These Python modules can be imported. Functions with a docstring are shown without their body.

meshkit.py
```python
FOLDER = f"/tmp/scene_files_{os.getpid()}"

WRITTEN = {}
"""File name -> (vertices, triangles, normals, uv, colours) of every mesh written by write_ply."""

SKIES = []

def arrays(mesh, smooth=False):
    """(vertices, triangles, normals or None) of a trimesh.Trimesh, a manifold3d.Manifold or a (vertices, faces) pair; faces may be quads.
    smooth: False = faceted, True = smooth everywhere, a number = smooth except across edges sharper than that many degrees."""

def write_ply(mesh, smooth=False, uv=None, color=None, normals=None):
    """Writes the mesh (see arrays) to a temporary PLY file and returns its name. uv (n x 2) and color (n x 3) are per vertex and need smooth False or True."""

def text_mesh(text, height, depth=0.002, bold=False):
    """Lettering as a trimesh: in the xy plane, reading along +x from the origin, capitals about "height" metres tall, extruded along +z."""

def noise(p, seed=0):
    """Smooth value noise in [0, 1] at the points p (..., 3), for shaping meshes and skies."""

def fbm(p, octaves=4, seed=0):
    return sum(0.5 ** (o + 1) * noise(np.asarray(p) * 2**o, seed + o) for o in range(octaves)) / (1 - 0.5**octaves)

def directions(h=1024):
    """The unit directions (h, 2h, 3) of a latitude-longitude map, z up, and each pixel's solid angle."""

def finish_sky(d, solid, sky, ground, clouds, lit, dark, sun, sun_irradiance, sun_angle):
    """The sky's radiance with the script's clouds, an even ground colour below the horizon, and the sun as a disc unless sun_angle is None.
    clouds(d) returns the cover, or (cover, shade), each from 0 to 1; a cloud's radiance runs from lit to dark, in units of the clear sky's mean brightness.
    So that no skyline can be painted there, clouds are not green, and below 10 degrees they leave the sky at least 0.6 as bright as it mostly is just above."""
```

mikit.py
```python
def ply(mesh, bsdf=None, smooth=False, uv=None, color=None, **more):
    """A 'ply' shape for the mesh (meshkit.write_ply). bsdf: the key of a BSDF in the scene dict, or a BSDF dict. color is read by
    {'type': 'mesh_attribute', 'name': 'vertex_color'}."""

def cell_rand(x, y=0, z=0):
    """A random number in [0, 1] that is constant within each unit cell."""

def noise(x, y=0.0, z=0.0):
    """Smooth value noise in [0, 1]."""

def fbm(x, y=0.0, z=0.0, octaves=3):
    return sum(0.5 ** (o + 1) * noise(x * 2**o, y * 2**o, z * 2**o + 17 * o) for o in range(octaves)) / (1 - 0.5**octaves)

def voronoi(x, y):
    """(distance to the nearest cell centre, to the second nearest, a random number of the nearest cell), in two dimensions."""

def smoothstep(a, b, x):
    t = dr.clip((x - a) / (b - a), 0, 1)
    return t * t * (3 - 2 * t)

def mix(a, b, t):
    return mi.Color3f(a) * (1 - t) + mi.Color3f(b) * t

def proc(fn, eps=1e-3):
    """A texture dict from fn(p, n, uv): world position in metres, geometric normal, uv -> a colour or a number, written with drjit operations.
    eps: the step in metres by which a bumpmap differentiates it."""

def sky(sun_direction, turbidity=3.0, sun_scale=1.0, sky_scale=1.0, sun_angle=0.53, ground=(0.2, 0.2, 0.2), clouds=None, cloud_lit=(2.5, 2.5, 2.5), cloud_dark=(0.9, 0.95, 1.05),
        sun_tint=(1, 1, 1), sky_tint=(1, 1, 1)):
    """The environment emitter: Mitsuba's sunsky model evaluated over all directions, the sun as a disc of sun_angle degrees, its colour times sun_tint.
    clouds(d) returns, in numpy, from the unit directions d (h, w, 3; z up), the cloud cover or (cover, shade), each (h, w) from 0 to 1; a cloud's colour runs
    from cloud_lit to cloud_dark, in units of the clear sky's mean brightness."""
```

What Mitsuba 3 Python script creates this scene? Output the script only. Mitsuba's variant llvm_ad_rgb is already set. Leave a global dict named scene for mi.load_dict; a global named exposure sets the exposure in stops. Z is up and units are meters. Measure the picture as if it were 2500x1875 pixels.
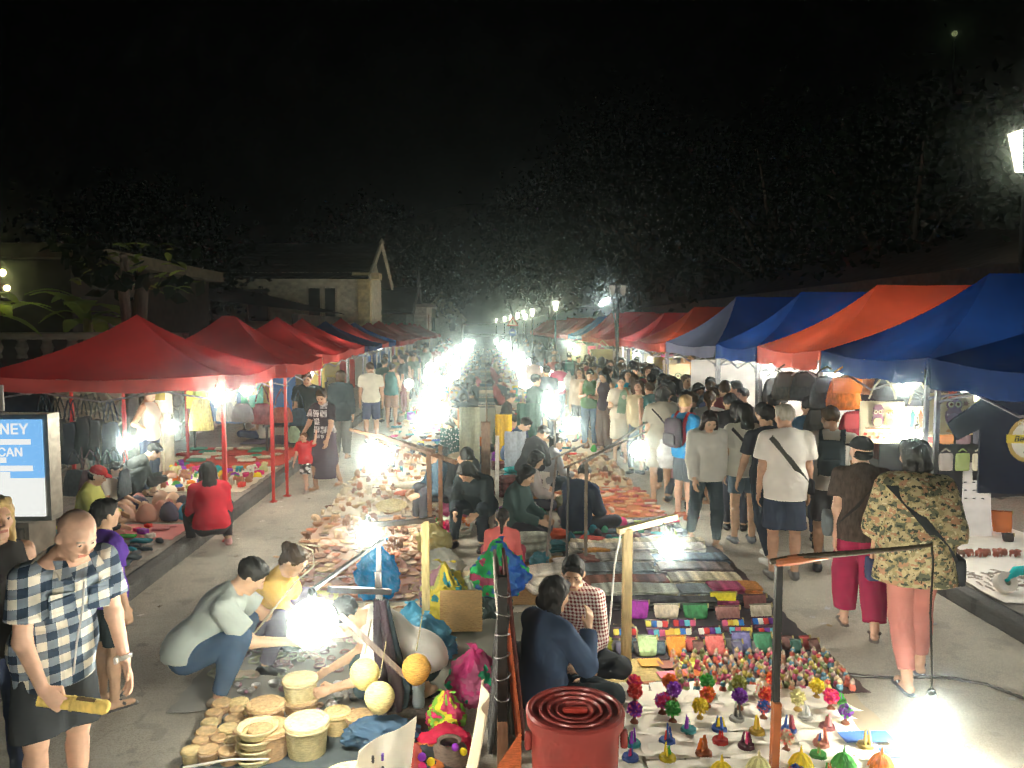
import math, random
import numpy as np, trimesh, drjit as dr, mitsuba as mi, mikit, meshkit
from shapely import Polygon

T = mi.ScalarTransform4f
PI = math.pi
exposure = 6.42
LUM = 1 / 8      # all lamps are given at this scale, the exposure makes up for it
scene, labels = {}, {}

# ---------------------------------------------------------------- camera, air, sky
YAW, PITCH = math.atan(28 / 788), math.atan(57 / 788)
AIR = 0.0095
scene['air'] = {'type': 'homogeneous', 'albedo': {'type': 'rgb', 'value': [0.74, 0.93, 0.97]}, 'sigma_t': {'type': 'rgb', 'value': [AIR] * 3}, 'phase': {'type': 'hg', 'g': 0.98}}
scene['camera'] = {'type': 'perspective', 'fov': 66.06, 'fov_axis': 'x', 'near_clip': 0.05, 'far_clip': 2000.0, 'medium': {'type': 'ref', 'id': 'air'},
                   'to_world': T().look_at(origin=[0, 0, 2.5], target=[math.sin(YAW) * math.cos(PITCH), math.cos(YAW) * math.cos(PITCH), 2.5 - math.sin(PITCH)], up=[0, 0, 1])}
scene['sky'] = mikit.sky([0.5, -0.4, 0.15], sun_scale=0.0, sky_scale=0.000001, sky_tint=(0.6, 1.0, 1.15), ground=(0.05, 0.05, 0.05))
scene['sky']['sampling_weight'] = 0.5
scene['haze'] = {'type': 'cube', 'to_world': T().translate([0, 95, 30]).scale([125, 150, 33]), 'bsdf': {'type': 'null'}, 'interior': {'type': 'ref', 'id': 'air'}}
labels['haze'] = {'label': 'thin smoky night air hanging over the market street', 'category': 'haze', 'kind': 'stuff'}


# ---------------------------------------------------------------- materials: the colour of each piece rides in its u coordinate (6 bits a channel), a pattern number in v
def decode(uv):
    c = dr.floor(uv.x)
    r = dr.floor(c / 4096.0)
    g = dr.floor((c - r * 4096.0) / 64.0)
    k = mi.Color3f(r, g, c - r * 4096.0 - g * 64.0) / 63.0
    return k * k


def tint(scale, amount, stretch=(1, 1, 1), octaves=2):
    def fn(p, n, uv):
        t = mikit.fbm(p.x * scale * stretch[0] + uv.y * 7, p.y * scale * stretch[1], p.z * scale * stretch[2], octaves)
        return decode(uv) * (1 - amount + 2 * amount * t)
    return mikit.proc(fn)


def fancy(p, n, uv):
    """Patterned cloth: 1 gingham, 2 big plaid, 3 leafy camouflage, 4 printed panels, 5 woven stripes, 6 white dots, 7 black and white shorts."""
    base, k = decode(uv), dr.floor(uv.y + 0.5)
    def band(x, w): return dr.select((x * w - dr.floor(x * w)) < 0.5, 1.0, 0.0)
    out = mi.Color3f(base)
    gx, gz = band(p.x + 0.3 * p.y, 42.0), band(p.z, 42.0)
    out = dr.select(k == 1, mikit.mix((0.62, 0.55, 0.5), (0.16, 0.03, 0.035), (gx + gz) * 0.5), out)
    a = p.x * 0.96 + p.y * 0.3
    px, pz = band(a, 11.5), band(p.z - 0.12 * a, 11.5)
    thin = dr.maximum(dr.select(dr.abs(a * 9.5 - dr.floor(a * 9.5) - 0.25) < 0.05, 0.5, 0.0), dr.select(dr.abs(p.z * 9.5 - dr.floor(p.z * 9.5) - 0.25) < 0.05, 0.5, 0.0))
    plaid = dr.select(px + pz < 0.5, mi.Color3f(0.68, 0.65, 0.56), dr.select(px + pz < 1.5, mi.Color3f(0.2, 0.25, 0.3), mi.Color3f(0.025, 0.045, 0.08))) * (1 - 0.25 * thin)
    out = dr.select(k == 2, plaid, out)
    q1, q2, q3 = mikit.fbm(p.x * 21, p.y * 21, p.z * 21, 3), mikit.fbm(p.x * 26 + 9, p.y * 26, p.z * 26, 3), mikit.fbm(p.x * 44 + 5, p.y * 44, p.z * 44, 2)
    camo = dr.select(q1 < 0.44, mi.Color3f(0.09, 0.1, 0.065), dr.select(q1 < 0.55, mi.Color3f(0.24, 0.21, 0.11), mi.Color3f(0.34, 0.29, 0.17)))
    camo = dr.select(q2 > 0.6, mi.Color3f(0.3, 0.17, 0.1), camo)
    camo = dr.select(q3 < 0.33, mi.Color3f(0.035, 0.045, 0.035), dr.select(q3 > 0.73, mi.Color3f(0.45, 0.4, 0.27), camo))
    out = dr.select(k == 3, camo, out)
    c1 = mikit.cell_rand(dr.floor(p.x * 8), dr.floor(p.z * 8))
    fx, fz = p.x * 8 - dr.floor(p.x * 8), p.z * 8 - dr.floor(p.z * 8)
    inside = (dr.maximum(dr.abs(fx - 0.5), dr.abs(fz - 0.5)) < 0.42) & (c1 < 0.6)
    out = dr.select(k == 4, dr.select(inside, mikit.mix((0.6, 0.56, 0.55), (0.08, 0.07, 0.09), mikit.noise(p.x * 55, p.z * 55)), mi.Color3f(0.05, 0.04, 0.05)), out)
    s = mikit.noise(p.x * 26 + 0.4 * uv.x, 0.0, 0.0)
    out = dr.select(k == 5, base * (0.45 + 1.1 * s) * (0.8 + 0.4 * band(p.y, 160.0)), out)
    d1, d2, dr_ = mikit.voronoi(p.x * 22, p.z * 22)
    out = dr.select(k == 6, dr.select(d1 < 0.22, mi.Color3f(0.7), base), out)
    out = dr.select(k == 7, dr.select(mikit.fbm(p.x * 24, p.y * 24, p.z * 24) < 0.48, mi.Color3f(0.7), mi.Color3f(0.03)), out)
    out = dr.select(k == 8, base * (0.55 + 0.9 * mikit.fbm(p.x * 60, p.y * 60, p.z * 14)), out)
    return out * (0.85 + 0.3 * mikit.noise(p.x * 30, p.y * 30, p.z * 30))


def wrinkle(p, n, uv):
    a = mikit.fbm(p.x * 8 + p.z * 2, p.y * 8, p.z * 3.6, 3)
    b = mikit.noise(p.x * 31 + 2 * a, p.y * 31, p.z * 17)
    return (1 - dr.abs(2 * a - 1)) * 0.85 + 0.15 * b


def strands(p, n, uv): return mikit.noise(p.x * 150, p.y * 150, p.z * 22) * 0.7 + 0.3 * mikit.noise(p.x * 60, p.y * 60, p.z * 9)


def sails(p, n, uv):
    a = mikit.fbm(p.x * 2.3, p.y * 2.3, p.z * 2.3, 3)
    return (1 - dr.abs(2 * a - 1)) * 0.8 + 0.2 * mikit.noise(p.x * 13, p.y * 13, p.z * 13)


def bump(fn, scale, bsdf, eps=0.004): return {'type': 'bumpmap', 'tex': mikit.proc(fn, eps), 'scale': scale, 'bsdf': bsdf}


def principled(tex, rough, **k):
    return {'type': 'principled', 'base_color': tex, 'roughness': rough, **k}


def two(b): return {'type': 'twosided', 'bsdf': b}


scene['cloth'] = two(bump(wrinkle, 0.016, principled(tint(11, 0.1), 0.9, specular=0.25)))
scene['pattern'] = two(bump(wrinkle, 0.014, principled(mikit.proc(fancy), 0.9, specular=0.2)))
scene['skin'] = two(principled(tint(24, 0.16, octaves=3), 0.5, specular=0.4))
scene['hair'] = two(bump(strands, 0.004, principled(tint(60, 0.35, (1, 1, 0.25)), 0.6, specular=0.35), 0.0015))
scene['plastic'] = two(principled(tint(9, 0.14), 0.32, specular=0.5))
scene['wood'] = two(principled(tint(16, 0.4, (4, 4, 0.6)), 0.6, specular=0.35))
scene['wicker'] = two(principled(tint(55, 0.4, (1, 1, 3)), 0.75, specular=0.3))
scene['metal'] = two(principled(tint(20, 0.25), 0.38, metallic=0.85))
scene['paper'] = two(principled(tint(14, 0.09), 0.75, specular=0.3))
scene['stone'] = two(principled(tint(7, 0.4, octaves=3), 0.9, specular=0.2))
scene['canopy'] = bump(sails, 0.05, {'type': 'principledthin', 'base_color': tint(1.7, 0.3, octaves=4), 'roughness': 0.75, 'diff_trans': 0.68, 'spec_trans': 0.0, 'eta': 1.3}, 0.01)
scene['film'] = {'type': 'principledthin', 'base_color': tint(14, 0.3), 'roughness': 0.25, 'diff_trans': 0.8, 'spec_trans': 0.0, 'eta': 1.4}
scene['leaf'] = {'type': 'principledthin', 'base_color': tint(6, 0.35), 'roughness': 0.85, 'diff_trans': 0.5, 'spec_trans': 0.0, 'eta': 1.12}
scene['clear_plastic'] = {'type': 'principledthin', 'base_color': tint(9, 0.1), 'roughness': 0.12, 'diff_trans': 0.9, 'spec_trans': 0.6, 'eta': 1.4}


def ground_tex(base, dark, s1, s2):
    def fn(p, n, uv):
        a = mikit.fbm(p.x * s1 + p.z * 1.7, p.y * s1, p.z * s1, 4)
        b = mikit.noise(p.x * s2, p.y * s2, p.z * s2)
        stain = mikit.smoothstep(0.5, 0.72, mikit.fbm(p.x * 0.9 + 3, p.y * 0.5, 2.0, 3))
        spot = mikit.smoothstep(0.7, 0.8, mikit.fbm(p.x * 7 + 1, p.y * 7, 4.0, 2)) * 0.35
        brush = mikit.noise(p.x * 3, p.y * 26, 1.0) * 0.14
        crack = mikit.smoothstep(0.012, 0.0, dr.abs(mikit.fbm(p.x * 1.1, p.y * 0.8, 7.0, 4) - 0.5)) * 0.22
        return mikit.mix(base, dark, dr.clip(a * 0.75 + stain * 0.6 + spot + brush + crack - 0.2, 0, 1.2)) * (0.8 + 0.4 * b)
    return mikit.proc(fn)




scene['asphalt'] = principled(ground_tex((0.43, 0.4, 0.335), (0.25, 0.235, 0.2), 2.1, 160.0), 0.8, specular=0.35)
scene['concrete'] = principled(ground_tex((0.3, 0.28, 0.24), (0.17, 0.16, 0.14), 3.3, 90.0), 0.85, specular=0.3)
scene['kerbstone'] = principled(ground_tex((0.13, 0.13, 0.125), (0.06, 0.06, 0.06), 3.3, 90.0), 0.85, specular=0.3)
scene['soil'] = principled(ground_tex((0.1, 0.09, 0.07), (0.05, 0.05, 0.035), 0.7, 20.0), 0.95, specular=0.1)


# ---------------------------------------------------------------- meshes
def code(c):
    r, g, b = (int(round(math.sqrt(min(max(float(x), 0.0), 1.0)) * 63)) for x in c)
    return r * 4096 + g * 64 + b + 0.5


class M:
    """Collects pieces, each of one colour, into one mesh."""
    def __init__(self): self.v, self.f, self.u, self.n = [], [], [], 0

    def add(self, vf, color, pat=0.0, at=None, R=None, s=1.0):
        v, f = vf
        v = np.asarray(v, float) * s
        if R is not None: v = v @ np.asarray(R).T
        if at is not None: v = v + np.asarray(at, float)
        self.v.append(v); self.f.append(np.asarray(f, int) + self.n); self.n += len(v)
        self.u.append(np.tile([code(color), float(pat)], (len(v), 1)))
        return self

    def cls(self, v, f, fcls, colors, pat=0.0):
        """A mesh whose faces carry class numbers; each class gets its colour (vertices are split where classes meet)."""
        for c in np.unique(fcls):
            ff = f[fcls == c]
            used, inv = np.unique(ff, return_inverse=True)
            self.add((v[used], inv.reshape(-1, 3)), colors[int(c)], pat)
        return self

    def arrays(self): return np.vstack(self.v), np.vstack(self.f), np.vstack(self.u)


def numbered(name):
    if name not in USED:
        USED[name] = 0
        return name
    USED[name] += 1
    return '%s_%03d' % (name, USED[name])


USED = {}


def ent(name, m, mat, parent=None, label=None, cat=None, group=None, kind=None, normals=None, **more):
    key = numbered(parent + '__' + name if parent else name)
    if isinstance(m, M):
        v, f, u = m.arrays()
        if len(v) == 0: raise ValueError(key)
        d = mikit.ply((v, f), mat, smooth=True, uv=u)
    else: d = m
    scene[key] = {**d, **more}
    tag(key, label, cat, group, kind)
    return key


def tag(key, label=None, cat=None, group=None, kind=None):
    t = {k: x for k, x in dict(label=label, category=cat, group=group, kind=kind).items() if x}
    if t: labels[key] = {**labels.get(key, {}), **t}


def thing(name, label, cat, group=None):
    key = numbered(name)
    tag(key, label, cat, group)
    return key


def one(name, vf, color, mat, parent=None, label=None, cat=None, group=None, pat=0.0, at=None, R=None, s=1.0, **k):
    return ent(name, M().add(vf, color, pat, at, R, s), mat, parent, label, cat, group, **k)


def rot(ax, deg):
    a, c, s = 'xyz'.index(ax), math.cos(math.radians(deg)), math.sin(math.radians(deg))
    m = np.eye(3); i, j = (a + 1) % 3, (a + 2) % 3
    m[i, i], m[i, j], m[j, i], m[j, j] = c, -s, s, c
    return m


def unit(v):
    v = np.asarray(v, float); return v / (np.linalg.norm(v) + 1e-12)


def box(sx, sy, sz, c=(0, 0, 0)):
    x, y, z = sx / 2, sy / 2, sz / 2
    v, f = [], []
    for ax in range(3):
        for sgn in (-1, 1):
            q = []
            for a, b in ((-1, -1), (1, -1), (1, 1), (-1, 1)):
                p = [0, 0, 0]; p[ax] = sgn; p[(ax + 1) % 3] = a * 1; p[(ax + 2) % 3] = b
                q.append([p[0] * x + c[0], p[1] * y + c[1], p[2] * z + c[2]])
            if sgn < 0: q = q[::-1]
            k = len(v); v += q; f += [[k, k + 1, k + 2], [k, k + 2, k + 3]]
    return np.array(v), np.array(f)


def rbox(sx, sy, sz, r=0.01, c=(0, 0, 0), n=2):
    """A box with rounded edges."""
    b = trimesh.creation.box((1, 1, 1)); b = b.subdivide().subdivide() if n > 1 else b.subdivide()
    v = np.array(b.vertices) * 2
    h = np.array([sx, sy, sz]) / 2; r = min(r, h.min() * 0.95)
    cube = v * h; core = np.clip(cube, -(h - r), h - r)
    g = np.sign(v) * np.where(np.abs(v) > 0.999, 1, 0)
    core2 = np.where(np.abs(v) > 0.999, np.sign(v) * (h - r), np.clip(v * h, -(h - r), h - r))
    out = core2 + r * g / np.maximum(np.linalg.norm(g, axis=1, keepdims=True), 1e-9)
    return out + np.array(c), np.array(b.faces)


def tube(pts, rad, n=8, cap=True):
    p = np.asarray(pts, float); rad = np.broadcast_to(np.asarray(rad, float), (len(p),))
    t = np.gradient(p, axis=0); t /= np.linalg.norm(t, axis=1, keepdims=True) + 1e-12
    ref = np.array([0, 0, 1.0]) if abs(t[:, 2]).mean() < 0.8 else np.array([1.0, 0, 0])
    a = np.cross(t, ref); a /= np.linalg.norm(a, axis=1, keepdims=True) + 1e-12
    b = np.cross(t, a)
    an = np.arange(n) * 2 * PI / n
    v = (p[:, None] + rad[:, None, None] * (np.cos(an)[None, :, None] * a[:, None] + np.sin(an)[None, :, None] * b[:, None])).reshape(-1, 3)
    f = []
    for i in range(len(p) - 1):
        for j in range(n):
            q = [i * n + j, i * n + (j + 1) % n, (i + 1) * n + (j + 1) % n, (i + 1) * n + j]
            f += [[q[0], q[2], q[1]], [q[0], q[3], q[2]]]
    v = [v]; k = len(p) * n
    if cap:
        for i, flip in ((0, 1), (len(p) - 1, 0)):
            ring = v[0][i * n:(i + 1) * n]
            v.append(ring); v.append(p[i:i + 1])
            for j in range(n):
                q = [k + j, k + (j + 1) % n, k + n]
                f.append(q if flip else q[::-1])
            k += n + 1
    return np.vstack(v), np.array(f)


def lathe(prof, n=24, sharp=True):
    """prof: (r, z) pairs from bottom to top; every segment gets its own vertices when sharp."""
    an = np.arange(n) * 2 * PI / n
    ring = lambda r, z: np.stack([r * np.cos(an), r * np.sin(an), np.full(n, z)], 1)
    v, f = [], []
    prof = list(prof)
    if sharp:
        for (r0, z0), (r1, z1) in zip(prof[:-1], prof[1:]):
            k = sum(len(x) for x in v); v += [ring(r0, z0), ring(r1, z1)]
            for j in range(n):
                q = [k + j, k + (j + 1) % n, k + n + (j + 1) % n, k + n + j]
                f += [[q[0], q[1], q[2]], [q[0], q[2], q[3]]]
    else:
        v = [ring(r, z) for r, z in prof]
        for i in range(len(prof) - 1):
            for j in range(n):
                q = [i * n + j, i * n + (j + 1) % n, (i + 1) * n + (j + 1) % n, (i + 1) * n + j]
                f += [[q[0], q[1], q[2]], [q[0], q[2], q[3]]]
    return np.vstack(v), np.array(f)


_ico = {}


def ball(r=1.0, sub=2, sc=(1, 1, 1)):
    if sub not in _ico:
        b = trimesh.creation.icosphere(subdivisions=sub); _ico[sub] = np.array(b.vertices), np.array(b.faces)
    v, f = _ico[sub]
    return v * r * np.array(sc), f


def grid(fn, nu, nv):
    """A sheet: fn(u, v) with u, v arrays in [0, 1] -> points."""
    u, v = np.meshgrid(np.linspace(0, 1, nu), np.linspace(0, 1, nv), indexing='ij')
    p = np.stack(fn(u, v), -1).reshape(-1, 3)
    i, j = np.meshgrid(np.arange(nu - 1), np.arange(nv - 1), indexing='ij')
    a = (i * nv + j).ravel(); b = a + nv; c = b + 1; d = a + 1
    return p, np.vstack([np.stack([a, b, c], 1), np.stack([a, c, d], 1)])


def slab(vf, t):
    """Gives a sheet a thickness t (downwards along its normals)."""
    v, f = vf
    m = trimesh.Trimesh(v, f, process=False)
    n = np.array(m.vertex_normals)
    e = np.sort(m.edges, axis=1); uq, cnt = np.unique(e, axis=0, return_counts=True)
    bset = {tuple(x) for x in uq[cnt == 1]}
    k = len(v); v2 = np.vstack([v, v - n * t]); ff = [f, f[:, ::-1] + k]
    side = [(a, b) for a, b in m.edges if tuple(sorted((a, b))) in bset]
    s = np.array(side)
    v3 = np.vstack([v2[s[:, 0]], v2[s[:, 1]], v2[s[:, 1] + k], v2[s[:, 0] + k]]); q = len(s); i = np.arange(q) + 2 * k
    ff += [np.stack([i, i + 2 * q, i + q], 1), np.stack([i, i + 3 * q, i + 2 * q], 1)]
    return np.vstack([v2, v3]), np.vstack(ff)


def prism(poly, h):
    m = trimesh.creation.extrude_polygon(Polygon(poly), h, engine='earcut')
    v, f = np.array(m.vertices), np.array(m.faces)
    return v[f].reshape(-1, 3), np.arange(3 * len(f)).reshape(-1, 3)


def quad(a, b, c, d):
    return np.array([a, b, c, d], float), np.array([[0, 1, 2], [0, 2, 3]])


# ---------------------------------------------------------------- distance fields -> meshes (for people, bags and other soft shapes)
def nets(fn, lo, hi, h):
    lo, hi = np.asarray(lo, float), np.asarray(hi, float)
    n = np.maximum(((hi - lo) / h).astype(int) + 2, 4)
    ax = [(lo[i] + h * np.arange(n[i])).astype(np.float32) for i in range(3)]
    D = fn(ax)
    s = D < 0
    c = [s[i:n[0] - 1 + i, j:n[1] - 1 + j, k:n[2] - 1 + k] for i in (0, 1) for j in (0, 1) for k in (0, 1)]
    tot = sum(x.astype(np.int8) for x in c)
    mix_ = (tot > 0) & (tot < 8)
    ci = np.argwhere(mix_)
    idx = -np.ones(mix_.shape, int); idx[mix_] = np.arange(len(ci))
    acc = np.zeros((len(ci), 3)); cnt = np.zeros(len(ci))
    for a in range(3):
        o = np.zeros(3, int); o[a] = 1
        for j in (0, 1):
            for k in (0, 1):
                b = np.zeros(3, int); b[(a + 1) % 3] = j; b[(a + 2) % 3] = k
                p0 = ci + b; p1 = p0 + o
                d0, d1 = D[tuple(p0.T)], D[tuple(p1.T)]
                m = (d0 < 0) != (d1 < 0)
                t = np.where(m, d0 / np.where(m, d0 - d1, 1), 0)
                acc += np.where(m[:, None], p0 + t[:, None] * o, 0); cnt += m
    v = lo + h * acc / np.maximum(cnt, 1)[:, None]
    F = []
    for a in range(3):
        b_, c_ = (a + 1) % 3, (a + 2) % 3
        sl0, sl1 = [slice(1, -1)] * 3, [slice(1, -1)] * 3
        sl0[a] = slice(0, n[a] - 1); sl1[a] = slice(1, n[a])
        s0, s1 = s[tuple(sl0)], s[tuple(sl1)]
        e = np.argwhere(s0 != s1)
        flip = s1[tuple(e.T)]
        g = e.copy(); g[:, b_] += 1; g[:, c_] += 1
        def cell(db, dc):
            q = g.copy(); q[:, b_] -= db; q[:, c_] -= dc
            return idx[tuple(q.T)]
        q = np.stack([cell(1, 1), cell(0, 1), cell(0, 0), cell(1, 0)], 1)
        q[flip] = q[flip][:, ::-1]
        F += [q[:, [0, 1, 2]], q[:, [0, 2, 3]]]
    return v, np.vstack(F)


class Field:
    """A smooth union of round cones and ellipsoids, each evaluated only near itself."""
    def __init__(self): self.p = []

    def rc(self, a, b, ra, rb, k=0.03, flat=None, cut=None):
        self.p.append(('rc', np.asarray(a, float), np.asarray(b, float), ra, rb, k, flat, cut)); return self

    def el(self, c, r, k=0.03, R=None, sub=False, cut=None):
        self.p.append(('sub' if sub else 'el', np.asarray(c, float), np.asarray(r, float), R, None, k, None, cut)); return self

    def bounds(self, pad=0.03):
        lo, hi = [], []
        for t, a, b, ra, rb, k, fl, cut in self.p:
            if t == 'rc': lo += [np.minimum(a - ra, b - rb)]; hi += [np.maximum(a + ra, b + rb)]
            elif t == 'el': m = np.max(b) if ra is not None else b; lo += [a - m]; hi += [a + m]
        return np.min(lo, 0) - pad, np.max(hi, 0) + pad

    def grid(self, ax, big=0.25):
        D = np.full([len(x) for x in ax], big, np.float32)
        for t, a, b, ra, rb, k, fl, cut in self.p:
            if t == 'rc': lo, hi = np.minimum(a - ra, b - rb), np.maximum(a + ra, b + rb)
            else: m = np.max(b) if ra is not None else b; lo, hi = a - m, a + m
            pad = k + 0.05
            sl = []
            for i in range(3):
                i0, i1 = np.searchsorted(ax[i], [lo[i] - pad, hi[i] + pad]); sl.append(slice(i0, i1))
            if any(q.stop <= q.start for q in sl): continue
            x = [ax[i][sl[i]] for i in range(3)]
            P = np.stack(np.meshgrid(*x, indexing='ij'), -1)
            d = self.prim(P, t, a, b, ra, rb, fl)
            for c in cut or (): d = np.maximum(d, (P - np.asarray(c[0], np.float32)) @ unit(c[1]).astype(np.float32))
            cur = D[tuple(sl)]
            if t == 'sub':
                hh = np.clip(0.5 - 0.5 * (cur + d) / k, 0, 1)
                D[tuple(sl)] = cur + (-d - cur) * hh + k * hh * (1 - hh)
            else:
                hh = np.clip(0.5 + 0.5 * (d - cur) / k, 0, 1)
                D[tuple(sl)] = d + (cur - d) * hh - k * hh * (1 - hh)
        return D

    @staticmethod
    def prim(P, t, a, b, ra, rb, fl):
        if t == 'rc':
            q, ba = P - a.astype(np.float32), (b - a).astype(np.float32)
            if fl is not None:
                axn, kk = unit(fl[0]).astype(np.float32), fl[1]
                q = q + (q @ axn)[..., None] * axn * (kk - 1); ba = ba + (ba @ axn) * axn * (kk - 1)
            L2 = float(ba @ ba) + 1e-9
            h = np.clip(q @ ba / L2, 0, 1)
            return np.linalg.norm(q - h[..., None] * ba, axis=-1) - (ra + (rb - ra) * h)
        q = P - a.astype(np.float32)
        if ra is not None: q = q @ np.asarray(ra, np.float32)
        return (np.linalg.norm(q / b.astype(np.float32), axis=-1) - 1) * float(np.min(b)) * 1.1

    def mesh(self, h, cuts=(), noise=None, pad=0.03):
        """cuts: (point, normal) half-spaces whose positive side is cut away."""
        lo, hi = self.bounds(pad)
        def fn(ax):
            D = self.grid(ax)
            if noise or cuts:
                P = np.stack(np.meshgrid(*ax, indexing='ij'), -1)
                if noise:
                    amp, fr, seed = noise
                    near = np.abs(D) < amp * 2 + 2 * h
                    D[near] += amp * 2 * (meshkit.fbm(P[near] * np.asarray(fr), 2, seed) - 0.5)
                for c in cuts:
                    D = np.maximum(D, ((P - np.asarray(c[0], np.float32)) @ unit(c[1]).astype(np.float32)).astype(np.float32))
            return D
        return nets(fn, lo, hi, h)


# ---------------------------------------------------------------- people
SKIN = {'fair': (0.60, 0.38, 0.27), 'tan': (0.46, 0.28, 0.18), 'asian': (0.55, 0.37, 0.24), 'brown': (0.34, 0.2, 0.12)}
BLACK, NAVY, WHITE, GREYC = (0.018, 0.018, 0.02), (0.03, 0.045, 0.085), (0.66, 0.65, 0.6), (0.3, 0.3, 0.29)
DARKHAIR, BROWNHAIR, BLOND, GREYHAIR = (0.012, 0.011, 0.011), (0.05, 0.03, 0.018), (0.36, 0.25, 0.1), (0.33, 0.3, 0.26)


def mir(a): return tuple((-d[0], d[1], d[2]) for d in a)


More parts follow.
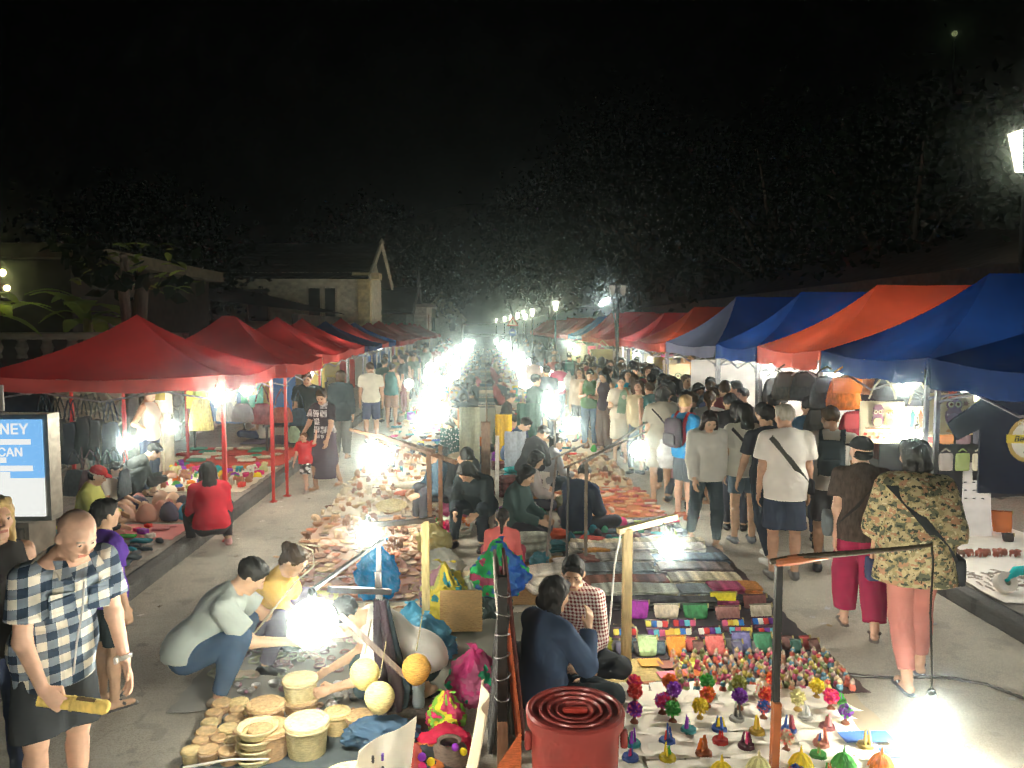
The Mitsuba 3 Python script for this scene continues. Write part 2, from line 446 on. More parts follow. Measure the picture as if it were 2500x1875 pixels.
STAND_L = ((0.04, 0.0, -1), (0.0, -0.04, -1))
ARM_DOWN = ((0.13, 0.0, -1), (0.05, 0.2, -1))
ARM_FWD = ((0.12, 0.3, -1), (-0.25, 0.9, 0.15))
ARM_PHONE = ((0.15, 0.25, -1), (-0.25, 0.75, 0.75))
ARM_HIP = ((0.6, -0.1, -0.8), (-0.75, 0.25, -0.4))
ARM_FACE = ((0.2, 0.35, -0.9), (-0.3, 0.3, 1.0))
ARM_LAP = ((0.15, 0.3, -1), (-0.3, 0.9, -0.3))
POSES = {
    'stand': dict(ra=ARM_DOWN, la=mir(ARM_DOWN), rl=STAND_L, ll=mir(STAND_L)),
    'shop': dict(ra=ARM_FWD, la=mir(ARM_DOWN), rl=STAND_L, ll=mir(STAND_L), head=(25, 0)),
    'phone': dict(ra=ARM_PHONE, la=mir(ARM_PHONE), rl=STAND_L, ll=mir(STAND_L), head=(15, 0)),
    'hips': dict(ra=ARM_HIP, la=mir(ARM_HIP), rl=STAND_L, ll=mir(STAND_L)),
    'walk': dict(ra=((0.12, -0.25, -1), (0.03, 0.0, -1)), la=((-0.12, 0.25, -1), (-0.03, 0.5, -1)), rl=((0.03, 0.36, -1), (0, -0.05, -1)), ll=((-0.03, -0.18, -1), (0, -0.55, -1)), lean=4),
    'walk2': dict(ra=((0.12, 0.25, -1), (0.03, 0.5, -1)), la=((-0.12, -0.25, -1), (-0.03, 0.0, -1)), rl=((0.03, -0.2, -1), (0, -0.5, -1)), ll=((-0.03, 0.34, -1), (0, -0.02, -1)), lean=4),
    'cross': dict(ra=ARM_LAP, la=mir(ARM_LAP), rl=((0.75, 0.72, 0.12), (-0.95, 0.25, -0.16)), ll=((-0.75, 0.72, 0.12), (0.95, 0.1, -0.2)), lean=12, head=(20, 0), seat=1),
    'squat': dict(ra=ARM_FWD, la=mir(ARM_FWD), rl=((0.3, 0.85, 0.4), (-0.02, -0.35, -0.95)), ll=((-0.3, 0.85, 0.4), (0.02, -0.35, -0.95)), lean=30, head=(20, 0)),
    'stool': dict(ra=ARM_LAP, la=mir(ARM_LAP), rl=((0.2, 1, 0.25), (0.02, 0.1, -1)), ll=((-0.2, 1, 0.25), (-0.02, 0.1, -1)), lean=25, head=(30, 0)),
    'kneel': dict(ra=ARM_LAP, la=mir(ARM_LAP), rl=((0.2, 1, -0.1), (-0.02, -1, -0.12)), ll=((-0.2, 1, -0.1), (0.02, -1, -0.12)), lean=15, head=(20, 0)),
}


def skeleton(pose, female, child=False):
    J = {}
    R = rot('z', pose.get('twist', 0)) @ rot('y', pose.get('side', 0)) @ rot('x', -pose.get('lean', 0))
    J['R'] = R
    tp = lambda x, y, z: R @ np.array([x, y, z])
    J['tp'] = tp
    hp, hy = pose.get('head', (0, 0))
    Rh = R @ rot('x', pose.get('lean', 0) * 0.6) @ rot('z', hy) @ rot('x', -hp)
    J['nb'] = tp(0, -0.01, 0.5)
    J['hc'] = J['nb'] + Rh @ np.array([0, 0.028, 0.148])
    J['Rh'] = Rh
    sw = 0.165 if female else 0.187
    for sd, sg in (('r', 1), ('l', -1)):
        S = tp(sg * sw, 0, 0.437)
        ua, fa = unit(pose[sd + 'a'][0]), unit(pose[sd + 'a'][1])
        E = S + ua * 0.285; W = E + fa * 0.245
        J['S' + sd], J['E' + sd], J['W' + sd] = S, E, W
        J['fa' + sd] = fa
        Y = unit(pose.get(sd + 'h', fa))
        Zp = np.array(pose.get(sd + 'n', (sg * 1.0, 0.15, 0.35)))
        Zp = unit(Zp - Y * (Zp @ Y)); X = np.cross(Y, Zp)
        J['H' + sd] = np.stack([X, Y, Zp], 1)
        th, sh = unit(pose[sd + 'l'][0]), unit(pose[sd + 'l'][1])
        hp_ = np.array([sg * 0.088, 0, -0.02]); K = hp_ + th * 0.425; An = K + sh * 0.405
        ft = np.array(pose.get(sd + 'f', (sg * 0.12, 1, 0 if sh[2] < -0.6 else -0.4)), float)
        J['P' + sd], J['K' + sd], J['A' + sd], J['sh' + sd], J['th' + sd] = hp_, K, An, sh, th
        J['F' + sd] = unit(ft)
    return J


def hand_parts(F, W, H, sg, h, curl):
    at = lambda x, y, z: W + H @ np.array([sg * x, y, z])
    rm = max(0.0088, 0.7 * h)
    n = H[:, 2]
    F.rc(at(0, 0.005, 0), at(0, 0.07, 0), 0.027, 0.037, 0.012, (n, 2.0))
    for i, (x, L) in enumerate(((-0.029, 0.072), (-0.01, 0.08), (0.0095, 0.075), (0.028, 0.058))):
        p = at(x, 0.088, 0); a = curl * (0.8 + 0.12 * i)
        q = p
        for k, fr in enumerate((0.45, 0.32, 0.23)):
            ang = math.radians(a * (k + 0.6))
            d = H @ np.array([sg * x * 1.5, math.cos(ang), -math.sin(ang)])
            e = q + unit(d) * L * fr
            F.rc(q, e, rm * (1.0 - 0.06 * k), rm * (0.95 - 0.08 * k), 0.005); q = e
    t = [at(-0.022, 0.02, -0.005), at(-0.05, 0.05, -0.014), at(-0.05 + 0.0004 * curl, 0.083, -0.018 - 0.0003 * curl)]
    F.rc(t[0], t[1], 0.016, rm * 1.15, 0.01); F.rc(t[1], t[2], rm * 1.15, rm * 0.9, 0.005)


def head_parts(F, c, R, female, h):
    at = lambda x, y, z: c + R @ np.array([x, y, z])
    d = R[:, 1]
    F.el(at(0, -0.012, 0.03), (0.077, 0.096, 0.088), 0.03, R)
    F.el(at(0, 0.02, -0.03), (0.064 if not female else 0.06, 0.07, 0.075), 0.03, R)
    F.rc(at(-0.018, 0.058, -0.092), at(0.018, 0.058, -0.092), 0.022, 0.022, 0.025)
    F.rc(at(-0.034, 0.07, 0.022), at(0.034, 0.07, 0.022), 0.016, 0.016, 0.015)
    for s in (-1, 1):
        F.el(at(s * 0.04, 0.06, -0.022), (0.024, 0.022, 0.022), 0.02, R)
        F.el(at(s * 0.031, 0.098, 0.003), (0.015, 0.016, 0.0115), 0.01, R, sub=True)
        F.el(at(s * 0.031, 0.0735, 0.003), (0.0125, 0.0125, 0.0115), 0.003, R)
        F.el(at(s * 0.077, -0.012, -0.012), (0.012, 0.02, 0.031), 0.01, R @ rot('z', s * 20))
    F.rc(at(0, 0.083, 0.012), at(0, 0.105, -0.026), 0.009, 0.0135, 0.01)
    F.rc(at(-0.013, 0.094, -0.031), at(0.013, 0.094, -0.031), 0.0085, 0.0085, 0.008)
    F.rc(at(-0.02, 0.079, -0.056), at(0.02, 0.079, -0.056), 0.0085, 0.0085, 0.006)
    F.rc(at(-0.017, 0.078, -0.067), at(0.017, 0.078, -0.067), 0.0085, 0.0085, 0.006)


def face_classes(cen, c, R):
    q = (cen - c) @ R
    k = np.zeros(len(q), int)
    ax = np.abs(q[:, 0])
    k[(q[:, 1] > 0.066) & (ax < 0.024) & (np.abs(q[:, 2] + 0.061) < 0.0085)] = 1
    eye = (q[:, 1] > 0.06) & (np.hypot((ax - 0.031) / 1.9, q[:, 2] - 0.003) < 0.0062)
    k[eye] = 2
    k[eye & (np.abs(ax - 0.031) < 0.006)] = 3
    k[(q[:, 1] > 0.05) & (ax > 0.013) & (ax < 0.048) & (np.abs(q[:, 2] - 0.024 + 0.1 * np.abs(ax - 0.03)) < 0.0052)] = 4
    return k


def hair_field(style, c, R, nb):
    F = Field()
    at = lambda x, y, z: c + R @ np.array([x, y, z])
    hl = [(at(0, 0.066, 0.05), R @ np.array([0, 0.9, -0.5])), (at(0, 0.0, -0.075), R @ np.array([0, 0.25, -1.0]))]
    back = unit(R @ np.array([0, -1, 0])); dn = np.array([0, -0.12, -1.0]) + 0.35 * back * 0
    big = 0.008 if style in ('long', 'bob') else 0.0
    if style in ('bald',): return None
    if style == 'cap':
        F.el(at(0, -0.008, 0.045), (0.09, 0.108, 0.088), 0.01, R, cut=[(at(0, 0, 0.03), R @ np.array([0, 0.12, -1.0]))])
        return F
    F.el(at(0, -0.016, 0.036), (0.086 + big, 0.105 + big, 0.094), 0.015, R, cut=hl)
    F.rc(at(-0.045, 0.055, 0.092), at(0.05, 0.06, 0.088), 0.02, 0.016, 0.02)
    if style in ('long', 'bob', 'pony', 'bun'):
        F.rc(at(0, -0.07, 0.0), at(0, -0.075, -0.06), 0.05, 0.04, 0.03)
    if style == 'bob':
        for s in (-1, 1): F.rc(at(s * 0.07, -0.02, 0.02), at(s * 0.07, -0.02, -0.1), 0.03, 0.024, 0.03)
        F.rc(at(-0.05, -0.06, -0.06), at(0.05, -0.06, -0.06), 0.045, 0.045, 0.03)
    if style == 'long':
        e = nb + np.array([0, -0.1, -0.2]) ; 
        for s in (-1, 1):
            F.rc(at(s * 0.072, 0.0, 0.03), nb + np.array([s * 0.09, 0.02, -0.03]), 0.03, 0.03, 0.03)
            F.rc(nb + np.array([s * 0.09, 0.02, -0.03]), nb + np.array([s * 0.1, 0.07, -0.2]), 0.03, 0.018, 0.03)
        F.rc(at(0, -0.07, 0.0), nb + np.array([0, -0.085, 0.0]), 0.075, 0.08, 0.03, (R[:, 1], 1.6))
        F.rc(nb + np.array([0, -0.085, 0.0]), e, 0.08, 0.06, 0.03, (R[:, 1], 1.8))
    if style == 'pony':
        p0, p1 = at(0, -0.105, 0.02), at(0, -0.15, 0.0)
        F.rc(p0, p1, 0.025, 0.03, 0.015); F.rc(p1, np.array([p1[0], p1[1] - 0.01, nb[2] - 0.1]), 0.034, 0.012, 0.02)
    if style == 'bun': F.el(at(0, -0.115, 0.055), (0.045, 0.04, 0.045), 0.015)
    return F


def person(pos, yaw, h=1.66, pose='stand', skin='asian', hair=('short', DARKHAIR), top=None, bottom=None, shoes=('shoe', BLACK), female=False, label=None, group=None, z0=0.0,
           res=None, curl=22, jacket=None, extras=None, **over):
    """One person standing at pos (x, y), facing `head` degrees clockwise from the far end of the street; clothes, hair and shoes are its parts."""
    P = {**POSES[pose], **over}
    J = skeleton(P, female)
    s = h / 1.70
    d = math.hypot(pos[0], pos[1])
    hh = res or min(max(d * 0.00105, 0.0062), 0.024)
    tp, R = J['tp'], J['R']
    yv = R @ np.array([0, 1.0, 0])
    B = Field()
    fat = P.get('fat', 0.0)
    B.el((0, -0.01, 0.03), (0.168 + fat, 0.118 + fat, 0.115), 0.04)
    B.rc(tp(0, 0, 0.07), tp(0, 0.005, 0.22), 0.128 + fat, 0.132 + fat, 0.05, (yv, 1.3))
    B.el(tp(0, 0, 0.35), (0.16 if not female else 0.148, 0.112, 0.165), 0.04, R)
    if female:
        for sg in (-1, 1): B.el(tp(sg * 0.068, 0.085, 0.335), (0.06, 0.05, 0.055), 0.03, R)
    B.rc(J['nb'] + 0, J['hc'] - J['Rh'] @ np.array([0, 0.02, 0.06]), 0.056, 0.05, 0.03)
    for sd, sg in (('r', 1), ('l', -1)):
        S, E, W = J['S' + sd], J['E' + sd], J['W' + sd]
        B.rc(tp(0, -0.015, 0.5), S * 0.9 + 0.1 * tp(0, 0, 0.46), 0.056, 0.045, 0.03)
        B.rc(S, E, 0.05, 0.04, 0.025); B.rc(E, W, 0.041, 0.026, 0.02)
        hand_parts(B, W, J['H' + sd], sg, hh, P.get(sd + 'curl', curl))
        Pj, K, A = J['P' + sd], J['K' + sd], J['A' + sd]
        B.rc(Pj, K, 0.083, 0.055, 0.04); B.rc(K, A, 0.052, 0.036, 0.02)
        back = unit(np.cross(np.cross(J['sh' + sd], J['th' + sd] + np.array([0, 0.3, 0])), J['sh' + sd]) * 1.0) if abs(J['th' + sd] @ J['sh' + sd]) < 0.98 else np.array([0, 1.0, 0])
        J['bk' + sd] = -back * 0.013
        B.rc(K * 0.75 + A * 0.25 - back * 0.015, K * 0.55 + A * 0.45 - back * 0.012, 0.05, 0.045, 0.03)
        Ff = J['F' + sd]; dn = unit(np.array([0, 0, -1.0]) - Ff * (-Ff[2]))
        if J['sh' + sd][2] > -0.5: dn = unit(J['sh' + sd] - Ff * (J['sh' + sd] @ Ff))
        J['dn' + sd] = dn
        B.rc(A - Ff * 0.035 + dn * 0.05, A + Ff * 0.13 + dn * 0.058, 0.033, 0.03, 0.03, (dn, 1.25))
    head_parts(B, J['hc'], J['Rh'], female, hh)
    zmin = min(min((J['A' + q] + J['dn' + q] * 0.085)[2], (J['A' + q] + J['F' + q] * 0.15 + J['dn' + q] * 0.085)[2], J['K' + q][2] - 0.06) for q in 'rl')
    if P.get('seat'): zmin = min(zmin, -0.085)
    v, f = B.mesh(hh)
    cl = face_classes(v[f].mean(1), J['hc'], J['Rh'])
    if hh > 0.013: cl[cl == 2] = 3
    sk = SKIN[skin] if isinstance(skin, str) else skin
    cols = {0: sk, 1: (sk[0] * 0.75, sk[1] * 0.45, sk[2] * 0.45), 2: (0.42, 0.38, 0.34), 3: (0.02, 0.015, 0.012), 4: [0.25 * x + 0.6 * y for x, y in zip(sk, hair[1])]}
    a = math.radians(-yaw)
    Rw = np.array([[math.cos(a), -math.sin(a), 0], [math.sin(a), math.cos(a), 0], [0, 0, 1]]) * s
    off = np.array([pos[0], pos[1], z0 - zmin * s])
    W_ = lambda p: np.asarray(p, float) @ Rw.T + off
    key = thing('person', label, 'person', group)
    ent('body', M().cls(W_(v), f, cl, cols), 'skin', key)
    gh = max(hh * 1.05, 0.009)
    amp = 0.011 if hh < 0.014 else 0.005
    out = {}
    if top:
        g = Field(); ld = 0.02 + top.get('loose', 0.0)
        hem = top.get('hem', -0.06)
        hc = [(tp(0, 0, hem) if hem > -0.02 else np.array([0, 0, hem]), np.array([0, 0, -1.0]))] if not P.get('seat') or hem < -0.12 else [(np.array([0, 0, -0.075]), np.array([0, 0, -1.0]))]
        nc = [(tp(0, 0.03, top.get('neck', 0.51)), R @ np.array([0, 0.35, 1.0]))]
        g.el(tp(0, 0, 0.35), np.array((0.16 if not female else 0.148, 0.112, 0.165)) + ld, 0.04, R, cut=nc)
        if female:
            for sg in (-1, 1): g.el(tp(sg * 0.068, 0.085, 0.335), np.array((0.06, 0.05, 0.055)) + ld * 0.8, 0.05, R)
        g.rc(tp(0, 0, 0.3), tp(0, 0, 0.05), 0.14 + fat + ld, 0.145 + fat + ld, 0.05, (yv, 1.25), cut=hc)
        if hem < 0.05: g.el((0, -0.01, 0.03), np.array((0.168, 0.118, 0.115)) + 0.018 + ld * 0.6 + fat, 0.04, cut=hc)
        if hem < 0.05: g.rc(tp(0, 0, 0.05), (0, -0.005, min(hem, 0.0) - 0.02), 0.15 + fat + ld, 0.162 + fat + ld + top.get('flare', 0.0), 0.05, (np.array([0, 1.0, 0]), 1.25), cut=hc)
        for sd, sg in (('r', 1), ('l', -1)):
            S, E, W = J['S' + sd], J['E' + sd], J['W' + sd]
            sl = top.get('sleeve', 'short')
            g.rc(tp(0, -0.015, 0.497), S * (0.85 if sl != 'none' else 0.6) + tp(0, 0, 0.46) * (0.15 if sl != 'none' else 0.4), 0.053 + ld * 0.5, 0.046 + ld * 0.6, 0.03, cut=nc)
            if sl == 'short':
                e = S + (E - S) * 0.68; g.rc(S, e, 0.053 + ld * 0.7, 0.055 + ld, 0.03, cut=[(e, E - S)])
            elif sl == 'long':
                e = E + (W - E) * 0.93; g.rc(S, E, 0.053 + ld * 0.7, 0.046 + ld * 0.7, 0.03); g.rc(E, e, 0.047 + ld * 0.7, 0.034 + ld * 0.6, 0.03, cut=[(e, W - E)])
            elif sl == 'half':
                e = E + (W - E) * 0.3; g.rc(S, E, 0.053 + ld * 0.7, 0.05 + ld, 0.03); g.rc(E, e, 0.05 + ld, 0.052 + ld, 0.03, cut=[(e, W - E)])
        out['top'] = g
        gv, gf = g.mesh(gh, noise=(amp, (8, 8, 3.4), len(USED)))
        nm = top.get('name', 'shirt')
        out['shirt_key'] = ent(nm, M().add((W_(gv), gf), top['col'], top.get('pat', 0)), 'pattern' if top.get('pat') else 'cloth', key, top.get('label'))
    if bottom:
        g = Field(); kind = bottom.get('kind', 'trousers'); wid = bottom.get('wide', 0.0)
        wc = [(tp(0, 0, 0.12), R @ np.array([0, 0, 1.0]))]
        g.el((0, -0.01, 0.03), np.array((0.168, 0.118, 0.115)) + 0.014 + fat, 0.04, cut=wc)
        if kind == 'skirt':
            L = bottom.get('len', 0.5); hz = -L
            mid = (J['Kr'] + J['Kl']) / 2 if abs(J['thr'][2]) > 0.6 else np.array([0, 0, hz])
            g.rc((0, -0.005, 0.08), (mid[0], mid[1] * 0.7, hz - 0.02), 0.15 + fat, 0.185 + wid, 0.05, (np.array([0, 1.0, 0]), 1.2), cut=wc + [((0, 0, hz), (0, 0, -1.0))])
            if L > 0.3:
                for q in 'rl': g.rc(J['P' + q], J['K' + q], 0.1, 0.09, 0.08, cut=[((0, 0, hz), (0, 0, -1.0))])
        else:
            for q in 'rl':
                Pj, K, A = J['P' + q], J['K' + q], J['A' + q]
                if kind == 'shorts':
                    e = Pj + (K - Pj) * bottom.get('len', 0.9)
                    g.rc(Pj, e, 0.096, 0.088 + wid, 0.04, cut=[(e, K - Pj)])
                else:
                    e = K + (A - K) * bottom.get('len', 0.95)
                    g.rc(Pj, K, 0.1 + wid * 0.4, 0.076 + wid, 0.04); g.rc(K, e, 0.076 + wid, 0.054 + wid * bottom.get('flare', 1.0), 0.03, cut=[(e, A - K)])
                    g.rc(K * 0.75 + A * 0.25 + J['bk' + q], K * 0.5 + A * 0.5 + J['bk' + q], 0.066 + wid, 0.062 + wid, 0.03)
        gv, gf = g.mesh(gh, noise=(amp * 0.8, (8, 8, 5), len(USED) + 3))
        ent({'skirt': 'skirt', 'shorts': 'shorts'}.get(kind, 'trousers'), M().add((W_(gv), gf), bottom['col'], bottom.get('pat', 0)), 'pattern' if bottom.get('pat') else 'cloth', key, bottom.get('label'))
    if shoes and shoes[0] != 'bare':
        for q in 'rl':
            A, Ff, dn = J['A' + q], J['F' + q], J['dn' + q]
            g = Field(); fl = [(A + dn * 0.088, dn)]
            if shoes[0] == 'shoe':
                g.rc(A - Ff * 0.04 + dn * 0.052, A + Ff * 0.14 + dn * 0.06, 0.042, 0.037, 0.03, (dn, 1.15), cut=fl)
                g.rc(A + dn * 0.03, A + dn * 0.05, 0.045, 0.045, 0.02, cut=[(A - dn * 0.0, -dn)])
            else:
                g.rc(A - Ff * 0.045 + dn * 0.083, A + Ff * 0.145 + dn * 0.083, 0.04, 0.044, 0.01, (dn, 4.5))
                g.rc(A + Ff * 0.06 + dn * 0.045 + np.cross(dn, Ff) * 0.045, A + Ff * 0.06 + dn * 0.045 - np.cross(dn, Ff) * 0.045, 0.012, 0.012, 0.01)
            gv, gf = g.mesh(max(gh * 0.8, 0.008))
            if len(gv): ent('shoe' if shoes[0] == 'shoe' else 'sandal', M().add((W_(gv), gf), shoes[1]), 'plastic', key)
    hf = hair_field(hair[0], J['hc'], J['Rh'], J['nb'])
    if hf:
        gv, gf = hf.mesh(max(hh, 0.007), noise=(0.009, (60, 60, 13), 9) if hair[0] != 'cap' else None, pad=0.04)
        ent('hair' if hair[0] != 'cap' else 'cap', M().add((W_(gv), gf), hair[1]), 'hair' if hair[0] != 'cap' else 'cloth', key)
        if hair[0] == 'cap':
            hp = lambda x, y, z: J['hc'] + J['Rh'] @ np.array([x, y, z])
            b = Field().rc(hp(-0.02, 0.1, 0.045), hp(0.02, 0.125, 0.035), 0.06, 0.055, 0.02, (J['Rh'][:, 2], 6)); bv, bf = b.mesh(0.012)
            ent('cap_brim', M().add((W_(bv), bf), hair[1]), 'cloth', key)
            g = Field().el(hp(0, -0.03, -0.02), (0.082, 0.085, 0.06), 0.02, J['Rh'], cut=[(hp(0, 0.02, 0), J['Rh'] @ np.array([0, 1.0, 0]))]); bv, bf = g.mesh(max(hh, 0.009))
            ent('hair', M().add((W_(bv), bf), DARKHAIR), 'hair', key)
    return dict(key=key, J=J, W=W_, s=s, top=out.get('top'), tp=tp)


def strap_loop(p, c, n1, n2, off=0.006, n=40):
    """A closed ring lying on the person's top: around centre c, in the plane of n1 and n2 (local coordinates)."""
    g, c, n1, n2 = p['top'], np.asarray(c, float), unit(n1), unit(n2)
    rs = np.linspace(0.02, 0.42, 80)
    out = []
    for t in np.linspace(0, 2 * PI, n, endpoint=False):
        dirv = math.cos(t) * n1 + math.sin(t) * n2
        pts = (c + rs[:, None] * dirv).astype(np.float32)
        D = np.full(len(pts), 0.25)
        for ty, a, b, ra, rb, k, fl, cut in g.p:
            if ty == 'sub': continue
            dd = Field.prim(pts, ty, a, b, ra, rb, fl)
            D = np.minimum(D, dd)
        ok = np.nonzero(D > off)[0]
        out.append(pts[ok[0] if len(ok) else -1])
    out = np.array(out, float)
    for _ in range(2): out = (np.roll(out, 1, 0) + 2 * out + np.roll(out, -1, 0)) / 4
    return np.vstack([out, out[:1]])


def ribbon(pts, w, t, across):
    """A flat band along pts, w wide along `across`, t thick."""
    p = np.asarray(pts, float); ac = unit(across)
    v, f = [], []
    tg = np.gradient(p, axis=0); tg /= np.linalg.norm(tg, axis=1, keepdims=True) + 1e-9
    a = ac - tg * (tg @ ac)[:, None]; a /= np.linalg.norm(a, axis=1, keepdims=True) + 1e-9
    nn = np.cross(tg, a)
    for dx, dn in ((-1, -1), (1, -1), (1, 1), (-1, 1)): v.append(p + a * dx * w / 2 + nn * dn * t / 2)
    n = len(p); V = np.vstack(v)
    for k in range(4):
        q = (k + 1) % 4
        for i in range(n - 1):
            f += [[k * n + i, q * n + i, q * n + i + 1], [k * n + i, q * n + i + 1, k * n + i + 1]]
    return V, np.array(f)


def shoulder_bag(p, label, side=1, col=BLACK, strap=BLACK, size=(0.26, 0.09, 0.2), hip=0.0, w=0.035, name='shoulder_bag', cat='bag', bagpos=None):
    """Strap over one shoulder to the other hip, with its bag: a thing of its own."""
    key = thing(name, label, cat)
    n1 = np.array([side * 0.62, 0, -0.78]); n2 = np.array([0, 1.0, 0])
    L = strap_loop(p, p['tp'](0, 0, 0.25 + hip), p['J']['R'] @ n1, p['J']['R'] @ n2)
    m = M().add(ribbon(p['W'](L), w, 0.006, [side * 0.78, 0, 0.62]), strap)
    ent('strap', m, 'cloth', key)
    bp = np.array(bagpos) if bagpos is not None else np.array([side * 0.23, 0.0, -0.02 + hip])
    v, f = rbox(size[1], size[0], size[2], 0.03)
    ent('bag_body', M().add((p['W'](v + bp), f), col), 'cloth', key)
    return key


def backpack(p, label, col, strap=None, size=(0.3, 0.15, 0.42), z=0.27):
    key = thing('backpack', label, 'backpack')
    strap = strap or col
    v, f = rbox(size[0], size[1], size[2], 0.06)
    v = v + 0.012 * (meshkit.fbm(v * 9, 2, 4)[:, None] - 0.5)
    c = np.array([0, -0.15 - size[1] / 2, z])
    ent('bag_body', M().add((p['W']((v + c) @ p['J']['R'].T), f), col), 'cloth', key)
    v2, f2 = rbox(size[0] * 0.75, 0.05, size[2] * 0.4, 0.02)
    ent('pocket', M().add((p['W']((v2 + c + np.array([0, -size[1] / 2 - 0.01, -size[2] * 0.2])) @ p['J']['R'].T), f2), [x * 0.8 for x in col]), 'cloth', key)
    for s in (-1, 1):
        L = strap_loop(p, p['tp'](s * 0.1, -0.02, 0.36), np.array([0, 0.0, 1.0]), np.array([0, 1.0, 0]), 0.008)
        ent('strap', M().add(ribbon(p['W'](L), 0.05, 0.01, [1, 0, 0]), strap), 'cloth', key)
    return key


# ---------------------------------------------------------------- setting
one('ground', box(300, 420, 0.1, (0, 85, -0.25)), (0.1, 0.1, 0.1), 'soil', label='dark bare earth beyond the street', kind='structure')
rd = grid(lambda u, v: (-3.24 + 7.5 * u, -6 + 206 * v, 0 * u), 2, 40)
one('road', slab(rd, 0.1), (0.2, 0.2, 0.2), 'asphalt', label='grey worn street surface between the two kerbs', kind='structure')
for nm, x0, x1, lab in (('pavement', -12, -3.42, 'raised concrete pavement on the left of the street'), ('pavement', 4.44, 14, 'raised concrete pavement on the right of the street')):
    k = one(nm, box(x1 - x0, 206, 0.16, ((x0 + x1) / 2, 97, 0.04)), (0.3, 0.28, 0.25), 'concrete', label=lab, kind='structure')
for x, lab in ((-3.33, 'left kerb of dark concrete stones along the street'), (4.35, 'right kerb of dark concrete stones along the street')):
    key = numbered('kerb'); tag(key, lab, kind='structure')
    for i in range(36):
        y = 1.0 + i * 1.2
        one('stone', rbox(0.18, 1.185, 0.24, 0.025, (x + 0.006 * math.sin(i * 5), y + 0.6, 0.016 + 0.004 * math.sin(i * 3))), (0.19 + 0.03 * math.sin(i * 7), 0.185, 0.165), 'kerbstone', key)
    one('stone', box(0.176, 150, 0.24, (x, 119.2, 0.014)), (0.2, 0.195, 0.18), 'kerbstone', key, kind='stuff')

# ---------------------------------------------------------------- tents
RED, ORANGE, BLUE, SLATE = (0.46, 0.04, 0.035), (0.5, 0.08, 0.04), (0.012, 0.045, 0.2), (0.1, 0.12, 0.2)


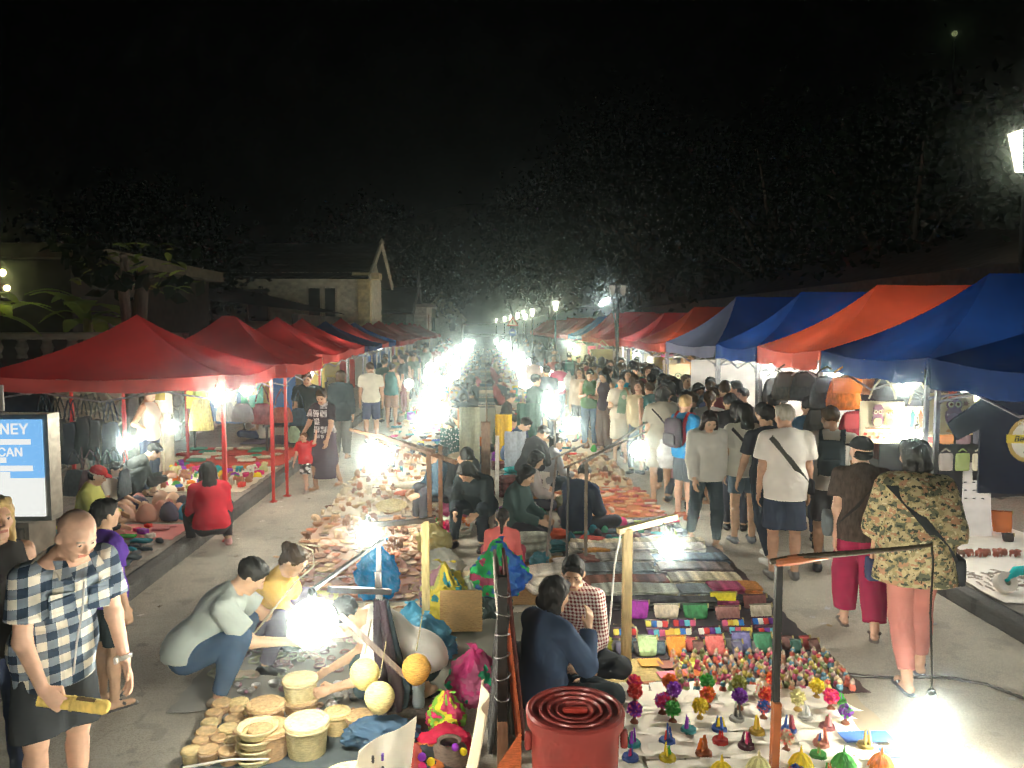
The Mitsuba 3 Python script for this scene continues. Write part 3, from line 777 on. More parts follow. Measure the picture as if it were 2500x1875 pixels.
def tent(x0, x1, y0, y1, label, cols, low, top, peak, ridge=None, pole=(0.25, 0.25, 0.27), group=None, fine=True, sag=0.06, rear=True, front='x1'):
    """A folding gazebo: four roof panels, four valances, legs and the scissor truss under the eave. cols: roof colours of the near, far, left and right sides + valance colours."""
    key = thing('market_tent', label, 'tent', group)
    seed = x1 * 3 + y0
    xm, ym = (x0 + x1) / 2, (y0 + y1) / 2
    ra, rb = ridge or (xm, xm)
    n = 17 if fine else 5
    corners = [(x0, y0), (x1, y0), (x1, y1), (x0, y1)]
    tops = [(ra, ym), (rb, ym)]
    def panel(a, b, ta, tb):
        def fn(u, v):   # u along the eave, v up to the ridge
            ex, ey = a[0] + (b[0] - a[0]) * u, a[1] + (b[1] - a[1]) * u
            tx, ty = ta[0] + (tb[0] - ta[0]) * u, ta[1] + (tb[1] - ta[1]) * u
            x, y = ex + (tx - ex) * v, ey + (ty - ey) * v
            z = top + (peak - top) * (0.62 * v + 0.38 * v ** 2.6) - sag * np.sin(PI * u) * (1 - v) ** 1.3 - 0.5 * sag * np.sin(PI * u) * np.sin(PI * v)
            z = z + (0.012 * np.sin(u * 19 + a[0] * 3) * (1 - v) + 0.07 * (meshkit.fbm(np.stack([x * 2.2, y * 2.2, 0 * x + seed], -1), 3) - 0.5) * (1 - 0.6 * v)) * np.sin(PI * u)
            return x, y, z
        return grid(fn, n, n)
    for (a, b, ta, tb), c in zip(((corners[0], corners[1], tops[0], tops[1]), (corners[2], corners[3], tops[1], tops[0]), (corners[3], corners[0], tops[0], tops[0]), (corners[1], corners[2], tops[1], tops[1])), cols[:4]):
        ent('roof_panel', M().add(panel(a, b, ta, tb), c), 'canopy', key)
    for (a, b), c in zip(((corners[0], corners[1]), (corners[2], corners[3]), (corners[3], corners[0]), (corners[1], corners[2])), cols[4:]):
        nx, ny = unit([b[1] - a[1], a[0] - b[0]])
        def fn(u, v):
            wob = 0.015 * np.sin(u * 23 + a[1]) * v + 0.01 * np.sin(u * 51) * v
            zt = top - sag * np.sin(PI * u) 
            zb = low - 0.02 * np.sin(PI * u) + 0.012 * np.sin(u * 17 + a[0])
            return a[0] + (b[0] - a[0]) * u + nx * (wob + 0.006), a[1] + (b[1] - a[1]) * u + ny * (wob + 0.006), zt + (zb - zt) * v
        ent('valance', M().add(grid(fn, 2 * n + 3, 4), c), 'canopy', key)
    for (x, y) in corners:
        if not rear and abs(x - (x0 if front == 'x0' else x1)) > 0.1: continue
        xi, yi = x + (0.04 if x == x0 else -0.04), y + (0.04 if y == y0 else -0.04)
        z0 = 0.12 if (xi > 4.3 or xi < -3.3) else 0.0
        m = M().add(box(0.035, 0.035, top - z0 - 0.1, (xi, yi, (top - 0.1 + z0) / 2)), pole).add(box(0.045, 0.045, 0.9, (xi, yi, z0 + 0.45 + 0.35)), [c * 0.9 for c in pole]).add(box(0.09, 0.09, 0.012, (xi, yi, z0 + 0.006)), pole)
        ent('leg', m, 'metal' if pole[0] < 0.4 and pole[1] > 0.1 else 'plastic', key)
    if fine:
        m = M()
        for (a, b) in ((corners[0], corners[1]), (corners[1], corners[2]), (corners[3], corners[0])):
            a_, b_ = np.array([*a, 0.0]), np.array([*b, 0.0]); ins = np.array([xm, ym, 0]) - (a_ + b_) / 2; ins = unit(ins) * 0.05
            for k in range(2):
                for zz in ((low + 0.1, low - 0.13), (low - 0.13, low + 0.1)):
                    p, q = a_ + (b_ - a_) * k / 2 + ins, a_ + (b_ - a_) * (k + 1) / 2 + ins
                    m.add(tube([[p[0], p[1], zz[0]], [q[0], q[1], zz[1]]], 0.011, 5), (0.35, 0.35, 0.36))
        ent('truss', m, 'metal', key)
    return key


def rc(c): return [[0.8 * x for x in c]] * 4 + [[0.85 * x + (0.045 if c[0] > c[2] else 0.015) for x in c]] * 4


RP = (0.5, 0.04, 0.04)
tent(3.72, 7.4, 4.35, 6.42, 'blue market tent at the right edge of the picture, nearest of all', rc(BLUE), 2.0, 2.24, 3.0, (4.95, 6.4))
tent(3.72, 7.4, 6.5, 8.55, 'deep blue market tent beside the orange one, second from the right edge', rc(BLUE), 2.02, 2.24, 3.02, (4.9, 6.4))
tent(3.72, 7.2, 8.62, 10.6, 'orange red market tent between two blue tents on the right', rc(ORANGE), 2.02, 2.24, 3.02, (4.85, 6.3))
tent(3.72, 7.2, 10.66, 12.5, 'blue market tent between the orange and the slate grey ones', rc(BLUE), 2.02, 2.23, 3.02, (4.7, 6.3))
tent(3.72, 7.2, 12.56, 16.0, 'faded slate blue market tent with a grey valance on the right', [BLUE, BLUE, SLATE, SLATE] + [(0.22, 0.24, 0.34)] * 4, 2.0, 2.2, 3.05, (4.6, 6.0))
yy = 16.1
for i, (c, w) in enumerate([(ORANGE, 2.9), (RED, 2.9), (RED, 2.9), (RED, 3.0), (RED, 3.0), (BLUE, 3.0), (RED, 3.0), (RED, 3), (RED, 3), (RED, 3.0), (RED, 3.0), (RED, 3), (RED, 3), (RED, 3.0), (RED, 3.0), (RED, 3)]):
    names = ['bright orange red market tent next to the slate grey one on the right', 'red market tent behind the orange red one, right row', 'red market tent in the right row beside the black lamp post', 'red market tent in the right row just beyond the lamp post']
    tent(3.72 + 0.12 * math.sin(i * 2.1), 6.8, yy, yy + w - 0.06, names[i] if i < 4 else ('far %s market tent in the right row' % ('blue' if c is BLUE else 'red')), rc(c), 1.98 + 0.04 * math.sin(i * 3), 2.18, 2.95 + 0.08 * math.sin(i * 5), (4.7, 5.7), fine=i < 4, group=None if i < 4 else 'far %s tents of the right row' % ('blue' if c is BLUE else 'red'), rear=i < 2)
    yy += w
LP = (0.5, 0.05, 0.045)
tent(-5.85, -2.98, 9.15, 11.3, 'red market tent nearest on the left over the pavement stalls', rc(RED), 1.77, 1.95, 2.66, pole=LP)
tent(-5.3, -2.88, 11.6, 14.1, 'second red market tent from the left edge with a sharp peak', rc(RED), 1.77, 1.96, 2.68, (-4.2, -4.0), pole=LP)
tent(-5.6, -3.1, 15.2, 18.4, 'third red market tent from the left edge', rc(RED), 1.8, 1.98, 2.72, pole=(0.03, 0.03, 0.03))
yy = 18.7
for i, (c, w) in enumerate([(RED, 2.6), (BLUE, 2.8), (RED, 2.8), (BLUE, 2.8), (RED, 3), (RED, 3), (RED, 3), (RED, 3), (RED, 3), (RED, 3), (RED, 3), (RED, 3), (RED, 3)]):
    names = ['dull red market tent in front of the blue one, left row', 'blue market tent in the middle of the left row of tents', 'red edged market tent behind the first blue one, left row', 'second blue market tent of the left row']
    tent(-5.9, -3.2 + 0.1 * math.sin(i * 1.7), yy, yy + w - 0.06, names[i] if i < 4 else ('far %s market tent in the left row' % ('blue' if c is BLUE else 'red')), rc(c), 1.82 + 0.04 * math.sin(i), 2.0, 2.72 + 0.07 * math.sin(i * 4), fine=i < 4, group=None if i < 4 else 'far %s tents of the left row' % ('blue' if c is BLUE else 'red'), rear=False)
    yy += w


# ---------------------------------------------------------------- lamps
def bulb(p, label, r=0.075, power=0.36, col=(1.0, 0.93, 0.77), group=None, cord=None, weight=1.0, sub=2, name='hanging_bulb'):
    key = thing(name, label, 'light bulb', group)
    L = LUM * power / (PI * r * r)
    scene[key + '__globe'] = mikit.ply(ball(r, sub), None, smooth=True, to_world=T().translate(list(map(float, p))), emitter={'type': 'area', 'radiance': {'type': 'rgb', 'value': [L * c for c in col]}, 'sampling_weight': weight})
    if cord is not None:
        p = np.array(p, float)
        ent('socket', M().add(lathe([(0.0, r * 0.85), (0.024, r * 0.85), (0.026, r * 0.85 + 0.05), (0.018, r * 0.85 + 0.075), (0.0, r * 0.85 + 0.078)], 12), (0.02, 0.02, 0.02), at=p), 'plastic', key)
        c = [p + np.array([0, 0, r * 0.85 + 0.07])] + [np.array(q, float) for q in cord]
        ent('cord', M().add(tube(c, 0.006, 6), (0.02, 0.02, 0.018)), 'plastic', key)
    return key


def bar(m, a, b, w, t, col, roll=0.0):
    """A rectangular stick from a to b."""
    a, b = np.asarray(a, float), np.asarray(b, float)
    d = unit(b - a); ref = np.array([0, 0, 1.0]) if abs(d[2]) < 0.9 else np.array([1.0, math.tan(roll), 0])
    x = unit(np.cross(d, ref)); y = np.cross(d, x)
    v, f = box(w, t, np.linalg.norm(b - a))
    return m.add((v, f), col, R=np.stack([x, y, d], 1), at=(a + b) / 2)


def lamp_stand(name, label, base, top, arm, col, arm_col=None, w=0.05, foot=None, cat='lamp stand'):
    key = thing(name, label, cat)
    m = M(); bar(m, base, top, w, w, col)
    ent('post', m, 'wood', key)
    if arm is not None:
        m = M(); bar(m, np.asarray(top) - unit(np.asarray(arm) - np.asarray(top)) * 0.08, arm, w * 0.7, w * 0.6, arm_col or col)
        ent('arm', m, 'wood', key)
    if foot:
        m = M(); bar(m, (base[0] - 0.2, base[1], 0.025), (base[0] + 0.2, base[1], 0.025), 0.05, 0.05, col); bar(m, (base[0], base[1] - 0.2, 0.028), (base[0], base[1] + 0.2, 0.028), 0.048, 0.05, col)
        ent('foot', m, 'wood', key)
    return key


W1, W2, DK = (0.4, 0.3, 0.14), (0.3, 0.16, 0.08), (0.03, 0.03, 0.03)
# right row, nearest first
k = lamp_stand('lamp_stand', 'black lamp post tied with an orange stick, front right of the paper stall', (1.62, 4.2, 0), (1.62, 4.2, 1.2), None, DK, w=0.036)
m = M(); bar(m, (1.62, 4.2, 0.0), (1.62, 4.18, 0.42), 0.042, 0.042, (0.5, 0.16, 0.05)); ent('orange_splint', m, 'plastic', k)
ent('arm', M().add(tube([(1.57, 4.2, 1.21), (1.75, 4.2, 1.235), (2.05, 4.22, 1.25), (2.35, 4.23, 1.27), (2.5, 4.24, 1.285)], [0.017, 0.02, 0.016, 0.013, 0.01], 7), (0.09, 0.075, 0.05)), 'wood', k)
ent('tape', M().add(tube([(1.6, 4.2, 1.205), (1.72, 4.2, 1.222), (1.9, 4.21, 1.232)], [0.026, 0.03, 0.012], 7), (0.6, 0.2, 0.08)), 'plastic', k)
bulb((2.52, 4.22, 0.30), 'big glaring bulb hanging low over the road at the lower right', 0.1, 0.48, cord=[(2.515, 4.22, 0.6), (2.5, 4.23, 0.9), (2.51, 4.24, 1.2), (2.495, 4.24, 1.3)], weight=1.5)
k = lamp_stand('lamp_stand', 'pale wooden lamp post standing behind the red bin', (1.03, 5.55, 0), (1.03, 5.55, 1.05), (1.42, 5.7, 1.1), W1, w=0.065)
bulb((1.33, 5.5, 0.93), 'bare bulb hanging from the pale wooden post over the textiles', 0.085, 0.42, cord=[(1.34, 5.55, 1.02), (1.3, 5.62, 1.08)], weight=1.3)
ent('cord', M().add(tube([(0.98, 5.53, 1.04), (0.93, 5.5, 0.8), (0.9, 5.47, 0.45), (0.86, 5.42, 0.2), (0.82, 5.3, 0.02)], 0.007, 6), (0.5, 0.5, 0.46)), 'plastic', k)
R_ROW = [(1.9, 9.5, 1.0), (1.3, 11.65, 1.03), (1.2, 13.9, 1.05), (1.28, 16, 1.05), (1.15, 18.2, 1.1)]
for i, (x, y, z) in enumerate(R_ROW):
    k = lamp_stand('lamp_stand', ['thin lamp post with a long slanting stick over the right aisle', 'grey lamp post behind the seller with a ponytail', 'pale lamp post by the purple mats, right stalls', 'lamp post of the right stalls halfway down the street', 'farther lamp post of the right stalls'][i], (x - (0.85 if i == 0 else 0.25), y - (1.5 if i == 0 else 0.05), 0), (x - (0.85 if i == 0 else 0.25), y - (1.5 if i == 0 else 0.05), 1.12), (x + 0.15, y + 0.3 if i == 0 else y, 1.3 if i == 0 else 1.16), (0.16, 0.12, 0.09) if i < 2 else W1, w=0.032)
    bulb((x, y, z), ['bare bulb at the end of the long stick before the beige shoppers', 'bulb on the grey post near the seller with the ponytail', 'bright bulb beyond the ponytail seller, right stalls', 'bulb halfway down the right stalls', 'farther bulb of the right stalls'][i], 0.115 + 0.012 * i, 0.4, cord=[(x, y, z + 0.16)], weight=1.0)
# left row
k = lamp_stand('lamp_stand', 'grey metal lamp post with crossed black sticks by the left baskets', (-0.68, 5.0, 0), (-0.68, 5.0, 1.12), (-0.95, 4.25, 1.06), (0.3, 0.32, 0.34), w=0.03)
bulb((-0.92, 4.15, 0.92), 'very bright bulb in front of the seller in white, lower left', 0.13, 0.62, cord=[(-0.94, 4.2, 1.04), (-0.95, 4.25, 1.07)], weight=1.5)
k = lamp_stand('lamp_stand', 'pale split bamboo lamp post beside the blue plastic bag', (-0.46, 6.05, 0), (-0.46, 6.05, 1.0), (-0.85, 5.85, 1.02), (0.5, 0.42, 0.2), (0.14, 0.11, 0.08), w=0.06)
bulb((-0.88, 5.9, 0.93), 'bulb with a dark socket over the small carvings, left stalls', 0.085, 0.42, cord=[(-0.87, 5.88, 1.03)], weight=1.3)
k = lamp_stand('lamp_stand', 'brown timber lamp frame with a sloping beam, left stalls', (-0.6, 8.7, 0), (-0.62, 8.7, 1.15), (-1.55, 9.1, 1.32), W2, w=0.05)
m = M(); bar(m, (-0.5, 8.9, 0), (-0.5, 8.9, 1.15), 0.045, 0.045, W2); bar(m, (-0.3, 8.55, 1.02), (-1.2, 8.9, 1.28), 0.05, 0.04, W2); ent('rear_post', m, 'wood', k)
bulb((-1.22, 8.9, 1.03), 'huge glaring bulb under the brown timber beam, left stalls', 0.15, 0.8, cord=[(-1.22, 8.9, 1.2)], weight=1.3)
for i, (x, y, z) in enumerate([(-0.95, 12.2, 1.02), (-0.95, 13.9, 1.08), (-0.72, 12.9, 1.1), (-1.05, 16, 1.05), (-1.1, 18.2, 1.08)]):
    lamp_stand('lamp_stand', ['thin timber lamp post by the blue and white dolls, left stalls', 'timber lamp post in the glare of the left stalls', 'slim post behind the two seated figures in black', 'lamp post of the left stalls halfway down the street', 'farther lamp post of the left stalls'][i], (x + 0.3, y, 0), (x + 0.3, y, 1.15), (x - 0.1, y, 1.22), W2, w=0.032)
    bulb((x, y, z), ['bright bulb above the carved goods, left stalls', 'bright bulb right behind the first glare, left stalls', 'small bulb on a slim post near the centre line', 'bulb halfway down the left stalls', 'farther bulb of the left stalls'][i], 0.14, 0.42, cord=[(x, y, z + 0.18)], weight=0.9)
rng = np.random.default_rng(11)
for i in range(44):
    for side in (-1, 1):
        y = 19.2 + (i // 2) * 1.6 + (i // 2) ** 2 * 0.06 + 0.7 * (i % 2)
        x = side * (1.1 if i % 2 else 1.75) + rng.uniform(-0.2, 0.2) + 0.07
        bulb((x, y, 1.1 + rng.uniform(-0.06, 0.1)), 'far bulb in the glaring row over the %s centre stalls' % ('left' if side < 0 else 'right'), 0.12, 0.1, group='far bulbs of the %s centre row' % ('left' if side < 0 else 'right'), weight=0.2, sub=1, name='hanging_bulb')
# the rows go on under and behind the camera's high standpoint
k = lamp_stand('lamp_stand', 'wooden lamp post of the next stall, below the lower edge of the picture', (-0.45, 1.9, 0), (-0.45, 1.9, 1.3), (-0.85, 1.95, 1.36), W2, w=0.04)
bulb((-0.82, 1.95, 1.14), 'bulb of the next stall on the left, below the lower edge of the picture', 0.09, 0.85, cord=[(-0.83, 1.95, 1.33)], weight=1.3)
k = lamp_stand('lamp_stand', 'lamp post of the next right stall, below the lower edge of the picture', (1.3, 2.0, 0), (1.3, 2.0, 1.25), (1.75, 2.05, 1.3), W1, w=0.04)
bulb((1.7, 2.05, 1.08), 'bulb of the next stall on the right, below the lower edge of the picture', 0.09, 0.5, cord=[(1.72, 2.05, 1.28)], weight=1.3)
# bulbs under the tents
TB = [(-3.0, 8.95, 1.72, 'bulb at the front corner pole of the nearest red tent'), (-3.2, 10.7, 1.66, 'second bulb under the edge of the nearest red tent'), (-4.75, 10.6, 0.96, 'low bulb by the dark tree trunk on the left pavement'), (-4.75, 12.1, 0.98, 'bulb beside the standing woman with a ponytail'),
      (-3.2, 14.4, 1.66, 'bulb under the second red tent on the left'), (-3.6, 16.8, 1.7, 'bulb under the third red tent on the left'), (-3.8, 20.5, 1.75, 'bulb under the dull red tent on the left'), (-3.9, 24.5, 1.75, 'bulb under the left blue tent'), (-3.9, 29.5, 1.75, 'bulb under a far left tent'), (-3.9, 36, 1.75, 'bulb under a farther left tent'),
      (4.0, 7.1, 1.47, 'glaring bulb behind the woman in the leafy blouse'), (4.75, 7.5, 1.85, 'lamp high up between the printed cotton bags'), (4.1, 16.4, 1.62, 'bulb beside the cotton bag under the orange red tent'), (4.35, 15.2, 1.55, 'bulb in front of the white sheet under the slate tent'), (5.6, 11.5, 1.95, 'bulb hidden under the blue tent by the white sheet'), (5.6, 9.6, 1.95, 'bulb hidden under the orange tent'), (5.3, 5.3, 1.95, 'bulb hidden under the nearest blue tent'),
      (4.4, 9.75, 1.88, 'bulb tucked behind the orange valance'), (4.4, 11.8, 1.88, 'bulb tucked behind the blue valance by the white sheet'), (4.35, 7.9, 1.9, 'bulb tucked behind the deep blue valance'),
      (4.1, 21.0, 1.7, 'bulb under the red tents by the lamp post'), (4.0, 26.5, 1.6, 'yellowish bulb among the far right stalls'), (3.7, 31.0, 1.6, 'warm yellow bulb among the far right stalls'), (4.1, 38.0, 1.7, 'white bulb among the farthest right stalls')]
for x, y, z, lab in TB:
    warm = 'yellow' in lab
    bulb((x, y, z), lab, 0.08 if y < 14 else 0.1, 0.3 if x < 0 else 0.28 if y < 8.6 else 0.5, (1, 0.8, 0.42) if warm else (1.0, 0.95, 0.8), cord=[(x, y, z + 0.2)], weight=0.9 if y < 18 else 0.35)


def street_lamp(x, y, h, label, lit, s=1.0, n=1, power=0.5, weight=0.2, group=None):
    key = thing('street_lamp', label, 'street lamp', group)
    m = M().add(lathe([(0.0, 0), (0.11, 0), (0.11, 0.3), (0.06, 0.36), (0.05, 1.0), (0.035, h - 0.3), (0.05, h - 0.28), (0.03, h - 0.2), (0.03, h - 0.1)], 12), (0.015, 0.02, 0.02), at=(x, y, 0))
    ent('post', m, 'plastic', key)
    for k in range(n):
        ox = (k - (n - 1) / 2) * 0.27
        if n > 1:
            ent('bracket', M().add(tube([(x, y, h - 0.35), (x + ox * 0.7, y, h - 0.3), (x + ox, y, h - 0.1)], 0.02, 6), (0.015, 0.02, 0.02)), 'plastic', key)
        m = M()
        bs, tp_, hh = 0.1 * s, 0.19 * s, 0.42 * s
        for a in range(4):
            c0, s0 = math.cos(PI / 4 + a * PI / 2), math.sin(PI / 4 + a * PI / 2); c1, s1 = math.cos(PI / 4 + (a + 1) * PI / 2), math.sin(PI / 4 + (a + 1) * PI / 2)
            q = [(x + ox + bs * c0, y + bs * s0, h), (x + ox + bs * c1, y + bs * s1, h), (x + ox + tp_ * c1, y + tp_ * s1, h + hh), (x + ox + tp_ * c0, y + tp_ * s0, h + hh)]
            m.add(quad(*q), (0.7, 0.68, 0.6) if lit else (0.4, 0.38, 0.33))
        m.add(quad(*[(x + ox + bs * math.cos(PI / 4 + a * PI / 2), y + bs * math.sin(PI / 4 + a * PI / 2), h) for a in (3, 2, 1, 0)]), (0.6, 0.58, 0.5))
        gk = ent('glass', m, 'paper', key)
        if lit:
            L = LUM * power / (PI * (0.15 * s) ** 2)
            del scene[gk]['bsdf']
            scene[gk]['emitter'] = {'type': 'area', 'radiance': {'type': 'rgb', 'value': [L, L * 0.9, L * 0.62]}, 'sampling_weight': weight}
        r = tp_ * 0.78
        m = M().add(lathe([(0.0, hh + 0.01), (r * 1.15, hh + 0.01), (r * 0.5, hh + 0.1 * s), (0.03, hh + 0.14 * s), (0.03, hh + 0.2 * s), (0, hh + 0.22 * s)], 4), (0.02, 0.025, 0.025), at=(x + ox, y, h), R=np.eye(3))
        for a in range(4):
            c0, s0 = math.cos(PI / 4 + a * PI / 2), math.sin(PI / 4 + a * PI / 2)
            m.add(tube([(x + ox + bs * c0 * 1.04, y + bs * s0 * 1.04, h - 0.02), (x + ox + tp_ * c0 * 1.04, y + tp_ * s0 * 1.04, h + hh + 0.02)], 0.012 * s, 5), (0.02, 0.025, 0.025))
        ent('lantern_frame', m, 'plastic', key)
    return key


street_lamp(8.0, 11.55, 4.8, 'big lit lantern cut by the right edge above the blue tents', True, 1.35, power=0.13, weight=0.8)
street_lamp(3.31, 19.5, 3.28, 'unlit double lantern on a dark post over the right tents', False, 0.58, 2)
street_lamp(2.81, 31.0, 3.15, 'lit lantern beyond the red tents, nearest of the lit row', True, 0.85, power=0.14)
street_lamp(2.7, 44.0, 3.1, 'second lit lantern of the row down the right side', True, 0.95, power=0.16)
for i, (x, y, z) in enumerate([(2.43, 57, 3.5), (2.98, 60, 3.7), (1.88, 72, 3.4), (2.53, 75, 3.6), (1.4, 90, 3.4), (3.5, 66, 3.5)]):
    street_lamp(x, y, z - 0.4, 'tiny lit lantern far down the street', True, 1.0, power=0.2, group='tiny far lanterns', weight=0.1)
k = thing('spot_lamp', 'small white floodlight on a bent rod above the right tents', 'lamp')
ent('rod', M().add(tube([(3.55, 21.0, 1.9), (3.5, 21, 2.7), (3.42, 21, 3.0), (3.3, 21, 3.12)], 0.02, 6), (0.1, 0.1, 0.1)), 'plastic', k)
d = mikit.ply(ball(1, 2, (0.17, 0.08, 0.07)), None, smooth=True, to_world=T().translate([3.22, 21, 3.17]).rotate([0, 1, 0], -35), emitter={'type': 'area', 'radiance': {'type': 'rgb', 'value': [6 * LUM, 6 * LUM, 5.6 * LUM]}, 'sampling_weight': 0.15}); scene[k + '__lens'] = d
k = thing('hilltop_lamp', 'lone yellowish lamp high in the dark at the upper right', 'lamp')
scene[k + '__globe'] = mikit.ply(ball(0.5, 2), None, smooth=True, to_world=T().translate([83.04, 140.00, 54.08]), emitter={'type': 'area', 'radiance': {'type': 'rgb', 'value': [0.05 * LUM, 0.055 * LUM, 0.025 * LUM]}, 'sampling_weight': 0.02})
ent('mast', M().add(tube([(83.40, 140.60, 54.30), (71.64, 120.78, 20)], 0.15, 6), (0.1, 0.1, 0.1)), 'plastic', k)


# ---------------------------------------------------------------- buildings, walls, trees
def leaves(rng, n, centre, rad, size, hole=0.35, shell=0.55):
    """n leaf faces in clumps through an ellipsoid; returns vertices and faces of bent leaf quads."""
    c = rng.normal(size=(max(n // 28, 4), 3)); c /= np.linalg.norm(c, axis=1, keepdims=True)
    c *= rng.uniform(shell, 1.0, (len(c), 1))
    c = c[meshkit.noise(c * 2.2 + 5, int(rng.integers(99))) > hole]
    p = np.repeat(c, n // len(c), 0) + rng.normal(size=(n // len(c) * len(c), 3)) * 0.17
    p = np.asarray(centre) + p * np.asarray(rad)
    m = len(p)
    d = rng.normal(size=(m, 3)) + [0, 0, -0.4]; d /= np.linalg.norm(d, axis=1, keepdims=True)
    w = np.cross(d, rng.normal(size=(m, 3))); w /= np.linalg.norm(w, axis=1, keepdims=True)
    L = size * rng.uniform(0.6, 1.3, (m, 1))
    v = np.stack([p - d * L * 0.5, p + w * L * 0.28, p + d * L * 0.5, p - w * L * 0.28], 1).reshape(-1, 3)
    k = np.arange(m)[:, None] * 4
    return v, np.vstack([k + [0, 1, 2], k + [0, 2, 3]])


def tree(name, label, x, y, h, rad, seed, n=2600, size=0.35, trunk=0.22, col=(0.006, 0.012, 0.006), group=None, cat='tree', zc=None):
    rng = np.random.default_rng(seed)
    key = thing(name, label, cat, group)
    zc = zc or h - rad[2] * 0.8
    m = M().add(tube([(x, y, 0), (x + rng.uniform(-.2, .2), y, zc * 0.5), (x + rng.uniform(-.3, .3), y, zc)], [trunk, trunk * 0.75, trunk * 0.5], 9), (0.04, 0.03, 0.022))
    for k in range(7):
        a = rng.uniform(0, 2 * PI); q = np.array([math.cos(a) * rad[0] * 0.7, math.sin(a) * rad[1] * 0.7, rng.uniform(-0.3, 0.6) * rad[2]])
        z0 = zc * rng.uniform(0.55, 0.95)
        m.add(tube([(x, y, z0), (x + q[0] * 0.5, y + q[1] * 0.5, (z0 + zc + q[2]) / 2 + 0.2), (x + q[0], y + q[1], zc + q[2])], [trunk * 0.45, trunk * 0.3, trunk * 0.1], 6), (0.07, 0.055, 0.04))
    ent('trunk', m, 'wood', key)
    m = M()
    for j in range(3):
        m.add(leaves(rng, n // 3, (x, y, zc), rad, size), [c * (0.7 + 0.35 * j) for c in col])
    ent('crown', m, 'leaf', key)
    return key


BT = [('huge dark tree leaning over the far right of the street', 5.5, 66, 14, (7, 6, 5.5)), ('tall dark tree behind the double lantern', 8.5, 44, 12.5, (5, 5, 5)), ('broad dark tree above the far red tents on the right', 9.5, 54, 16, (6, 6, 6)), ('dark leafy tree behind the orange red tent', 11, 30, 10, (4.5, 4.5, 4)),
      ('dark tree behind the slate and blue tents', 11.5, 21, 8, (3.5, 3.5, 3)), ('dim tree at the right edge behind the blue tents', 13.0, 14.5, 7.5, (3, 3, 3)), ('dim high tree above the white gabled house', -9, 62, 11, (5, 5, 4.5)), ('dark bushy tree left of the white house', -13, 30, 7, (4, 4, 3)), ('dim tree far down the left side of the street', -7, 84, 12, (5, 5, 5))]
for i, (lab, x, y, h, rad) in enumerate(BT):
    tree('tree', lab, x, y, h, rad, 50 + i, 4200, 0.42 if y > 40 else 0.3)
k = tree('tree', 'small frangipani tree with a dark trunk behind the nearest left red tent', -5.3, 12.0, 4.0, (0.9, 0.9, 0.6), 7, 160, 0.3, 0.17, zc=3.35)
def frond(base, d, L, droop, w=0.07, n=9):
    base, d = np.array(base, float), unit(d)
    s = np.cross(d, [0, 0, 1.0]); s /= np.linalg.norm(s) + 1e-9
    t = np.linspace(0, 1, n)
    p = base + d * L * t[:, None] - np.array([0, 0, 1.0]) * droop * (t ** 2)[:, None]
    ww = w * np.sin(PI * (0.1 + 0.88 * t))
    v = np.stack([p - s * ww[:, None], p + np.array([0, 0, 0.015]), p + s * ww[:, None]], 1).reshape(-1, 3)
    f = []
    for i in range(n - 1):
        for j in (0, 1): a = i * 3 + j; f += [[a, a + 1, a + 4], [a, a + 4, a + 3]]
    return v, np.array(f)
rng = np.random.default_rng(3)
for j in range(46):
    a, e = rng.uniform(-0.4, 2 * PI), rng.uniform(-0.2, 0.9)
    c0 = np.array([-5.3, 12.0, 3.3]) + np.array([rng.uniform(-0.7, 0.75), rng.uniform(-0.6, 0.6), rng.uniform(-0.25, 0.45)])
    ent('leaf', M().add(frond(c0, (math.cos(a), math.sin(a), e), rng.uniform(0.3, 0.5), 0.14, 0.05), (0.14, 0.2, 0.04)), 'leaf', k)
for bx, by, h, seed, lab in ((-7.2, 11.6, 3.9, 5, 'broad leaved banana plant lit yellow at the left edge'), (-6.6, 13.4, 4.3, 6, 'dim banana plant with wide leaves left of the frangipani')):
    rng = np.random.default_rng(seed)
    k = thing('banana_plant', lab, 'plant')
    ent('stem', M().add(tube([(bx, by, 0), (bx + 0.05, by, 1.6), (bx, by, 2.7)], [0.12, 0.1, 0.07], 9), (0.16, 0.17, 0.07)), 'wood', k)
    for j in range(13):
        a = j * 2.4; e = rng.uniform(0.15, 1.2)
        ent('leaf', M().add(frond((bx, by, 2.5 + 0.03 * j), (math.cos(a), math.sin(a), e), rng.uniform(0.9, 1.5), 0.7, 0.17, 11), (0.16, 0.22, 0.035)), 'leaf', k)
bulb((-6.65, 11.20, 3.25), 'warm lamp glowing through the leaves at the left edge, upper one', 0.05, 0.03, (1, 0.85, 0.3), weight=0.4, name='garden_lamp')
bulb((-6.71, 11.40, 3.05), 'warm lamp glowing through the leaves at the left edge, lower one', 0.04, 0.02, (1, 0.8, 0.35), weight=0.4, name='garden_lamp')


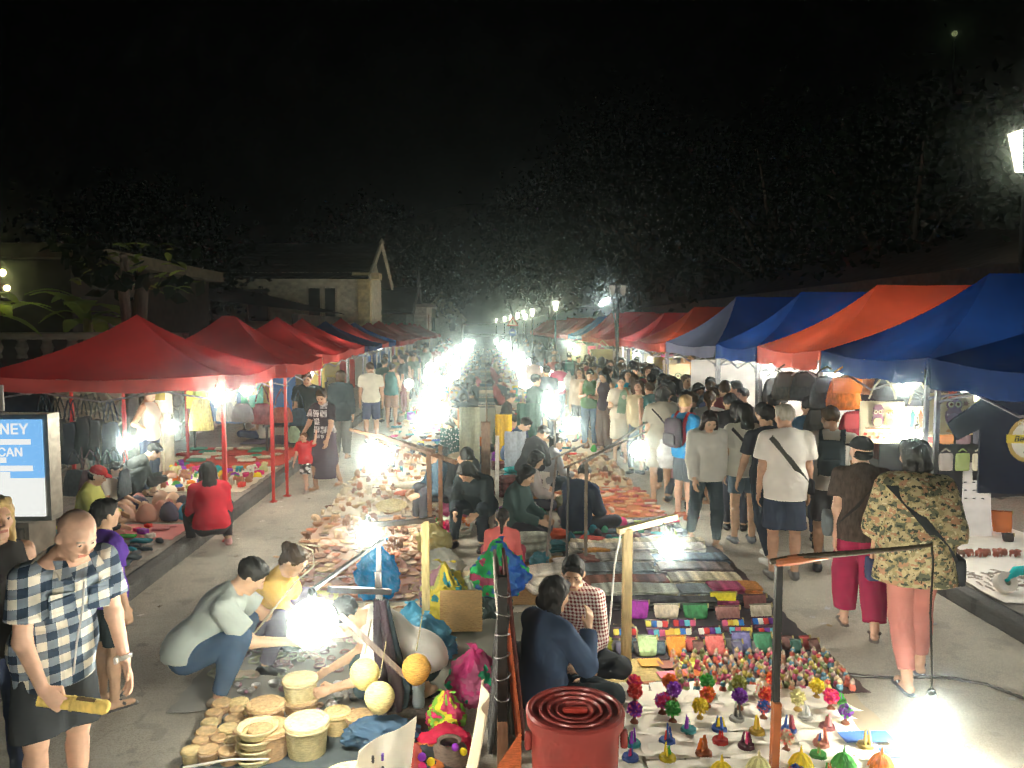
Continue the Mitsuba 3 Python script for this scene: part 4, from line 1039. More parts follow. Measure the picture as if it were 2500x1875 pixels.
def stonework(key, to, w, h, n, seed, proud=0.03, cols=((0.2, 0.17, 0.13), (0.27, 0.23, 0.18), (0.15, 0.13, 0.1))):
    """Irregular rubble stones filling a w x h face; to(x, z, depth) places a point."""
    from shapely import voronoi_polygons, MultiPoint, box as sbox
    rng = np.random.default_rng(seed)
    pts = rng.uniform(0, 1, (n, 2)) * [w, h]
    for _ in range(2):
        cells = [c.intersection(sbox(0, 0, w, h)) for c in voronoi_polygons(MultiPoint(pts), extend_to=sbox(0, 0, w, h)).geoms]
        pts = np.array([[c.centroid.x, c.centroid.y] for c in cells if c.area > 1e-4])
    for c in cells:
        q = c.buffer(-0.018).simplify(0.01)
        if q.is_empty or q.geom_type != 'Polygon': continue
        ring = np.array(q.exterior.coords)[:-1]; cen = ring.mean(0); inner = cen + (ring - cen) * 0.82
        m_, d = len(ring), proud * rng.uniform(0.7, 1.3)
        v = np.array([to(*p, 0.0) for p in ring] + [to(*p, d) for p in inner] + [to(*cen, d * 1.25)])
        f = []
        for i in range(m_):
            j = (i + 1) % m_
            f += [[i, j, m_ + j], [i, m_ + j, m_ + i], [m_ + i, m_ + j, 2 * m_]]
        f = np.array(f)
        one('stone', (v[f].reshape(-1, 3), np.arange(3 * len(f)).reshape(-1, 3)), cols[int(rng.integers(len(cols)))], 'stone', key)


k = thing('stone_wall', 'rubble stone wall with pale mortar behind the nearest left tent', 'wall')
one('mortar', box(1.7, 0.4, 2.0, (-5.95, 12.85, 0.98)), (0.36, 0.32, 0.24), 'stone', k)
stonework(k, lambda x, z, d: (-6.78 + x, 12.648 - d, 0.1 + z), 1.66, 1.88, 46, 4)
k2 = thing('stone_wall', 'long low stone wall at the back of the left pavement', 'wall')
one('mortar', box(0.4, 24, 1.5, (-6.6, 25.3, 0.73)), (0.3, 0.27, 0.2), 'stone', k2)
stonework(k2, lambda y, z, d: (-6.398 + d, 13.3 + y, 0.1 + z), 9.0, 1.36, 110, 5)
k = thing('stone_plinth', 'low plinth faced with rough stone under the lit sign board', 'wall')
one('mortar', box(2.5, 0.5, 0.42, (-5.85, 8.25, 0.32)), (0.25, 0.22, 0.18), 'stone', k)
stonework(k, lambda x, z, d: (-7.05 + x, 7.998 - d, 0.13 + z), 2.42, 0.36, 14, 6, cols=((0.16, 0.15, 0.12), (0.2, 0.19, 0.15)))
k = thing('balustrade', 'stubby white balustrade on top of the stone wall', 'balustrade')
one('rail', rbox(3.2, 0.3, 0.12, 0.02, (-6.4, 12.9, 2.36)), (0.16, 0.15, 0.12), 'stone', k)
for j in range(8):
    one('baluster', lathe([(0, 0), (0.08, 0), (0.08, 0.04), (0.06, 0.07), (0.1, 0.17), (0.065, 0.27), (0.08, 0.3), (0, 0.3)], 14), (0.16, 0.15, 0.12), 'stone', k, at=(-7.8 + 0.4 * j, 12.9, 2.0))
k = thing('garden_house', 'dim ochre house with a flat roof behind the banana plants', 'house')
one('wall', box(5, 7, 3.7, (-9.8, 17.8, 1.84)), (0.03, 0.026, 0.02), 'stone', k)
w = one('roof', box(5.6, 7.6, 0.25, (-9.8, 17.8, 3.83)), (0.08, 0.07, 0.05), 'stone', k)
for j in range(2): 
    w = one('window', box(0.9, 0.08, 1.1, (-11.0 + 1.9 * j, 14.28, 2.3)), (0.05, 0.05, 0.05), 'plastic', k)
    one('frame', box(1.04, 0.06, 0.09, (-11.0 + 1.9 * j, 14.25, 1.68)), (0.35, 0.3, 0.22), 'wood', w)


def gable_house(name, label, x0, x1, y0, y1, hw, hr, wall, roofc, win=(), fin=0.0, along='x', trim=(0.55, 0.5, 0.4)):
    key = thing(name, label, 'house')
    xm, ym = (x0 + x1) / 2, (y0 + y1) / 2
    m = M().add(box(x1 - x0, y1 - y0, hw, (xm, ym, hw / 2)), wall)
    if along == 'x':
        for x in (x0, x1): m.add((np.array([[x, y0, hw], [x, y1, hw], [x, ym, hr - 0.15]]), np.array([[0, 1, 2]])), wall)
    else:
        for y in (y0, y1): m.add((np.array([[x0, y, hw], [x1, y, hw], [xm, y, hr - 0.15]]), np.array([[0, 1, 2]])), wall)
    ent('wall', m, 'stone', key)
    o = 0.5
    if along == 'x':
        qs = [((x0 - o, y0 - o, hw - 0.25), (x1 + o, y0 - o, hw - 0.25), (x1 + o, ym, hr), (x0 - o, ym, hr)), ((x1 + o, y1 + o, hw - 0.25), (x0 - o, y1 + o, hw - 0.25), (x0 - o, ym, hr), (x1 + o, ym, hr))]
        ends = [((x1 + o, y0 - o, hw - 0.25), (x1 + o, ym, hr), (x1 + o, y1 + o, hw - 0.25))]
    else:
        qs = [((x0 - o, y1 + o, hw - 0.25), (x0 - o, y0 - o, hw - 0.25), (xm, y0 - o, hr), (xm, y1 + o, hr)), ((x1 + o, y0 - o, hw - 0.25), (x1 + o, y1 + o, hw - 0.25), (xm, y1 + o, hr), (xm, y0 - o, hr))]
        ends = [((x0 - o, y0 - o, hw - 0.25), (xm, y0 - o, hr), (x1 + o, y0 - o, hw - 0.25))]
    for q in qs:
        q = np.array(q)
        r = M(); n_ = 14
        for i in range(n_):     # overlapping courses of the roofing
            a, b = i / n_, (i + 1.25) / n_
            up = np.array([0, 0, 0.05])
            lo0, lo1 = q[0] + (q[3] - q[0]) * a, q[1] + (q[2] - q[1]) * a; hi0, hi1 = q[0] + (q[3] - q[0]) * min(b, 1), q[1] + (q[2] - q[1]) * min(b, 1)
            r.add(quad(lo0 + up, lo1 + up, hi1, hi0), roofc); r.add(quad(lo0, lo1, lo1 + up, lo0 + up), roofc)
        r.add(quad(q[0] - up, q[3] - up, q[2] - up, q[1] - up), roofc)
        rk = ent('roof', r, 'stone', key)
    for e in ends:
        m = M(); bar(m, e[0], e[1], 0.08, 0.28, trim); bar(m, e[1], e[2], 0.08, 0.28, trim); ent('barge_board', m, 'wood', key)
        if fin: ent('finial', M().add(tube([np.array(e[1]), np.array(e[1]) + [0, 0, fin * 0.5], np.array(e[1]) + [0.0, 0, fin]], [0.14, 0.09, 0.02], 7), trim), 'wood', key)
    for (px, pz, w_, h_, face) in win:
        c = (px, y0 - 0.01, pz) if face == 'y' else (x1 + 0.01, px, pz)
        wk = one('window', box(w_ if face == 'y' else 0.06, 0.06 if face == 'y' else w_, h_, c), (0.025, 0.03, 0.03), 'plastic', key)
        for sx in (-1, 1):
            one('frame', box(0.08 if face == 'y' else 0.1, 0.1 if face == 'y' else 0.08, h_ + 0.16, (c[0] + (sx * w_ / 2 if face == 'y' else 0), c[1] + (0 if face == 'y' else sx * w_ / 2), pz)), trim, 'wood', wk)
    return key


CREAM = (0.55, 0.47, 0.3)
k = gable_house('town_house', 'cream walled house with a dark roof and a white bargeboard, left of the street', -10.6, -5.15, 33.0, 40.0, 4.75, 6.3, (0.72, 0.67, 0.54), (0.015, 0.015, 0.017), [(-7.0, 3.4, 0.55, 1.4, 'y'), (-6.35, 3.4, 0.5, 1.4, 'y'), (-9.3, 3.4, 0.9, 1.3, 'y')], 0.25)
one('pilaster', box(0.5, 0.5, 4.5, (-4.95, 33.1, 2.25)), (0.66, 0.55, 0.3), 'stone', k)
one('cornice', box(1.1, 1.0, 0.25, (-4.85, 33.2, 4.6)), (0.6, 0.5, 0.3), 'stone', k)
gable_house('town_house', 'dark roofed house with a pale finial behind the cream one', -9.5, -4.9, 50, 58, 3.6, 5.2, (0.12, 0.12, 0.1), (0.02, 0.02, 0.025), fin=1.2, trim=(0.2, 0.2, 0.19))
k = thing('town_house', 'small white flat topped house far down on the left', 'house')
one('wall', box(2.3, 5, 3.9, (-5.15, 58.2, 1.95)), (0.6, 0.55, 0.48), 'stone', k)
one('roof', box(2.9, 5.6, 0.2, (-5.05, 58.2, 4.0)), (0.3, 0.28, 0.25), 'stone', k)
one('shutter', box(0.06, 0.8, 1.6, (-3.97, 56.9, 2.6)), (0.3, 0.14, 0.1), 'wood', k)
gable_house('town_house', 'pale gabled house at the far end of the left row', -6.6, -2.4, 86, 94, 3.4, 6.2, (0.5, 0.46, 0.38), (0.08, 0.08, 0.08), [(-5.6, 2.8, 0.7, 1.5, 'y'), (-3.4, 2.8, 0.7, 1.5, 'y')], along='y')
k = thing('lean_to', 'low dark lean-to roof behind the left red tents', 'shed')
one('roof', quad((-10, 24, 3.5), (-5.5, 24.5, 3.0), (-5.5, 32, 3.0), (-10, 32, 4.1)), (0.05, 0.05, 0.055), 'stone', k)
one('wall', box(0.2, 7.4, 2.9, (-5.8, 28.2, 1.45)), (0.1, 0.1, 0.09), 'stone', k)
k = thing('shop_row', 'dark shop houses behind the right tents', 'building')
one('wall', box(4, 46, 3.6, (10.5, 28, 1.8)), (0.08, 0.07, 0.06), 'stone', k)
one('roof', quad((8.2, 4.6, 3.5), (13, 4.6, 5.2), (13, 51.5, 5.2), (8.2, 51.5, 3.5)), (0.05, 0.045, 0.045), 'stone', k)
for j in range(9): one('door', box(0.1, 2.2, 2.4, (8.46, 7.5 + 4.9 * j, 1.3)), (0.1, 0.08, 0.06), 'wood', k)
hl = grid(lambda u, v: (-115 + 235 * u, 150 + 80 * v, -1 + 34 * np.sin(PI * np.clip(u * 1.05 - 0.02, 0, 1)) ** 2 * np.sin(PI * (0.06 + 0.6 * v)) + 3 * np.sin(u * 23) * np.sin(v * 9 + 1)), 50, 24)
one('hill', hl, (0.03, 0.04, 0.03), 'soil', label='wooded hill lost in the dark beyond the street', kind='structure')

# warning sign on a post
k = thing('road_sign', 'triangular warning sign over a round blue sign on a dark post', 'road sign')
sx, sy, sz = 1.23, 34.00, 2.69
ent('post', M().add(tube([(sx, sy, 0), (sx, sy, sz + 0.5)], 0.04, 8), (0.05, 0.05, 0.05)), 'plastic', k)
def tri(r, y): return prism([(r * math.cos(a), r * math.sin(a)) for a in (PI / 2, PI / 2 + 2 * PI / 3, PI / 2 + 4 * PI / 3)], 0.02)
RX = rot('x', 90)
pk = one('warning_plate', tri(0.3, 0), (0.6, 0.12, 0.06), 'plastic', k, at=(sx, sy - 0.05, sz), R=RX)
one('panel', tri(0.2, 0), (0.7, 0.66, 0.4), 'plastic', pk, at=(sx, sy - 0.062, sz), R=RX)
one('mark', box(0.04, 0.01, 0.14, (sx, sy - 0.088, sz + 0.02)), (0.02, 0.02, 0.02), 'plastic', pk)
one('blue_plate', lathe([(0, 0), (0.17, 0), (0.17, 0.02), (0, 0.02)], 20), (0.05, 0.1, 0.4), 'plastic', k, at=(sx, sy - 0.05, sz - 0.42), R=RX)
one('white_bar', box(0.19, 0.02, 0.06, (sx, sy - 0.085, sz - 0.42)), (0.7, 0.7, 0.7), 'plastic', k)

# light box sign on the left
k = thing('light_box', 'lit sign board with a blue top and white lower half at the left edge', 'sign')
lx0, lx1, ly, lz0, lz1 = -6.3, -4.46, 8.05, 0.58, 1.57
ent('frame', M().add(box(lx1 - lx0 + 0.1, 0.22, 0.05, ((lx0 + lx1) / 2, ly + 0.13, lz1 + 0.025)), (0.3, 0.3, 0.28)).add(box(lx1 - lx0 + 0.1, 0.22, 0.05, ((lx0 + lx1) / 2, ly + 0.13, lz0 - 0.025)), (0.3, 0.3, 0.28)).add(box(0.05, 0.22, lz1 - lz0, (lx1 + 0.026, ly + 0.13, (lz0 + lz1) / 2)), (0.4, 0.39, 0.33)).add(box(lx1 - lx0, 0.05, lz1 - lz0, ((lx0 + lx1) / 2, ly + 0.215, (lz0 + lz1) / 2)), (0.3, 0.3, 0.28)), 'metal', k)
def glow(name, vf, rad, parent, **kw):
    key = numbered(parent + '__' + name)
    scene[key] = mikit.ply(vf, None, emitter={'type': 'area', 'radiance': {'type': 'rgb', 'value': [LUM * c for c in rad]}, 'sampling_weight': kw.get('w', 0.15)})
    return key
lm = lz0 + 0.4 * (lz1 - lz0)
glow('white_panel', box(lx1 - lx0, 0.02, lm - lz0, ((lx0 + lx1) / 2, ly + 0.01, (lz0 + lm) / 2)), [0.085, 0.085, 0.08], k, w=0.6)
bp = glow('blue_panel', box(lx1 - lx0, 0.02, lz1 - lm, ((lx0 + lx1) / 2, ly + 0.01, (lz1 + lm) / 2)), [0.02, 0.048, 0.085], k)
def sign_text(t, h, right, z):
    m = meshkit.text_mesh(t, h, 0.006, bold=True); v = np.array(m.vertices)
    v = np.stack([v[:, 0] - v[:, 0].max() + right, ly - v[:, 2], v[:, 1] + z], 1)
    glow('letters', (v, np.array(m.faces)), [0.085, 0.085, 0.083], bp, w=0.05)
H_ = lz1 - lz0
sign_text('MONEY', 0.105, lx1 - 0.13, lz1 - 0.145)
sign_text('YOU CAN', 0.085, lx1 - 0.2, lz1 - 0.37)
for zz, rr in ((0.225, 0.11), (0.41, 0.36), (0.495, 0.1)):      # blurred lines of small print
    glow('print_line', rbox(lx1 - lx0 - rr, 0.012, 0.06, 0.02, ((lx0 + lx1 - rr) / 2, ly - 0.003, lz1 - zz)), [0.085, 0.085, 0.082], bp, w=0.05)
glow('white_block', box(lx1 - lx0 - 0.33, 0.008, 0.065, ((lx0 + lx1 - 0.33) / 2, ly - 0.004, lm + 0.03)), [0.085, 0.085, 0.08], bp, w=0.05)
k = thing('price_board', 'small white board with dark rows above the light box', 'sign')
bx_ = M().add(box(0.8, 0.02, 0.28, (-5.55, 8.6, 1.74)), (0.7, 0.68, 0.66))
ent('board', bx_, 'paper', k)
for j in range(5): one('print', box(0.09, 0.006, 0.1, (-5.85 + 0.14 * j, 8.587, 1.69)), (0.2, 0.2, 0.23), 'paper', k)
one('blue_band', box(0.7, 0.006, 0.07, (-5.55, 8.587, 1.82)), (0.1, 0.12, 0.35), 'paper', k)


# ---------------------------------------------------------------- goods
ROW = ['front row', 'second row', 'third row', 'fourth row', 'fifth row', 'sixth row', 'seventh row', 'eighth row', 'ninth row', 'tenth row', 'rear row', 'rearmost row']


def cname(c):
    import colorsys
    h, l, q = colorsys.rgb_to_hls(*[min(max(float(x), 0), 1) ** 0.45 for x in c])
    if l < 0.3 and q < 0.35: return 'black'
    if q < 0.16: return 'dark grey' if l < 0.45 else ('grey' if l < 0.68 else 'white')
    d = 'dark ' if l < 0.36 else ('pale ' if l > 0.68 else '')
    h *= 360
    if (15 <= h < 48 and l < 0.62): return d + 'brown'
    for top_, n_ in ((15, 'red'), (40, 'orange'), (66, 'yellow'), (160, 'green'), (200, 'teal'), (255, 'blue'), (295, 'purple'), (345, 'pink'), (361, 'red')):
        if h < top_: return d + (n_ if not (d == 'pale ' and n_ == 'orange') else 'tan')


def sheet_mat(name, label, x0, x1, y0, y1, col, cat='ground cloth', pat=0, z=0.012, group=None, mat=None, rip=0.006, seed=1):
    nx, ny = max(int((x1 - x0) / 0.07), 4), max(int((y1 - y0) / 0.07), 4)
    def fn(u, v):
        x, y = x0 + (x1 - x0) * u, y0 + (y1 - y0) * v
        P = np.stack([x * 3.1, y * 3.1, 0 * x + seed], -1)
        return x + 0.012 * np.sin(v * 31 + seed), y + 0.012 * np.sin(u * 27 + seed), z + rip * 2 * meshkit.fbm(P, 2, seed)
    return ent(name, M().add(slab(grid(fn, nx, ny), 0.004), col, pat), mat or ('pattern' if pat else 'cloth'), None, label, cat, group)


def jag_disc(r, n=22, j=0.2, seed=0):
    rg = np.random.default_rng(seed)
    a = np.arange(n) * 2 * PI / n
    rr = r * (1 - j * (np.arange(n) % 2) - rg.uniform(0, 0.1, n))
    v = np.vstack([[0, 0, 0], np.stack([rr * np.cos(a), 0 * a, rr * np.sin(a)], 1)])
    return v, np.array([[0, 1 + i, 1 + (i + 1) % n] for i in range(n)])


PINK, ORG, PURP, GREEN, REDD, YEL, OLIVE, TEAL, BLUEP, PALE = (0.6, 0.03, 0.16), (0.62, 0.16, 0.02), (0.2, 0.03, 0.36), (0.05, 0.3, 0.05), (0.55, 0.04, 0.03), (0.62, 0.48, 0.02), (0.26, 0.27, 0.05), (0.02, 0.25, 0.27), (0.04, 0.1, 0.36), (0.55, 0.52, 0.25)
CN = {PINK: 'pink', ORG: 'orange', PURP: 'purple', GREEN: 'green', REDD: 'red', YEL: 'yellow', OLIVE: 'olive', TEAL: 'teal', BLUEP: 'blue', PALE: 'pale yellow'}
PW = (0.72, 0.69, 0.6)


def card(key, x, y, w, d, ang, col=PW, lift=0.03, z=0.02):
    """An open folded card lying on the cloth, its halves rising a little from the fold."""
    for s in (-1, 1):
        v, f = slab(grid(lambda u, q: (w * (u - 0.5), s * d / 2 * q, z + 0.003 + lift * q ** 1.5 + 0.004 * np.sin(u * 5)), 6, 5), 0.0015)
        ent('half', M().add((v, f), col, R=rot('z', ang), at=(x, y, 0)), 'paper', key)


def popup(x, y, col, label, kind='tree', r=0.075, col2=None, ang=0, zb=0.02, group=None, wide=0.2):
    key = thing('pop_up_card', label, 'pop-up card', group)
    card(key, x, y, wide, 0.3, ang)
    col2 = col2 or col
    m = M()
    if kind == 'tree':
        st = M().add(lathe([(0.028, 0.0), (0.022, 0.012), (0.01, 0.02), (0.009, 0.06), (0, 0.06)], 8), (0.16, 0.06, 0.03) if col not in (PALE, YEL) else (0.3, 0.2, 0.04), at=(x, y, zb))
        ent('stem', st, 'paper', key)
        rg = np.random.default_rng(int(abs(x * 991 + y * 77) * 10))
        d = rg.normal(size=(230, 3)); d /= np.linalg.norm(d, axis=1, keepdims=True)
        for q in range(3):      # a ruff of little paper tongues
            dd = d[q::3]; t = np.cross(dd, rg.normal(size=dd.shape)); t /= np.linalg.norm(t, axis=1, keepdims=True)
            L = r * rg.uniform(0.9, 1.25, (len(dd), 1)); w = r * 0.16
            v = np.stack([dd * r * 0.3 - t * w * 0.6, dd * r * 0.3 + t * w * 0.6, dd * L + t * w, dd * L - t * w], 1).reshape(-1, 3); a = np.arange(len(dd))[:, None] * 4
            m.add((v, np.vstack([a + [0, 1, 2], a + [0, 2, 3]])), np.clip(np.array(col if q else col2) * [1.25, 0.8, 1.0][q] + [0.06, 0.0, 0.0][q], 0, 0.8), at=(x, y, zb + 0.04 + r))
        m.add(ball(r * 0.75, 2), np.array(col) * 0.8, at=(x, y, zb + 0.04 + r))
        ent('pompom', m, 'paper', key)
    elif kind == 'lotus':
        for j in range(14):
            a = j * 2 * PI / 14
            v, f = grid(lambda u, q: (r * 1.25 * (u - 0.5) * np.sin(PI * np.clip(q * 0.9 + 0.1, 0, 1)) * 0.6, r * (1 - q) * 1.1, zb + r * 1.1 * np.sin(q * PI / 2)), 3, 6)
            m.add((v, f), [c * (0.8 + 0.35 * (j % 2)) for c in col], R=rot('z', math.degrees(a)), at=(x, y, 0))
        m.add(lathe([(0.012, 0), (0.006, r * 0.5), (0, r * 0.8)], 6), col2, at=(x, y, zb + r))
        ent('petals', m, 'paper', key)
    else:       # a little tower of cut paper wings
        rg = np.random.default_rng(int(abs(x * 977 + y * 131)) + 1)
        ent('foot', M().add(lathe([(0.05, 0), (0.045, 0.02), (0, 0.022)], 9), [c * 0.5 for c in col2], at=(x, y, zb)), 'paper', key)
        for j in range(5):
            hh = r * rg.uniform(1.0, 2.2); w = r * rg.uniform(0.3, 0.65); off = rg.uniform(-0.6, 0.6, 2) * r
            v, f = box(w, w * 0.35, hh, (off[0], off[1], zb + hh / 2 + 0.015))
            v = v * np.where(v[:, 2:] > zb + hh * 0.6, [[0.55, 0.55, 1]], [[1, 1, 1]])
            m.add((v, f), col if j % 2 else col2, R=rot('z', rg.uniform(0, 180)), at=(x, y, 0))
        ent('figure', m, 'paper', key)
    return key


# white sheets under the paper cards, front right
sheet_mat('ground_sheet', 'straw coloured sheet under the white paper cards, front right', 0.55, 2.5, 3.7, 5.15, (0.3, 0.25, 0.18), rip=0.005, seed=3)
rng = np.random.default_rng(2)
for j in range(30):
    cx, cy = 0.74 + 0.33 * (j % 6), 3.86 + 0.285 * (j // 6)
    x0, x1, y0, y1 = cx - 0.155, cx + 0.155, cy - 0.132, cy + 0.132
    if cx > 2.42 - 0.02 * (j // 6): continue
    side = ['next to the red bin', 'second column from the red bin', 'third column from the bin', 'left of the black lamp post', 'right of the black lamp post', 'at the road side'][j % 6]; row = ['front', 'second', 'third', 'fourth', 'back'][j // 6]
    k = thing('paper_sheet', 'white paper sheet under the pop-up cards, %s row, %s' % (row, side), 'paper', 'white sheets under the pop-up cards')
    v, f = slab(grid(lambda u, q: ((x1 - x0) * (u - 0.5), (y1 - y0) * (q - 0.5), 0.034 + 0.016 * np.abs(q - 0.5) ** 1.5 + 0.004 * (j % 3)), 6, 7), 0.002)
    ent('leaf', M().add((v, f), np.array(PW) * rng.uniform(0.9, 1.04), R=rot('z', rng.uniform(-5, 5)), at=(cx, cy, 0)), 'paper', k)
one('blue_card', rbox(0.3, 0.12, 0.008, 0.003, (2.28, 4.47, 0.056)), (0.05, 0.13, 0.4), 'paper', None, 'flat blue card at the right edge of the white sheets', 'card')
one('blue_card', rbox(0.16, 0.1, 0.008, 0.003, (2.36, 4.29, 0.056)), (0.05, 0.1, 0.3), 'paper', None, 'small blue card near the lower right corner of the white sheets', 'card')
POPS = [(1.00, 5.08, PINK, 'pink pom-pom paper tree nearest the red bin, back row', 'tree', REDD), (0.98, 4.95, REDD, 'red pom-pom paper tree beside the red bin, just in front of the pink one', 'tree', None), (1.24, 5.09, ORG, 'orange pom-pom paper tree in the back row of cards', 'tree', None),
        (1.24, 4.97, PURP, 'purple pom-pom paper tree in front of the orange one', 'tree', None), (1.13, 4.82, PINK, 'magenta pom-pom paper tree left of the green one', 'tree', PURP), (1.17, 4.71, GREEN, 'dark green pom-pom paper tree on the white sheets', 'tree', None),
        (1.49, 5.08, GREEN, 'bright green pom-pom paper tree in the back row', 'tree', None), (1.44, 4.89, ORG, 'coral pom-pom paper tree in front of the green one', 'tree', REDD), (1.35, 4.74, YEL, 'yellow pom-pom paper tree in the middle of the sheets', 'tree', None),
        (1.70, 5.05, OLIVE, 'olive pom-pom paper tree before the tiny dolls', 'tree', None), (1.64, 4.86, PURP, 'violet pom-pom paper tree in the second row', 'tree', None), (1.82, 4.87, REDD, 'orange red pom-pom paper tree left of the lamp post', 'tree', ORG),
        (1.95, 5.11, REDD, 'light red pom-pom paper tree just behind the lamp post', 'tree', ORG), (0.93, 4.71, PURP, 'magenta and violet pom-pom paper tree against the bin', 'tree', PINK), (0.87, 4.45, PURP, 'plum coloured paper figure at the foot of the bin', 'stack', TEAL),
        (2.20, 4.99, YEL, 'yellow pom-pom paper tree on a brown stem, right of the post', 'tree', None), (2.23, 4.84, PINK, 'pink pom-pom paper tree in the right part of the sheets', 'tree', REDD), (2.01, 4.83, PALE, 'pale yellow pom-pom paper tree right of the post', 'tree', None),
        (1.08, 4.47, REDD, 'red and blue paper tower on the white sheets', 'stack', BLUEP), (1.04, 4.29, GREEN, 'green and yellow paper tower at the lower edge', 'stack', YEL), (1.26, 4.33, ORG, 'orange paper tower at the lower edge', 'stack', (0.35, 0.1, 0.03)),
        (1.43, 4.60, YEL, 'yellow and blue paper tower in the middle', 'stack', BLUEP), (1.58, 4.72, (0.06, 0.06, 0.06), 'black and grey paper animal on the white sheets', 'stack', (0.4, 0.4, 0.38)), (1.53, 4.40, PINK, 'dark pink paper tower left of the post', 'stack', (0.1, 0.03, 0.05)),
        (1.65, 4.56, YEL, 'tall yellow folded pyramid left of the post', 'stack', (0.4, 0.25, 0.02)), (1.85, 4.57, (0.22, 0.04, 0.06), 'maroon paper tower right of the post', 'stack', BLUEP), (2.02, 4.73, (0.3, 0.33, 0.33), 'grey and white paper animal right of the post', 'stack', (0.5, 0.5, 0.46)),
        (2.10, 4.60, GREEN, 'green and pink paper tower at the right', 'stack', (0.4, 0.15, 0.15)), (1.98, 4.41, BLUEP, 'dark blue paper peacock at the right', 'stack', (0.5, 0.2, 0.15)), (2.23, 4.38, (0.6, 0.5, 0.2), 'small yellow paper pagoda near the right edge', 'stack', (0.5, 0.4, 0.12)),
        (1.77, 4.19, YEL, 'yellow paper lotus at the bottom edge', 'lotus', None), (2.01, 4.18, GREEN, 'green paper lotus at the bottom edge', 'lotus', None), (2.22, 4.17, ORG, 'orange paper lotus at the bottom edge', 'lotus', None), (1.30, 4.12, YEL, 'yellow paper lotus near the bottom left', 'lotus', None), (1.52, 4.16, PALE, 'cream paper lotus beside the post foot', 'lotus', None)]
for i, (x, y, c, lab, kd, c2) in enumerate(POPS):
    popup(x, y, c, lab, kd, 0.044 if kd == 'tree' else (0.044 if kd == 'stack' else 0.068), c2, ang=(i * 37) % 20 - 10, zb=0.045)

rng = np.random.default_rng(31)
taken = [(q[0], q[1]) for q in POPS]
MORE = [PINK, YEL, GREEN, TEAL, ORG, PURP, REDD, BLUEP, (0.3, 0.14, 0.06), (0.6, 0.55, 0.4)]
for i in range(160):
    x, y = rng.uniform(0.72, 2.36), rng.uniform(3.82, 5.06)
    if len(taken) > 62 or min(math.hypot(x - a, y - b) for a, b in taken) < 0.13: continue
    taken.append((x, y)); c, c2 = MORE[int(rng.integers(10))], MORE[int(rng.integers(10))]
    row = ['front', 'second', 'third', 'fourth', 'back'][min(int((y - 3.72) / 0.285), 4)]; col_ = ['beside the red bin', 'second column from the bin', 'third column from the bin', 'left of the black post', 'right of the black post', 'at the road side'][min(int((x - 0.575) / 0.33), 5)]
    popup(x, y, c, 'small %s and %s paper piece, %s row of sheets, %s' % (cname(c), cname(c2), row, col_), ['stack', 'tree', 'stack'][i % 3], rng.uniform(0.028, 0.042), c2, ang=rng.uniform(-15, 15), zb=0.045, wide=0.15)


# tiny dolls in a heap of rows
rng = np.random.default_rng(5)
sheet_mat('ground_sheet', 'dark cloth under the tiny colourful dolls', 1.3, 2.62, 5.1, 5.75, (0.08, 0.05, 0.05), seed=7)
DC = [(0.55, 0.12, 0.08), (0.5, 0.25, 0.16), (0.55, 0.4, 0.25), (0.2, 0.24, 0.1), (0.5, 0.1, 0.18), (0.5, 0.42, 0.1), (0.1, 0.22, 0.3), (0.45, 0.3, 0.28)]
for i in range(15):
    for j in range(10):
        x, y = 1.36 + i * 0.082 + rng.uniform(-.015, .015) + j * 0.004, 5.14 + j * 0.06 + rng.uniform(-.012, .012)
        c, c2 = DC[int(rng.integers(8))], DC[int(rng.integers(8))]
        s = rng.uniform(0.8, 1.2)
        m = M().add(lathe([(0.0, 0), (0.022, 0.004), (0.026, 0.02), (0.02, 0.038), (0.012, 0.046)], 9, False), c, at=(x, y, 0.02), s=1).add(ball(0.019, 1), c2, at=(x, y, 0.02 + 0.06)).add(ball(0.008, 1), (0.5, 0.45, 0.3), at=(x, y - 0.008, 0.02 + 0.083))
        ent('little_doll', m, 'plastic', None, '%s doll with %s head, %s, %s of the doll patch' % (cname(c), cname(c2), ROW[j], 'left part' if i < 5 else 'middle' if i < 10 else 'right part'), 'doll', 'tiny dolls massed behind the paper cards')


def pouch(x, y, w, h, col, label, ang=0, lean=25, pat=8, z=0.02, trim=None, group=None, patches=None, name='zip_pouch', cat='pouch'):
    key = thing(name, label, cat, group)
    R = rot('z', ang) @ rot('x', -lean)
    def shape(dx, dy, dz, t):
        v, f = rbox(w, 0.05, h, 0.02)
        q = (v[:, 2] / h + 0.5)
        v[:, 0] *= (0.86 + 0.14 * q); v[:, 1] *= (1.5 - 1.25 * q) * t
        v = v + 0.012 * (meshkit.fbm(v * 14 + x * 9, 2, 5)[:, None] - 0.5)
        v[:, 2] += h / 2
        return v, f
    ent('body', M().add(shape(0, 0, 0, 1), col, pat, R=R, at=(x, y, z)), 'pattern' if pat else 'cloth', key)
    v, f = rbox(w * 1.0, 0.014, 0.016, 0.005)
    ent('zip', M().add((v + [0, 0, h], f), trim or [c * 0.45 for c in col], R=R, at=(x, y, z)).add(box(0.012, 0.01, 0.04, (w * 0.5, -0.004, h - 0.01)), trim or (0.3, 0.25, 0.1), R=R, at=(x, y, z)), 'plastic', key)
    if patches:
        n = len(patches)
        for i, c in enumerate(patches):
            ent('patch', M().add(rbox(w / n * 0.94, 0.014, h * 0.5, 0.004, ((i + 0.5) / n * w * 0.95 - w * 0.475, -0.03, h * 0.62)), c, 0, R=R, at=(x, y, z)), 'cloth', key)
    return key


